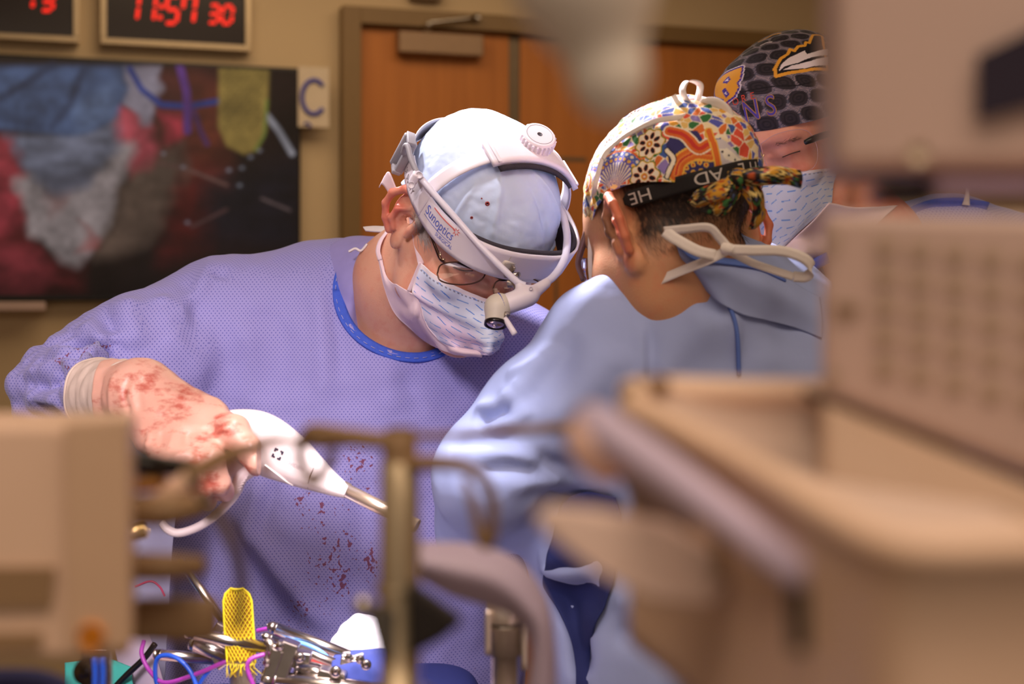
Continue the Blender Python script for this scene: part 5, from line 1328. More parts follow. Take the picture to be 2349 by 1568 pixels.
def fan(cx, cy, R0, R1, a0, a1, n):
    c0 = cpx(cx, cy) + np.array([0, -.012]); x_, y_ = U_ - c0[0], V_ - c0[1]; r_ = np.hypot(x_, y_); a_ = np.degrees(np.arctan2(y_, x_)) % 360; inn = (a_ > a0) & (a_ < a1)
    put(inn & (r_ < R1 * 1.42), lin((244, 214, 150))); rr_ = ((a_ - a0) / (a1 - a0) * n) % 1
    put(inn & (r_ < R1) & (r_ > R0), cream); put(inn & (r_ < R1) & (r_ > R0) & (np.abs(rr_ - .5) < .22), pur)
    k_ = ((a_ - a0) / (a1 - a0) * n * .75) % 1; dd = np.hypot((k_ - .5) * (R1 * math.radians(a1 - a0) / (n * .75)), r_ - R1 * 1.10)
    put(inn & (dd < .0042), pur); put(inn & (dd < .0022), yel)
    dd = np.hypot((k_ - .5) * (R1 * math.radians(a1 - a0) / (n * .75)), r_ - R1 * 1.27); put(inn & (dd < .0040), blu); put(inn & (dd < .0018), cream)
    put(inn & (np.abs(r_ - R1 * 1.4) < .0012), org)
def flower(px, py, R, n=7, rot=0.0):
    c0 = cpx(px, py); x_, y_ = U_ - c0[0], V_ - c0[1]; r_ = np.hypot(x_, y_); a_ = np.arctan2(y_, x_) + rot
    sc2 = R * (1 + .09 * np.cos(a_ * n)); put(r_ < sc2 * 1.30, grn * .9); put(r_ < sc2 * 1.22, yel); put(r_ < sc2 * 1.14, cream)
    k_ = (a_ / (2 * np.pi) * n) % 1 - .5; tx = k_ * 2 * np.pi / n * r_; ty = r_ - R * .70
    put((tx / (R * .20)) ** 2 + (ty / (R * .30)) ** 2 < 1, org); put((tx / (R * .16)) ** 2 + (ty / (R * .26)) ** 2 < 1, blk)
    put(r_ < R * .30, yel); put(r_ < R * .20, org); put(r_ < R * .10, cream)
# large motifs: fans, petalled rosettes, an orange scroll and a grey medallion
fan(1405, 412, .006, .034, 20, 150, 15); fan(1352, 410, .004, .024, 30, 150, 9)
c0 = cpx(1345, 420); r_ = np.hypot(U_ - c0[0], V_ - c0[1])
for q, col_ in [(.016, yel), (.0135, red), (.0105, cream), (.0085, org), (.006, yel), (.004, blk)]: put(r_ < q, col_)
for px, py, R in [(1490, 330, .0125), (1478, 405, .0135), (1455, 262, .011), (1395, 330, .010)]: flower(px, py, R, 8, px * .01)
def scroll(pts, w, cols):
    q = np.array([cpx(*p) for p in pts]); q = catmull(q, 24); d_ = line_d(U_, V_, q)
    for k_, col_ in cols: put(d_ < w * k_, col_)
put(poly_sd(U_, V_, [cpx(*p) for p in [(1528, 330), (1545, 300), (1600, 300), (1640, 380), (1600, 410), (1540, 410)]]) < 0, lin((60, 56, 110)))
scroll([(1550, 400), (1560, 370), (1595, 350), (1630, 352)], .0058, [(1.35, yel), (1.0, org), (.45, lin((232, 140, 70))), (.15, red)])
scroll([(1535, 300), (1570, 310), (1600, 340), (1625, 330)], .0045, [(1.3, cream), (1.0, org), (.4, red)])
scroll([(1530, 345), (1545, 365), (1535, 390), (1530, 405)], .002, [(1.5, blk), (1.0, cream)])
for px, py in [(1575, 385), (1590, 378), (1605, 372), (1620, 378), (1590, 395), (1608, 392), (1570, 400)]:
    c0 = cpx(px, py); r_ = np.hypot(U_ - c0[0], V_ - c0[1]); put(r_ < .0024, yel); put(r_ < .001, red)
put(poly_sd(U_, V_, [cpx(*p) for p in [(1626, 320), (1660, 320), (1712, 375), (1690, 388), (1650, 378)]]) < 0, lin((214, 206, 214)))
put(poly_sd(U_, V_, [cpx(*p) for p in [(1650, 342), (1668, 340), (1700, 366), (1690, 376), (1662, 364)]]) < 0, lin((246, 238, 226)))
for px, py in [(1657, 348), (1672, 356), (1686, 366)]:
    c0 = cpx(px, py); put(np.hypot(U_ - c0[0], V_ - c0[1]) < .0012, blk)
scroll([(1626, 300), (1640, 340), (1648, 380)], .0028, [(1.3, yel), (.8, org)])
cb2 = np.vstack([cc, cc * .6 + .2])
M_capB = attr_mat('cap_print', rough=.85, bump=.1, bscale=250)
cBo = mobj('patterned_cap', capB.finish(), M_capB, assist, col=cb2)

# elastic strap with lettering, running round the back of the cap
st_pts = [(1432, 462), (1470, 450), (1530, 432), (1590, 415), (1650, 400), (1700, 388), (1738, 384)]
def onB(px, py, off):
    p, n = cast(tB, px, py, off, 1.36); return p, n
sp_ = []; sn_ = []
for a, b in st_pts:
    c1_, c2_ = cast(tB, a, b, 0, 9.0)[0], cast(headB, a, b, 0, 9.0)[0]; y_ = min(c1_[1], c2_[1])
    sp_.append(y_ if y_ < 2 else 1.36)
yy_ = np.array(sp_); yy_[1:-1] = np.minimum(yy_[1:-1], (yy_[:-2] + yy_[2:]) / 2 + .002)
sp_ = [P(a, b, y_ - .0035) for (a, b), y_ in zip(st_pts, yy_)]
stc = catmull(np.array(sp_), 80); tg = np.gradient(stc, axis=0); tg /= np.linalg.norm(tg, axis=1)[:, None]
cenB = PB.w(capB.c); out_ = stc - cenB; out_ -= tg * np.sum(out_ * tg, 1)[:, None]; out_ /= np.linalg.norm(out_, axis=1)[:, None]; acr = np.cross(tg, out_)
acr = acr * np.sign(acr[:, 2:3])
strap = thing('eyewear_strap', 'black elastic eyewear strap with white HEAD lettering around the patterned cap', 'strap', stc[40])
sw = np.interp(np.linspace(0, 1, 80), [0, .06, .3, 1], [.006, .0165, .0165, .0165])
Gs = stc[:, None] + acr[:, None] * (np.linspace(-.5, .5, 6)[None, :, None] * sw[:, None, None]) + out_[:, None] * .0006
mobj('webbing', sheet(Gs, .0016), mat('strap_black', (30, 26, 28), .8, var=.05, bump=.3, bscale=900), strap)
slen = np.r_[0, np.cumsum(np.linalg.norm(np.diff(stc, axis=0), axis=1))]
def strap_text(s, u0, size, sq=1.0, flip=True):
    v, f = text2d(s, size); v = v * np.array([sq, 1])
    v = v - np.array([v[:, 0].min(), (v[:, 1].min() + v[:, 1].max()) / 2])
    if flip: v = -v + np.array([v[:, 0].max(), 0])        # upside down, as worn
    u = np.clip(u0 + v[:, 0], 0, slen[-1]); i = np.interp(u, slen, np.arange(80)); k_ = i.astype(int).clip(0, 78); t_ = (i - k_)[:, None]
    g = lambda A: A[k_] * (1 - t_) + A[k_ + 1] * t_
    return mobj('lettering', (g(stc) + g(acr) * v[:, 1:2] + g(out_) * .0019, f), mat('strap_print', (206, 196, 192), .7, var=0), strap, smooth=False)
L_ = slen[-1]
strap_text('HE', L_ * .055, .0165, 1.25); strap_text('AD', L_ * .50, .0165, 1.25); strap_text('H', L_ * .905, .0165, 1.1); strap_text('E', L_ * .80, .0165, 1.1)

# fabric bow of the cap at the back
def bow_piece(ctrl, seed, par, nu=40, nv=24):
    G_ = patch_grid([[P(*q) for q in r] for r in ctrl], nu, nv); G_ = G_ + gnormals(G_) * (.0028 * vnoise(G_.reshape(-1, 3) * 70, seed).reshape(nu, nv))[..., None]
    v_, f_ = sheet(G_, .0022)
    q = G_.reshape(-1, 3) * 1000 / 7; n1 = vnoise(q, seed); n2 = vnoise(q * 1.9, seed + 3)
    c_ = np.where((n1 > .15)[:, None], lin((206, 150, 50)), lin((40, 34, 34))); c_ = np.where((n2 > .45)[:, None], lin((180, 80, 40)), c_); c_ = np.where((n2 < -.5)[:, None], lin((70, 84, 120)), c_); c_ = np.where(((n1 < -.45) & (n2 > 0))[:, None], lin((60, 110, 60)), c_); c_ = np.where((np.abs(n1) < .06)[:, None], lin((232, 206, 130)), c_)
    return mobj('cap_bow', (v_, f_), M_capB, par, col=np.vstack([c_, c_]))
d0 = 1.318
bow_piece([[(1688, 396, d0), (1740, 385, d0 - .01), (1790, 384, d0 - .012), (1835, 392, d0 - .006)], [(1688, 408, d0 - .006), (1740, 402, d0 - .02), (1790, 400, d0 - .02), (1839, 412, d0 - .01)], [(1690, 422, d0), (1740, 420, d0 - .01), (1795, 422, d0 - .012), (1836, 430, d0 - .006)]], 41, cBo)
bow_piece([[(1684, 402, d0), (1640, 418, d0 - .010), (1600, 438, d0 - .006), (1578, 462, d0 + .004)], [(1690, 420, d0 - .008), (1655, 440, d0 - .02), (1620, 456, d0 - .014), (1590, 470, d0)], [(1696, 436, d0), (1665, 455, d0 - .010), (1630, 468, d0 - .006), (1605, 474, d0 + .004)]], 42, cBo)
bow_piece([[(1682, 420, d0), (1658, 440, d0 - .006), (1630, 468, d0 - .008), (1606, 484, d0 - .004)], [(1692, 432, d0 - .006), (1672, 455, d0 - .014), (1648, 480, d0 - .014), (1628, 492, d0 - .008)], [(1702, 436, d0), (1685, 462, d0 - .006), (1664, 486, d0 - .006), (1648, 496, d0 - .002)]], 43, cBo)
bow_piece([[(1700, 408, d0), (1725, 420, d0 - .004), (1748, 445, d0), (1752, 490, d0 + .010), (1738, 520, d0 + .02)], [(1702, 424, d0 - .006), (1728, 444, d0 - .010), (1742, 470, d0 - .006), (1738, 500, d0 + .006), (1728, 524, d0 + .018)], [(1700, 440, d0), (1716, 462, d0 - .004), (1726, 486, d0), (1722, 505, d0 + .010), (1716, 526, d0 + .02)]], 44, cBo)
bow_piece([[(1672, 396, d0 + .004), (1690, 390, d0 - .004), (1712, 392, d0 + .004)], [(1670, 416, d0 - .004), (1692, 414, d0 - .016), (1716, 412, d0 - .004)], [(1674, 438, d0 + .004), (1694, 444, d0 - .004), (1714, 434, d0 + .004)]], 45, cBo)

# mask ties knotted on top of the cap, and the strap past the ear
msk = thing('mask_ties', 'white mask ties knotted in a bow on top of the patterned cap', 'mask', P(1600, 275, 1.40))
kt = (1598, 262, 1.385)
tape('loop', [kt, (1582, 240, 1.380), (1566, 212, 1.378), (1572, 190, 1.380), (1588, 186, 1.380), (1606, 196, 1.380), (1602, 225, 1.380), kt], (.6, -.8, 0), .0085, msk)
tape('loop', [kt, (1575, 250, 1.38), (1555, 235, 1.378), (1545, 218, 1.378)], (.7, 0, .5), .005, msk)
tape('loop', [kt, (1615, 240, 1.376), (1640, 236, 1.372), (1662, 250, 1.370), (1668, 268, 1.372), (1645, 276, 1.376), (1620, 272, 1.380), kt], (.2, -.5, 1), .011, msk)
tape('tail', [kt, (1625, 280, 1.372), (1650, 283, 1.366), (1668, 275, 1.366)], (.2, -.3, 1), .010, msk)
tape('tail', [kt, (1580, 275, 1.38), (1565, 268, 1.378)], (.3, 0, 1), .006, msk)
mobj('knot', lathe([(-.006, .004), (-.003, .007), (.003, .007), (.006, .004)], P(*kt), (1, -.2, .2), 14), M_tape, msk)
sq = [onB(1386, 365, .0020)[0], onB(1376, 400, .0022)[0], onB(1368, 435, .0022)[0], P(1361, 470, 1.435), P(1356, 510, 1.44), P(1354, 560, 1.445), P(1354, 610, 1.45), P(1358, 652, 1.455)]
mobj('side_strap', ribbon(sq, (1, -.2, 0), .0048, .0010, n=60), M_tape, msk)
mobj('crown_tie', ribbon([P(*kt)] + [onB(a, b, .0018)[0] for a, b in [(1560, 272), (1500, 282), (1440, 312), (1405, 340), (1386, 366)]], (.2, 0, 1), .0055, .0009, n=60), M_tape, msk)
# eyewear arm in front of the ear
ey = thing('protective_eyewear', 'grey eyewear arm and lens edge at the assistant\'s temple', 'glasses', P(1345, 570, 1.46))
M_eyw = mat('eyewear_grey', (150, 120, 122), .3, metal=.5, var=.05)
mobj('arm', tube(PP([(1362, 498, 1.452), (1352, 520, 1.455), (1340, 552, 1.458), (1330, 585, 1.462), (1327, 610, 1.466), (1338, 640, 1.468)]), [.003, .0052, .0052, .0046, .0042, .003], n=40, seg=10, flat=.6), M_eyw, ey)
mobj('hinge', lathe([(-.003, .004), (.003, .004)], P(1352, 512, 1.448), (1, -.3, 0), 14), M_steel, ey)
mobj('lens', sheet(patch_grid([[P(1330, 590, 1.47), P(1325, 612, 1.475), P(1335, 645, 1.48)], [P(1346, 592, 1.49), P(1345, 615, 1.495), P(1350, 645, 1.50)]], 10, 16), .002), M_lens, ey)
mobj('headlight_cable', tube(PP([(1358, 480, 1.45), (1350, 470, 1.46), (1346, 440, 1.475)]), .003, n=12), M_black, ey)

# ================================================================== colleague at the right, half hidden by the monitor
PC = Pose((.356, 1.80, 1.652), head_axes(-43, 24, 3))
coll = thing('person', 'colleague in a black football cap and patterned mask, half hidden by the beige monitor', 'person', (0.52, 1.90, 0.0))
vh, fh = head(PC, [(P(2000, 560, 1.86), .060), (P(2040, 700, 1.90), .075)])
mobj('body', (PC.w(vh), fh), attr_mat('skin_colleague', rough=.45, spec=.4, bump=.12, bscale=500, sss=.08), coll, col=skin_cols(vh, (226, 160, 136), (216, 112, 90), 9))
headC = bvh(PC.w(vh), fh)
F = Field((.28, 1.55, .80), (.98, 2.20, 1.66), .0048)
F.cone(P(1920, 730, 1.90), P(2180, 588, 1.94), .08, .075, .06); F.cone(P(2180, 588, 1.94), P(2340, 640, 1.96), .075, .075, .05); F.cone(P(1840, 860, 1.80), P(1900, 760, 1.88), .08, .085, .06)
F.ell(P(2060, 1000, 1.95), (.24, .16, .30), .06); F.ell(P(2060, 1350, 1.95), (.24, .16, .30), .06); F.cone(P(2340, 640, 1.96), P(2450, 900, 1.9), .085, .07, .04)
hcC, hxC = P(1950, 570, 1.84), unit((-.30, -.62, .70)); F.cone(hcC - hxC * .05, hcC + hxC * .25, .07, .085, .008, sub=True)
vg, fg = F.mesh(); vg = relax(vg, fg, 2); ng = vert_normals(vg, fg)
vg = vg + ng * (.004 * vnoise(vg * 14, 33) + .0018 * vnoise(vg * 40, 34))[:, None]
gC = mobj('gown', (vg, fg), gown_mat('dotted_gown_colleague', (152, 158, 220), (84, 96, 190), 0.0050, 0.16), coll)
gownC = bvh(vg, fg)
mobj('collar', ribbon([P(1790, 660, 1.745), P(1822, 640, 1.745), P(1862, 610, 1.75), P(1900, 590, 1.755)], (.2, -.2, 1), .014, .003, n=30), M_collar, gC)
mobj('collar', ribbon([cast(gownC, a_, b_, .003, 1.86)[0] for a_, b_ in [(2050, 520), (2090, 492), (2140, 474), (2200, 470), (2262, 480)]], (.2, -.5, 1), .016, .003, n=40), M_collar, gC)
gt_ = cast(gownC, 2214, 476, .004, 1.86)[0]
mobj('gown_tie', ribbon([gt_, gt_ + np.array([.001, -.002, .012]), gt_ + np.array([.003, .002, .030])], (1, -.3, 0), .006, .001, n=14, w=[.010, .006, .003]), M_tape, gC)
# black cap
rC = ell_rad(.087, .112, .093)
def radC(D):
    r = rC(D) + (.0020 * vnoise((D * 3.0).reshape(-1, 3), 51) + .0008 * vnoise((D * 10).reshape(-1, 3), 52)).reshape(D.shape[:-1])
    b = unit(np.array([.35, .80, .52])); return r + .010 * np.exp(-((1 - D @ b) / .06))
capC = Cap(PC, (0, -.010, .042), radC, lambda u: np.radians(np.interp(np.abs(((u + np.pi) % (2 * np.pi)) - np.pi), [0, .6, 1.57, 2.4, np.pi], [0, 0, -3, -16, -24])), 560, 240, focus=(2.6, .45))
tC = bvh(capC.world(), capC.f)
p0, n0 = cast(tC, 1770, 200); capC.chart_setup(PC.l(p0) - capC.c, PC.R.T @ np.array([0, 0, 1.0]))
XY = capC.chart(capC.D); U_, V_ = XY[:, 0].copy(), XY[:, 1].copy()
def cq(px, py): return capC.at(tC, px, py)
a0 = cq(1770, 200); a1 = cq(1800, 195); ang = math.atan2(*(a1 - a0)[::-1]); ca, sa = math.cos(ang), math.sin(ang)
u_ = (U_ * ca + V_ * sa) / .0275; v_ = (-U_ * sa + V_ * ca) / .0205 + .35
row = np.floor(v_); fu = (u_ + .5 * (row % 2) + .12 * vnoise(np.stack([u_, v_, 0 * u_], -1), 5)) % 1 - .5; fv = v_ - row - .5 + .18 * fu
rr = (np.abs(fu / .45) ** 2.6 + np.abs(fv / .43) ** 2.6) ** (1 / 2.6)
wv = .5 + .5 * np.sin(rr * 16 + 3 * vnoise(np.stack([u_ * 1.5, v_ * 1.5, 0 * u_], -1), 6))
cc = np.where((rr < 1.0)[:, None], lin((34, 30, 38)) + (lin((62, 54, 62)) - lin((34, 30, 38))) * (wv * .6)[:, None], lin((112, 102, 116)) + (lin((150, 134, 142)) - lin((112, 102, 116))) * (wv)[:, None])
cc = np.where(((rr > .92) & (rr < 1.02))[:, None], lin((56, 52, 64)), cc); cc = np.where(((rr > 1.10) & (rr < 1.18))[:, None], lin((86, 86, 104)), cc)
gold, purp, whit, dark = lin((232, 164, 56)), lin((72, 52, 150)), lin((232, 220, 228)), lin((28, 24, 32))
def pc(poly, c, grow=0.0):
    global cc
    m_ = poly_sd(U_, V_, [cq(*p) for p in poly]) < grow; cc = np.where(m_[:, None], c, cc)
def lc(pts, c, w):
    global cc
    m_ = line_d(U_, V_, [cq(*p) for p in pts]) < w; cc = np.where(m_[:, None], c, cc)
# letter emblem at the front
Bp = [(1640, 190), (1660, 172), (1702, 154), (1698, 180), (1690, 190), (1694, 200), (1684, 220), (1668, 232), (1656, 242), (1660, 228), (1640, 220), (1632, 205)]
pc(Bp, whit, .0034); pc(Bp, purp, .0022); pc(Bp, gold)
pc([(1657, 190), (1672, 174), (1676, 182), (1668, 192)], purp); pc([(1656, 208), (1664, 200), (1674, 216), (1666, 224)], purp); pc([(1662, 187), (1670, 179), (1671, 185)], whit); pc([(1661, 214), (1665, 210), (1669, 219)], whit)
# pale beak-like emblem with a gold outline
bk_ = [(1780, 176), (1776, 158), (1790, 134), (1806, 124), (1812, 112), (1822, 116), (1830, 106), (1846, 104), (1848, 96), (1856, 98), (1864, 80), (1884, 66), (1896, 60), (1900, 160), (1860, 160), (1810, 168)]
pc(bk_, gold, .0016); pc(bk_, dark, -.0026)
pc([(1786, 164), (1792, 148), (1810, 132), (1846, 116), (1852, 124), (1900, 112), (1900, 126), (1830, 144), (1800, 152)], whit)
pc([(1796, 161), (1816, 150), (1860, 140), (1900, 130), (1900, 150), (1850, 156)], whit)
lc([(1740, 96), (1765, 84), (1790, 76)], gold, .0016); lc([(1745, 104), (1758, 98), (1770, 96)], whit, .0012)
lc([(1700, 212), (1760, 200), (1830, 196), (1880, 184)], dark, .0008)
cCo = mobj('football_cap', capC.finish(), attr_mat('cap_print_dark', rough=.8, bump=.08, bscale=250), coll, col=np.vstack([cc, cc * .5]))
def cap_text(s, pts, size, m, lift=.0010, grow=None, par=None, sq=.9):
    """Letters set one by one along a line on the cap."""
    q = [cq(*p) for p in pts]
    for ch, a, b in zip(s, q[:-1], q[1:]):
        v, f = text2d(ch, size); v = v * np.array([sq, 1]) - np.array([v[:, 0].min() * sq, 0]); e = unit(b - a); n = np.array([-e[1], e[0]])
        if grow: c_ = v.mean(0); 
        pos = a + v[:, :1] * e + v[:, 1:2] * n
        mobj('lettering', (capC.unchart(pos, lift), f), m, cCo, smooth=False)
M_let = mat('letter_purple', (84, 66, 158), .8, var=0); M_letg = mat('letter_gold', (196, 140, 60), .8, var=0); M_letr = mat('letter_red', (206, 74, 56), .8, var=0)
en = [(1677, 296), (1713, 280), (1762, 266), (1800, 258)]
for dx, dy in ((-1.6, 0), (1.6, 0), (0, -1.6), (0, 1.6)): cap_text('ENS', [(a + dx, b + dy) for a, b in en], .031, M_letg, .0009, sq=.78)
cap_text('ENS', en, .031, M_let, .0014, sq=.78)
cap_text('MORE', [(1667, 253), (1684, 243), (1704, 234), (1724, 228), (1740, 224)], .0105, M_letr, .0011)

# mask of the colleague
def hpc(px, py, off, fb=1.74): p, n = cast(headC, px, py, 0, fb); d = unit(p - np.array(CAMP)); return p - d * off
mkc = patch_grid([[hpc(a, b, o) for a, b, o in r] for r in [
    [(1740, 405, .010), (1775, 402, .006), (1830, 394, .005), (1890, 387, .004), (1925, 384, .003)],
    [(1736, 450, .016), (1775, 448, .022), (1830, 440, .016), (1880, 425, .010), (1912, 420, .005)],
    [(1740, 500, .018), (1775, 505, .028), (1830, 500, .022), (1875, 470, .014), (1908, 462, .006)],
    [(1750, 555, .018), (1775, 560, .026), (1815, 540, .022), (1850, 510, .016), (1906, 464, .008)],
    [(1755, 595, .012), (1775, 590, .016), (1800, 565, .018), (1840, 525, .016), (1903, 468, .010)]]], 130, 150)
mkc = smooth_depth(mkc, 120); mkc = clear_of(mkc, headC, .005); mkc = smooth_depth(mkc, 20)
V2, U2 = np.meshgrid(np.linspace(0, 1, 130), np.linspace(0, 1, 150), indexing='ij')
d_, lev = dashes(U2[:, ::-1], V2, 8, 11)
cm = np.zeros((130, 150, 3)) + lin((206, 212, 230)); cm = np.where(d_[..., None], lin((120, 160, 224)), cm); cm[:5] = lin((232, 224, 232)); cm[6:8, (np.arange(150) // 3) % 2 == 0] = lin((150, 150, 170))
mC = mobj('face_mask', sheet(mkc, .0012), attr_mat('mask_print', rough=.85, bump=.1, bscale=300), coll, col=np.vstack([cm.reshape(-1, 3)] * 2))
wl = patch_grid([[hpc(a, b, o) for a, b, o in r] for r in [
    [(1904, 466, .012), (1845, 522, .018), (1805, 562, .020), (1775, 590, .018)], [(1960, 476, .014), (1890, 540, .022), (1850, 578, .022), (1800, 592, .020)], [(2060, 470, .012), (1960, 560, .02), (1900, 600, .02), (1830, 592, .020)]]], 40, 50)
wl = smooth_depth(wl, 60); wl = wl + gnormals(wl) * (.003 * vnoise(wl.reshape(-1, 3) * 30, 12).reshape(40, 50))[..., None]
mobj('mask_flap', sheet(wl, .0012), M_maskw, mC)
# clear glasses and one dark clip at the temple
gC_ = thing('eyeglasses', 'rimless clear eyeglasses on the colleague in the black cap', 'glasses', hpc(1810, 350, .02))
rim = [hpc(a, b, .018) for a, b in [(1745, 330), (1780, 308), (1830, 297), (1858, 305), (1875, 340), (1872, 375), (1850, 392), (1800, 396), (1760, 380)]]
rm = np.array(rim); cy_ = rm[:, 1].mean(); rm = np.array([np.array(CAMP) + (q - np.array(CAMP)) * ((cy_ + .3 * (q[1] - cy_)) / q[1]) for q in rm])
rimc = catmull(np.vstack([rm, rm[:1]]), 60)
mobj('rim', tube(rimc, .00035, n=70, seg=5, caps=False), mat('clear_rim', (200, 160, 170), .2, var=0), gC_)
c_ = rimc.mean(0); v = np.vstack([rimc[:-1], c_ + np.array([0, -.003, 0])]); k = len(rimc) - 1
mobj('lens', (v, [(j, (j + 1) % k, k) for j in range(k)]), M_lens, gC_)
mobj('temple', tube([hpc(1846, 327, .016), hpc(1862, 320, .018), hpc(1890, 310, .016), hpc(1930, 300, .012)], [.003, .0042, .0042, .004], n=20, seg=10), M_black, gC_)
mobj('bridge', tube([rm[0] + np.array([.004, -.002, -.012]), rm[0] + np.array([0, -.003, -.018]), rm[0] + np.array([-.008, 0, -.020])], .0008, n=10), M_brass, gC_)
# brows and lashes
for hd, pr, (b0, b1, b2) in ((headC, coll, ((1795, 360), (1815, 352), (1835, 346))),):
    strands(hd, [((1780, 330), (1830, 318), 2)], 60, 9, .00018, mat('brow_hair', (120, 84, 70), .7), pr, name='eyebrow', dirpx=(10, -3))
    mobj('eyelash', tube([cast(hd, *q, .0006)[0] for q in (b0, b1, b2)], .0007, n=10, seg=5), mat('lash', (70, 46, 44), .7), pr)
mobj('eyelash', tube([cast(headA, *q, .0006)[0] for q in ((1040, 612), (1062, 620), (1085, 620))], .0006, n=10, seg=5), mat('lash', (70, 46, 44), .7), surgeon)

# ================================================================== operating field: draped table, retractor, wires
M_drape = mat('drape_blue', (54, 66, 140), .85, var=.06, scale=20, bump=.4, bscale=40)
M_ret = mat('retractor_steel', (196, 186, 180), .25, metal=1.0, var=.12, scale=90)
tbl = thing('operating_table', 'operating table under a deep blue drape', 'table', (-.12, 1.42, 0))
G = patch_grid([[(-.62, 1.20, .60), (-.30, 1.18, .60), (-.08, 1.16, .60), (-.03, 1.16, .60)], [(-.62, 1.22, .98), (-.30, 1.20, .985), (-.08, 1.19, .985), (-.03, 1.19, .98)], [(-.62, 1.40, 1.01), (-.30, 1.40, 1.015), (-.08, 1.40, 1.02), (-.03, 1.40, 1.0)], [(-.62, 1.56, .99), (-.30, 1.57, 1.00), (-.08, 1.58, 1.02), (-.03, 1.58, .99)], [(-.62, 1.60, .60), (-.30, 1.60, .60), (-.08, 1.60, .60), (-.03, 1.60, .60)]], 60, 70)
G = G + gnormals(G) * (.008 * vnoise(G.reshape(-1, 3) * 12, 3).reshape(60, 70))[..., None]
mobj('drape', sheet(G, .003), M_drape, tbl)
mobj('table_column', join(box((-.33, 1.40, .43), (.26, .22, .86), None, .02), box((-.33, 1.40, .03), (.5, .36, .06), None, .02)), M_steel, tbl, smooth=False)
mobj('table_top', box((-.33, 1.40, .90), (.56, .32, .08), None, .02), M_black, tbl, smooth=False)
# folded dark drape around the field and a pale gauze
def mound(name, label, cat, m, ctrl, seed, amp, nu=40, nv=40, th=.004):
    G_ = patch_grid([[P(*q) for q in r] for r in ctrl], nu, nv); G_ = G_ + gnormals(G_) * (amp * vnoise(G_.reshape(-1, 3) * 40, seed).reshape(nu, nv))[..., None]
    o = mobj(name, sheet(G_, th), m); return tag(o, label, cat)
M_gauze = mat('gauze_white', (244, 240, 250), .9, var=.03, bump=.4, bscale=300)
F = Field(P(740, 1620, 1.36) - .01, P(920, 1380, 1.48) + .01, .002)
F.ell(P(835, 1478, 1.42), (.030, .026, .030), .01); F.ell(P(800, 1500, 1.42), (.018, .02, .018), .012); F.ell(P(850, 1540, 1.42), (.035, .03, .03), .012)
vj, fj = F.mesh(); vj = relax(vj, fj, 2); nj = vert_normals(vj, fj); vj = vj + nj * (.002 * vnoise(vj * 90, 4))[:, None]
o = mobj('gauze_pad', (vj, fj), M_gauze); tag(o, 'bright white gauze pad beside the retractor', 'gauze')
mound('dark_drape', 'navy drape fold under the white gauze pad', 'drape', M_drape, [[(770, 1498, 1.40), (850, 1492, 1.39), (920, 1500, 1.39)], [(760, 1530, 1.36), (850, 1530, 1.35), (930, 1540, 1.36)], [(755, 1640, 1.36), (850, 1640, 1.35), (940, 1640, 1.36)]], 5, .003)
mound('green_drape', 'teal green towel at the lower left behind the monitor', 'towel', mat('teal_cloth', (60, 168, 160), .9, var=.05, bump=.3), [[(150, 1520, 1.48), (240, 1512, 1.47), (300, 1530, 1.47)], [(150, 1590, 1.46), (240, 1590, 1.45), (310, 1600, 1.45)], [(150, 1680, 1.46), (240, 1680, 1.45), (330, 1680, 1.45)]], 6, .002)
mound('grey_drape', 'pale lilac drape corner below the left monitor', 'drape', mat('lilac_cloth', (176, 164, 186), .9, var=.04), [[(250, 1440, 1.50), (310, 1445, 1.49), (340, 1455, 1.49)], [(270, 1510, 1.48), (330, 1510, 1.47), (362, 1515, 1.47)], [(300, 1660, 1.47), (350, 1660, 1.46), (400, 1660, 1.46)]], 7, .001)
mound('grey_sheet', 'grey sheet hanging behind the trigger hand', 'sheet', mat('grey_sheet', (150, 150, 176), .9, var=.03), [[(285, 990, 1.60), (330, 1010, 1.59), (400, 1010, 1.60)], [(285, 1150, 1.60), (340, 1150, 1.59), (405, 1150, 1.60)], [(285, 1300, 1.60), (330, 1300, 1.59), (392, 1300, 1.60)], [(285, 1700, 1.60), (330, 1700, 1.59), (370, 1700, 1.60)]], 8, .001)

ret = thing('chest_retractor', 'steel table retractor frame with jointed rods and clamps', 'retractor', P(700, 1530, 1.38))
def rod(a, b, r, name='rod', m=None, ball=True, par=None):
    a, b = np.array(a), np.array(b); L_ = np.linalg.norm(b - a)
    prof = [(0, .0005), (r * .3, r * .7), (r * .9, r)] if ball else [(0, r)]
    prof += [(L_ * .10, r), (L_ * .101, r * 1.06), (L_ * .115, r * 1.06), (L_ * .116, r), (L_, r)]
    return mobj(name, lathe(prof, a, b - a, 18), m or M_ret, par or ret)
rod(P(612, 1432, 1.385), P(800, 1502, 1.392), .0056)
rod(P(600, 1455, 1.36), P(790, 1528, 1.372), .0042)
rod(P(410, 1280, 1.42), P(520, 1432, 1.395), .0044)
rod(P(428, 1450, 1.355), P(618, 1486, 1.345), .0058, ball=False)
rod(P(440, 1472, 1.375), P(540, 1512, 1.365), .0075, ball=False)
rod(P(355, 1500, 1.40), P(500, 1512, 1.39), .0055, ball=False)
rod(P(676, 1530, 1.34), P(745, 1545, 1.345), .0056, ball=False)
rod(P(700, 1522, 1.375), P(768, 1538, 1.38), .0036, ball=False)
rod(P(600, 1556, 1.335), P(900, 1588, 1.34), .0085, ball=False)
def rbox(px, py, d, w, h, t, a=0.0, name='clamp', bev=.0015):
    c, s = math.cos(a), math.sin(a); R = np.array([[c, 0, -s], [0, 1, 0], [s, 0, c]])
    return mobj(name, box(P(px, py, d), (w, t, h), R, bev), M_ret, ret, smooth=False)
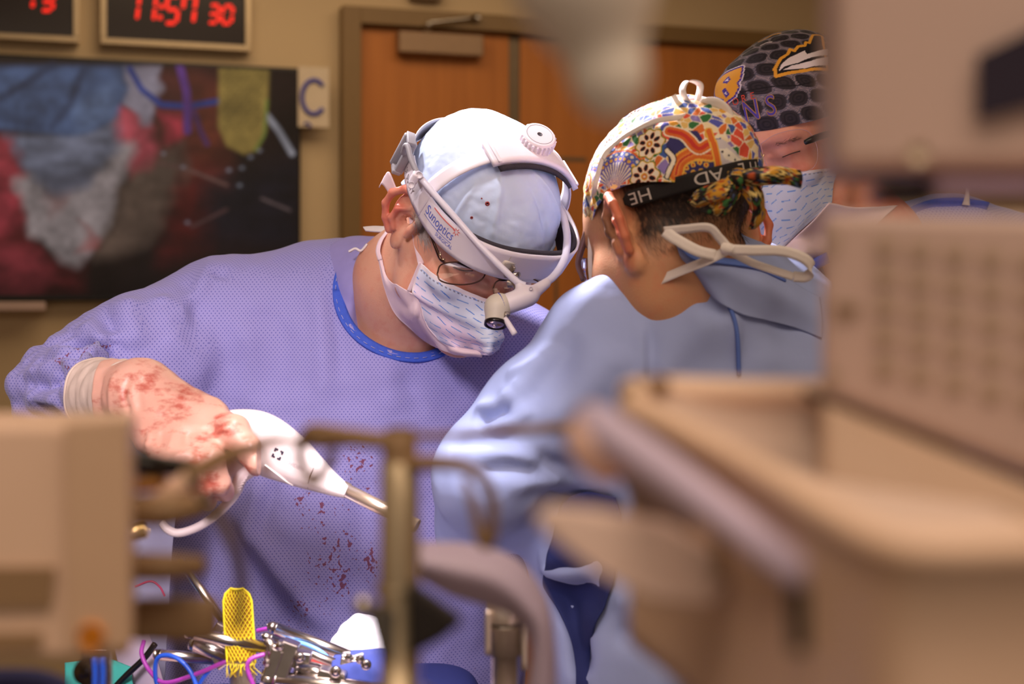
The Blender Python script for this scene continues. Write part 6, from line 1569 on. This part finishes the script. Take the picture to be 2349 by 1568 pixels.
rbox(652, 1520, 1.338, .016, .044, .018, -.35); rbox(628, 1520, 1.335, .012, .030, .014, -.35); rbox(622, 1492, 1.338, .010, .016, .012, -.2); rbox(642, 1490, 1.335, .008, .018, .010, -.3)
rbox(806, 1530, 1.368, .022, .020, .018, -.2); rbox(795, 1515, 1.366, .008, .016, .012, .1); rbox(825, 1515, 1.366, .010, .012, .012, .3); rbox(835, 1540, 1.37, .018, .022, .018, .5)
rbox(760, 1556, 1.345, .026, .018, .020, -.25); rbox(690, 1510, 1.352, .020, .016, .016, -.15)
for px, py, r in [(642, 1482, .0042), (800, 1508, .004), (826, 1512, .0042), (688, 1508, .005), (770, 1540, .0055), (612, 1520, .0036), (840, 1524, .005)]:
    mobj('bolt', lathe([(-.004, r), (.004, r), (.0052, r * .7), (.006, r * .2)], P(px, py, 1.33), (0.1, -1, .25), 16), M_ret, ret)
rbox(512, 1508, 1.37, .018, .014, .014, .6); rbox(500, 1450, 1.385, .010, .020, .010, -.5)
mobj('bent_link', tube(PP([(612, 1470, 1.338), (622, 1478, 1.336), (624, 1496, 1.335), (624, 1512, 1.335)]), .0048, n=16), M_ret, ret)
# blade under a yellow mesh sleeve
bl = thing('retractor_blade', 'metal retractor blade with a bright yellow net sleeve over its end', 'retractor', P(552, 1560, 1.36))
bc = PP([(545, 1348, 1.355), (549, 1430, 1.352), (555, 1520, 1.350), (560, 1640, 1.350)])
bp_ = catmull(bc, 60); ww = np.interp(np.linspace(0, 1, 60), [0, .05, .12, .4, 1], [.006, .0110, .0130, .0132, .0125])
def blade(sc, dz, off):
    rows = []
    for i in range(60):
        row = []
        for s_ in np.linspace(-1, 1, 17):
            row.append(bp_[i] + np.array([s_ * ww[i] * sc, off - (.006 * (1 - s_ * s_)) * .8, dz * 0]))
        rows.append(row)
    return np.array(rows)
mobj('blade', sheet(blade(.93, 0, 0), .002), mat('blade_steel', (214, 196, 184), .22, metal=.9, var=.15, scale=60), bl)
Gy = blade(1.04, 0, -.0025)[:40]
M_net = mat('net_yellow', (255, 226, 40), .55, var=.04, scale=80, emit=None)
# net: crossing threads
th_ = []
nU, nV = Gy.shape[:2]
def gy(u, v):
    u = np.clip(u, 0, nU - 1.001); v = np.clip(v, 0, nV - 1.001); i, j = int(u), int(v); a, b = u - i, v - j
    return Gy[i, j] * (1 - a) * (1 - b) + Gy[i + 1, j] * a * (1 - b) + Gy[i, j + 1] * (1 - a) * b + Gy[i + 1, j + 1] * a * b
for k_ in np.arange(-40, 41, 3.3):
    for sgn in (1, -1):
        pts = []
        for v_ in np.linspace(0, nV - 1, 13):
            u = k_ + (v_ if sgn > 0 else nV - 1 - v_) * 1.55
            if 0 <= u < nU - 1: pts.append(gy(u, v_))
        if len(pts) > 2: th_.append(tube(np.array(pts), .00042, n=len(pts), seg=4, smooth=False, caps=False))
net = mobj('net_sleeve', join(*th_), M_net, bl); net['kind'] = 'stuff'
hm = [tube(np.vstack([Gy[:, 0], ]), .0011, n=40, seg=5), tube(Gy[:, -1], .0011, n=40, seg=5), tube(Gy[0], .0013, n=20, seg=5)]
mobj('net_hem', join(*hm), M_net, bl)
mobj('net_fray', join(*[tube(np.array([Gy[-1, j % 17], Gy[-1, j % 17] + np.array([rng.normal(0, .002), -.001, -.004]), Gy[-1, j % 17] + np.array([rng.normal(0, .004), -.001, -.008 - .006 * rng.random()])]), .0004, n=5, seg=4) for j in range(17)]), M_net, bl)
mobj('sleeve_film', sheet(blade(1.0, 0, -.0012)[:39], .0006), mat('yellow_film', (178, 128, 36), .5, var=.1, scale=60), bl)
# wires
M_wb = mat('wire_blue', (44, 96, 222), .35, var=.02); M_wp = mat('wire_purple', (172, 66, 178), .35, var=.02); M_wl = mat('wire_lightblue', (110, 170, 250), .3, var=.02)
def wire(pts, m, label, r=.0022):
    o = mobj('wire', tube(PP(pts), r, n=80, seg=8), m); return tag(o, label, 'wire')
wire([(380, 1610, 1.40), (358, 1560, 1.39), (360, 1512, 1.385), (385, 1502, 1.38), (415, 1515, 1.375), (440, 1545, 1.37), (460, 1600, 1.365)], M_wb, 'blue wire looping at the lower left under the yellow net blade')
wire([(445, 1590, 1.375), (470, 1550, 1.37), (500, 1520, 1.365), (545, 1495, 1.372), (580, 1480, 1.40)], M_wb, 'blue wire rising to the blade from the lower left loop')
wire([(330, 1470, 1.42), (325, 1500, 1.41), (345, 1540, 1.40), (380, 1565, 1.385), (450, 1545, 1.37), (510, 1520, 1.36), (560, 1500, 1.366)], M_wp, 'purple wire crossing below the retractor rods')
wire([(590, 1446, 1.40), (620, 1442, 1.395), (640, 1460, 1.39), (636, 1470, 1.40)], M_wp, 'short purple wire arch behind the ball-ended rod')
wire([(606, 1500, 1.33), (575, 1512, 1.325), (568, 1535, 1.325), (585, 1580, 1.325)], M_wp, 'purple wire bending down beside the yellow net blade')
wire([(655, 1472, 1.385), (690, 1474, 1.38), (730, 1490, 1.375), (755, 1510, 1.375)], M_wl, 'pale blue wire between the two ball-ended rods')
wire([(765, 1515, 1.375), (775, 1530, 1.37), (772, 1545, 1.37)], M_wl, 'short pale blue wire end by the clamp')
wire([(250, 1590, 1.45), (290, 1548, 1.45), (330, 1510, 1.45), (356, 1476, 1.45)], M_black, 'thin black cable at the lower left', .0032)
wire([(310, 1345, 1.46), (345, 1333, 1.46), (366, 1345, 1.46), (378, 1366, 1.46)], mat('wire_red', (176, 60, 96), .4), 'thin red suture arch by the left monitor', .0011)
o = mobj('red_towel', sheet(patch_grid([[P(700, 1512, 1.41), P(740, 1508, 1.41), P(770, 1515, 1.41)], [P(700, 1560, 1.40), P(740, 1560, 1.40), P(775, 1560, 1.40)]], 8, 8), .002), mat('red_cloth', (150, 40, 36), .8, var=.1)); tag(o, 'small dark red cloth between the retractor rods', 'cloth')

# pale towel mound added in the middle of the field to bounce light upward (mostly below the picture)
F = Field((-.40, 1.24, .97), (.02, 1.58, 1.09), .004)
F.ell((-.19, 1.41, 1.00), (.17, .14, .055), .02)
F.ell((-.19, 1.41, 1.065), (.07, .05, .03), .02, sub=True)
F.half((0, 0, 1.022), (0, 0, -1))
vj, fj = F.mesh(); vj = relax(vj, fj, 2); nj = vert_normals(vj, fj); vj = vj + nj * (.004 * vnoise(vj * 30, 8))[:, None]
o = mobj('bounce_towel', (vj, fj), mat('pale_bounce', (240, 214, 212), .9, var=.06, scale=25, bump=.3)); tag(o, 'pale towel mound added below the frame to bounce light upward', 'towel')


# ================================================================== equipment close to the camera
M_polepl = mat('pole_metal', (196, 178, 150), .38, metal=.7, var=.04, scale=40)
M_tan = mat('tan_plastic', (232, 198, 174), .5, var=.03, scale=15)
M_tand = mat('tan_dark_plastic', (150, 120, 88), .55, var=.04, scale=15)
M_lav = mat('pale_rail_plastic', (208, 192, 222), .45, var=.02, scale=15)  # white plastic with the lamps' bluish spill put into its colour
M_mauve = mat('mauve_panel', (166, 142, 140), .6, var=.03, scale=10)
DP = .57
pole = thing('drip_stand', 'blurred metal drip stand with hooks in front of the surgeon', 'stand', (P(917, 1300, DP)[0], DP, 0))
px_ = P(917, 0, DP)[0]; zt = P(917, 985, DP)[2]
mobj('pole', lathe([(0, .0135), (zt - .105, .0135), (zt - .103, .0082), (zt - .064, .0082), (zt - .063, .0082), (zt - .013, .0078), (zt - .0125, .0072)], (px_, DP, 0), (0, 0, 1), 28), M_polepl, pole)
mobj('pole_cap', lathe([(0, .0070), (.002, .0072), (.012, .0070), (.0138, .0050)], (px_, DP, zt - .013), (0, 0, 1), 28), M_tand, pole)
mobj('collar', lathe([(0, .0082), (.001, .0090), (.0035, .0090), (.0042, .0082)], P(912, 1362, DP), (0, 0, 1), 28), M_polepl, pole)
mobj('hook', tube(PP([(890, 1012, DP - .004), (820, 1004, DP), (750, 994, DP + .006), (715, 990, DP + .01), (698, 1006, DP + .012), (688, 1040, DP + .014), (700, 1085, DP + .015), (720, 1104, DP + .015), (745, 1076, DP + .014), (766, 1036, DP + .012)]), [.0034, .0038, .0038, .0034, .0028, .0024, .0024, .0027, .0024, .0022], n=70, seg=10), M_tand, pole)
mobj('hook', tube(PP([(930, 1064, DP - .004), (1000, 1062, DP - .01), (1060, 1068, DP - .012), (1108, 1098, DP - .012), (1130, 1150, DP - .010), (1130, 1200, DP - .008), (1122, 1244, DP - .006), (1104, 1232, DP - .004), (1086, 1160, DP + .002), (1064, 1100, DP + .004)]), [.0034, .0034, .0030, .0026, .0024, .0024, .0026, .0026, .0020, .0018], n=80, seg=10), M_tand, pole)
mobj('hook', tube(PP([(930, 1000, DP + .01), (1050, 998, DP + .02), (1180, 988, DP + .03), (1300, 980, DP + .03), (1366, 978, DP + .03), (1384, 995, DP + .03), (1386, 1060, DP + .03)]), [.0018, .0018, .0022, .0020, .0018, .0016, .0018], n=70, seg=10), M_tand, pole)
mobj('hook', tube(PP([(905, 1002, DP + .012), (760, 1018, DP + .02), (690, 1014, DP + .02), (640, 1008, DP + .02), (596, 1022, DP + .01), (520, 1046, DP - .02), (440, 1086, DP - .04)]), [.0018, .0018, .0019, .0019, .0028, .0038, .0038], n=70, seg=10), M_tand, pole)
kn = mobj('clamp_knob', prism(PP([(936, 1338, .555), (985, 1372, .555), (1062, 1428, .555), (1010, 1470, .555), (936, 1508, .555)]), (0, 1, 0), .012, .002), mat('knob_black', (30, 22, 20), .5, var=.05), pole, smooth=False)
mobj('clamp_wedge', prism(PP([(838, 1392, .56), (905, 1398, .56), (902, 1520, .56), (868, 1500, .56)]), (0, 1, 0), .010, .001), M_darksteel, pole, smooth=False)
mobj('clamp_ball', lathe([(-.0042, .0005), (-.0035, .0025), (0, .0042), (.0035, .0025), (.0042, .0005)], P(832, 1392, .56), (0, 0, 1), 20), M_steel, pole)
mobj('base', join(*[tube([(px_, DP, .07), (px_ + .08 * math.cos(a), DP + .08 * math.sin(a), .055), (px_ + .16 * math.cos(a), DP + .16 * math.sin(a), .02)], .014, n=10, seg=8) for a in np.arange(5) * 2 * np.pi / 5]), M_polepl, pole)

# clear hose / bag hanging by the pole
Gh = patch_grid([[P(960, 1246, .68), P(1080, 1250, .68), P(1180, 1282, .68), P(1236, 1345, .68), P(1266, 1440, .68), P(1276, 1640, .68)],
                 [P(962, 1290, .670), P(1050, 1310, .668), P(1140, 1335, .668), P(1205, 1385, .668), P(1245, 1460, .668), P(1240, 1640, .668)],
                 [P(966, 1322, .68), P(1030, 1358, .68), P(1110, 1384, .68), P(1178, 1412, .68), P(1222, 1485, .68), P(1204, 1640, .68)]], 20, 60)
o = mobj('plastic_strap', sheet(Gh, .0022), M_lav); tag(o, 'wide lilac plastic strap curving down beside the drip stand', 'strap')
# chrome cylinder cluster
cy = thing('chrome_connector', 'chrome gas connector standing to the right of the drip stand', 'connector', P(1160, 1700, 1.04))
c0 = P(1158, 1700, 1.04); hh = lambda y_: P(1158, y_, 1.04)[2] - c0[2]
M_chrome = mat('chrome', (214, 200, 190), .28, metal=.65, var=.03)
mobj('body', lathe([(0, .0095), (hh(1500), .0095), (hh(1498), .0128), (hh(1440), .0128), (hh(1438), .0138), (hh(1382), .0138), (hh(1374), .0120)], c0, (0, 0, 1), 32), M_chrome, cy)
mobj('clip_ring', lathe([(hh(1432), .0146), (hh(1424), .0146)], c0, (0, 0, 1), 32), M_darksteel, cy)
for px, y0, y1 in ((1120, 1500, 1400), (1203, 1535, 1395)):
    mobj('side_pin', tube(PP([(px, y0, 1.03), (px, (y0 + y1) / 2, 1.03), (px, y1, 1.03)]), .0024, n=8, seg=10), M_chrome, cy)
mobj('stem', lathe([(0, .012), (c0[2], .012)], (c0[0], c0[1], 0), (0, 0, 1), 20), M_darksteel, cy)
mobj('foot', lathe([(0, .09), (.02, .08), (.03, .02)], (c0[0], c0[1], 0), (0, 0, 1), 28), M_darksteel, cy)
# surgical lamp handle hanging from above
lh = thing('lamp_handle', 'blurred pale lamp handle hanging from above', 'lamp handle', P(1340, -200, .36))
F = Field(P(1100, 330, .32), P(1600, -420, .40), .0012)
F.cone(P(1330, -260, .36), P(1340, -60, .36), .024, .0180, .006); F.cone(P(1340, -60, .36), P(1392, 150, .36), .0165, .0095, .008); F.ell(P(1398, 190, .36), (.0088, .0088, .010), .005)
vj, fj = F.mesh(); mobj('handle_cover', (relax(vj, fj, 2), fj), mat('handle_cover', (246, 236, 226), .5, var=.02), lh)
zt_ = P(1340, -250, .36)
mobj('arm', tube([zt_, zt_ + np.array([.005, 0, .5]), zt_ + np.array([.0, .05, 1.39])], .012, n=12), M_white_pl, lh)

# patient monitor, upper right
def slab(x0, y0, x1, y1, d, t, yaw=0.0, bev=.006):
    """Upright box whose front face covers the given pixel rectangle at distance d."""
    a, b = P(x0, y0, d), P(x1, y1, d); c = (a + b) / 2 + np.array([0, t / 2, 0]); s, co = math.sin(yaw), math.cos(yaw)
    return box(c, (abs(b[0] - a[0]), t, abs(b[2] - a[2])), np.array([[co, -s, 0], [s, co, 0], [0, 0, 1]]), bev, 3)
def plan(pts, y0, y1, bev=.004, up=True):
    """Upright solid: plan outline from (px, distance) pairs; y0/y1 = top and bottom rows read at the first point's distance."""
    zt, zb = P(0, y0, pts[0][1])[2], P(0, y1, pts[0][1])[2]
    return prism([np.array([P(a, 0, d)[0], d, zb]) for a, d in pts], (0, 0, 1), zt - zb, bev)
dM = .46
mon = thing('patient_monitor', 'large beige patient monitor at the upper right, strongly out of focus', 'monitor', P(2300, 420, dM))
mobj('housing', plan([(1925, dM), (3000, dM - .01), (3000, dM + .08), (1886, dM + .06), (1880, dM + .03)], -600, 384, .004), M_plastic_beige, mon, smooth=False)
mobj('screen', prism(PP([(2240, 128, dM - .006), (2349, 76, dM - .007), (2900, -180, dM - .012), (2900, 120, dM - .012), (2349, 246, dM - .007), (2240, 276, dM - .006)]), (0, -1, 0), .0012), mat('monitor_screen', (40, 30, 48), .25, var=.05), mon, smooth=False)
mobj('latch', lathe([(0, .004), (.001, .0036)], P(2105, 352, dM - .0015), (0, -1, 0), 20), mat('beige_shade', (196, 178, 158), .5), mon)
mobj('lower_lip', slab(2150, 396, 2900, 440, dM + .01, .03, 0, .003), M_lav, mon)
mobj('socket', slab(2022, 418, 2150, 458, dM + .02, .02, 0, .002), M_black, mon)
mobj('arm', join(tube([P(2900, 200, .52), P(3200, 300, .65), (.72, .90, 1.5)], .02, n=16), tube([(.72, .90, 1.5), (.72, .90, .8), (.72, .90, .02)], .025, n=8), lathe([(0, .16), (.03, .14), (.05, .04)], (.72, .90, 0), (0, 0, 1), 28)), M_steel, mon)
# keypad unit below it
kp = thing('keypad_unit', 'beige keypad unit below the upper right monitor', 'control panel', P(2250, 900, .56))
dK = .455
face = [(1886, 486), (2349, 494), (2900, 500), (2900, 1300), (2349, 1086), (1895, 906), (1886, 890)]
def kd_(px): return dK - .00004 * (px - 1886)
mobj('housing', prism([P(a, b, kd_(a)) for a, b in face], (0.219, 1, 0), .07, .003), M_plastic_beige, kp, smooth=False)
M_key = mat('keypad_key', (176, 154, 132), .5, var=.03)
for r_ in range(5):
    for c in range(6):
        x_, y_ = 2030 + 78 * c + 1.0 * c * c, 562 + 69 * r_ + (9 + 2.5 * r_) * c
        d = kd_(x_)
        mobj('key', prism(PP([(x_ - 22, y_ - 14, d), (x_ + 22, y_ - 12, d - .0015), (x_ + 22, y_ + 16, d - .0015), (x_ - 22, y_ + 14, d)]), (0, -1, 0), .0016), M_key, kp, smooth=False)
mobj('indicator', prism(PP([(1915, 696, dK - .0015), (1965, 698, dK - .0035), (1965, 724, dK - .0035), (1915, 722, dK - .0015)]), (0, -1, 0), .0015), mat('key_dark', (140, 114, 86), .5), kp, smooth=False)
for y_ in (552, 866):
    mobj('screw', lathe([(0, .0022), (.0012, .002)], P(1910, y_, dK - .002), (0, -1, 0), 14), M_key, kp)
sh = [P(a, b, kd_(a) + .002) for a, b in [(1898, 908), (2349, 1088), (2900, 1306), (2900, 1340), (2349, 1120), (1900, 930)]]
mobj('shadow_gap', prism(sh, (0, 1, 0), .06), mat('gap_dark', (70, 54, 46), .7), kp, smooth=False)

# trolley with an open tray, rail and brackets
tr = thing('equipment_trolley', 'beige plastic equipment trolley with open tray at the lower right', 'trolley', (.36, .55, 0))
mobj('sloping_panel', prism([P(1892, 922, .452), P(2349, 1108, .430), P(2900, 1330, .405), P(2900, 1700, .36), P(1892, 1230, .418)], (0, 1, 0), .012, .002), mat('panel_taupe', (178, 150, 130), .6, var=.03), tr, smooth=False)
rimL = [(1452, 935, .48), (1560, 990, .45), (1750, 1090, .39), (1930, 1196, .33), (2030, 1246, .30), (2140, 1262, .29), (2400, 1255, .288), (2900, 1250, .285)]
mobj('tray_rim', tube(PP(rimL), [.0060, .0056, .0050, .0046, .0045, .0045, .0045, .0045], n=80, seg=12, flat=.8), M_tan, tr)
mobj('tray_back_rim', tube(PP([(1448, 905, .49), (1500, 896, .50), (1700, 900, .50), (1900, 902, .50), (2200, 904, .50)]), [.0056, .0052, .0050, .0050, .005], n=30, seg=12), mat('tray_back_tan', (246, 216, 194), .5, var=.02), tr)
mobj('tray_corner', tube(PP([(1446, 960, .475), (1442, 930, .48), (1446, 896, .49), (1470, 884, .493), (1530, 884, .495)]), .0030, n=30, seg=10), M_tand, tr)
inn = patch_grid([[P(1470, 915, .495), P(1700, 912, .50), P(2200, 915, .50)], [P(1480, 950, .485), P(1700, 1030, .485), P(2200, 1100, .485)], [P(1600, 1000, .44), P(1800, 1110, .40), P(2300, 1180, .40)], [P(1960, 1200, .325), P(2060, 1240, .30), P(2500, 1250, .29)]], 30, 30)
mobj('tray_floor', sheet(inn, .002), mat('tray_inside', (220, 196, 184), .7, var=.02), tr)
ow = np.array([[P(*q) + np.array([0, 0, -dz]) + np.array([.0, .0, 0]) for q in rimL] for dz in (0.002, .02, .045, .08)])
ow[1:, :, 1] += .004; mobj('tray_wall', sheet(patch_grid(ow, 16, 90), .0025), M_tan, tr)
mobj('side_rail', tube(PP([(1352, 960, .43), (1380, 980, .42), (1500, 1062, .405), (1650, 1172, .385), (1780, 1270, .365), (1850, 1322, .355)]), [.0052, .0062, .0058, .0052, .0050, .0046], n=50, seg=14), M_lav, tr)
mobj('rail_end', join(tube(PP([(1342, 975, .425), (1350, 1020, .42), (1385, 1062, .42), (1420, 1085, .42)]), [.005, .0064, .0060, .004], n=20), tube(PP([(1400, 960, .44), (1400, 1010, .43), (1420, 1070, .42)]), [.003, .0045, .003], n=14)), mat('rail_end_peach', (230, 190, 176), .5, var=.03), tr)
mobj('side_panel', sheet(patch_grid([[P(1410, 1050, .46), P(1560, 1120, .445), P(1700, 1220, .43), P(1860, 1340, .41)], [P(1480, 1200, .46), P(1600, 1250, .445), P(1740, 1330, .43), P(1870, 1450, .41)], [P(1560, 1420, .46), P(1660, 1420, .445), P(1780, 1480, .43), P(1900, 1560, .41)], [P(1570, 1700, .46), P(1680, 1700, .445), P(1800, 1700, .43), P(1960, 1760, .41)]], 20, 20), .004), M_mauve, tr)
mobj('bracket_plate', prism(PP([(1222, 1188, .40), (1262, 1166, .40), (1400, 1178, .405), (1540, 1205, .41), (1700, 1300, .41), (1640, 1400, .41), (1500, 1385, .405), (1380, 1318, .40), (1262, 1236, .40)]), (0, 1, .0), .012, .002), mat('bracket_pale', (222, 196, 186), .5, var=.03), tr, smooth=False)
mobj('slot', prism(PP([(1812, 1352, .352), (1872, 1352, .352), (1872, 1495, .352), (1818, 1495, .352)]), (0, 1, 0), .004), mat('slot_black', (22, 16, 10), .7, var=0), tr, smooth=False)
mobj('slot', prism(PP([(1636, 1235, .405), (1672, 1240, .405), (1672, 1330, .405), (1640, 1330, .405)]), (0, 1, 0), .002), M_tand, tr, smooth=False)
mobj('drawer_front', prism([P(1900, 1330, .345), P(2130, 1330, .335), P(2900, 1320, .33), P(2900, 2300, .33), P(1990, 2300, .345)], (0, 1, 0), .06, .004), M_tand, tr, smooth=False)
mobj('column', join(box((.40, .56, .65), (.22, .30, 1.10), None, .01), box((.40, .56, .06), (.30, .40, .10), None, .02)), M_plastic_beige, tr, smooth=False)

# left: beige unit with an orange key, and plugs at its side
um = thing('infusion_pump', 'beige infusion unit with an orange button at the lower left, out of focus', 'medical unit', P(100, 1510, .58))
mobj('housing', plan([(-1100, .54), (300, .54), (312, .60), (-1100, .60)], 972, 1512, .003), M_tan, um, smooth=False)
mobj('side_panel', prism(PP([(152, 968, .539), (298, 958, .539), (306, 1480, .539), (160, 1500, .539)]), (0, -1, 0), .0030, .001), mat('tan_panel', (212, 178, 150), .5, var=.03), um, smooth=False)
mobj('orange_button', lathe([(0, .0050), (.0014, .0050), (.0022, .0040)], P(210, 1458, .5358), (0, -1, 0), 24), mat('orange_key', (230, 140, 20), .4, var=.03), um)
mobj('display_recess', prism(PP([(-400, 1300, .539), (128, 1300, .539), (118, 1392, .539), (-400, 1400, .539)]), (0, -1, 0), .0012), M_tand, um, smooth=False)
mobj('display_recess', prism(PP([(-400, 1456, .539), (98, 1450, .539), (92, 1490, .539), (-400, 1500, .539)]), (0, -1, 0), .0012), M_tand, um, smooth=False)
mobj('stand', join(tube([(-.30, .60, 1.36), (-.36, .60, 1.2), (-.38, .60, .7), (-.38, .60, .02)], .02, n=12), lathe([(0, .13), (.03, .12), (.05, .04)], (-.38, .60, 0), (0, 0, 1), 28)), M_steel, um)
def plug(name, pts, r, m, flat=1.0): return mobj(name, tube(PP(pts), r, n=24, seg=14, flat=flat), m, um)
plug('black_plug', [(290, 1052, .60), (340, 1062, .60), (390, 1068, .61), (440, 1062, .62)], [.0060, .0062, .0058, .0030], M_black, .8)
plug('orange_plug', [(290, 1108, .60), (340, 1108, .60), (372, 1104, .61)], [.0045, .0045, .003], mat('plug_orange', (176, 124, 60), .5), .8)
plug('plug', [(290, 1165, .60), (360, 1160, .60), (410, 1120, .60), (440, 1090, .60)], [.0058, .0058, .0050, .0042], M_tan)
plug('plug', [(290, 1172, .58), (380, 1172, .58), (462, 1160, .59)], [.0064, .0064, .0048], M_tand)
plug('plug', [(290, 1298, .58), (380, 1300, .58), (462, 1296, .59)], [.0060, .0058, .0040], M_tand)
mobj('side_clamp', slab(290, 1380, 492, 1476, .59, .014, 0, .004), M_tand, um)
mobj('hanging_cord', tube(PP([(440, 1090, .53), (470, 1140, .53), (505, 1190, .53), (536, 1250, .53), (552, 1310, .535), (553, 1370, .54), (546, 1440, .545)]), .0024, n=50, seg=12), mat('hose_brown', (96, 78, 62), .5), pole)
mobj('brass_pin', lathe([(0, .004), (.001, .0056), (.012, .0056), (.0135, .0045), (.02, .0045), (.021, .003), (.06, .003)], P(336, 1214, 1.0), (-1, 0, -.28), 20), mat('pin_brass', (206, 176, 116), .28, metal=.9), um)
mobj('pin_arm', tube([P(250, 1240, 1.0), P(220, 1245, .9), P(200, 1240, .75), P(150, 1240, .59)], .003, n=20), M_darksteel, um)
fld = thing('blue_drape_edge', 'blurred blue drape edge at the very bottom left', 'drape', P(80, 1600, .62))
mobj('cloth', sheet(patch_grid([[P(-200, 1545, .66), P(60, 1540, .66), P(150, 1560, .66)], [P(-200, 1580, .62), P(60, 1580, .62), P(170, 1600, .62)], [P(-200, 1700, .62), P(60, 1700, .62), P(180, 1700, .62)]], 16, 20), .003), M_drape, fld)
sk_ = thing('cable_clamp', 'round steel clamp with two blue cables at the lower left', 'clamp', P(205, 1540, 1.1))
mobj('clamp_body', lathe([(-.005, .010), (.004, .010), (.006, .006), (.008, .005), (.010, .002)], P(200, 1540, 1.10), (0, -1, .2), 20), M_darksteel, sk_)
mobj('clamp_block', box(P(222, 1560, 1.11), (.022, .012, .05), None, .002), M_darksteel, sk_)
for q in (217, 235): mobj('cable', tube(PP([(q, 1510, 1.08), (q + 2, 1550, 1.08), (q - 2, 1640, 1.08)]), .0024, n=12), M_wb, sk_)
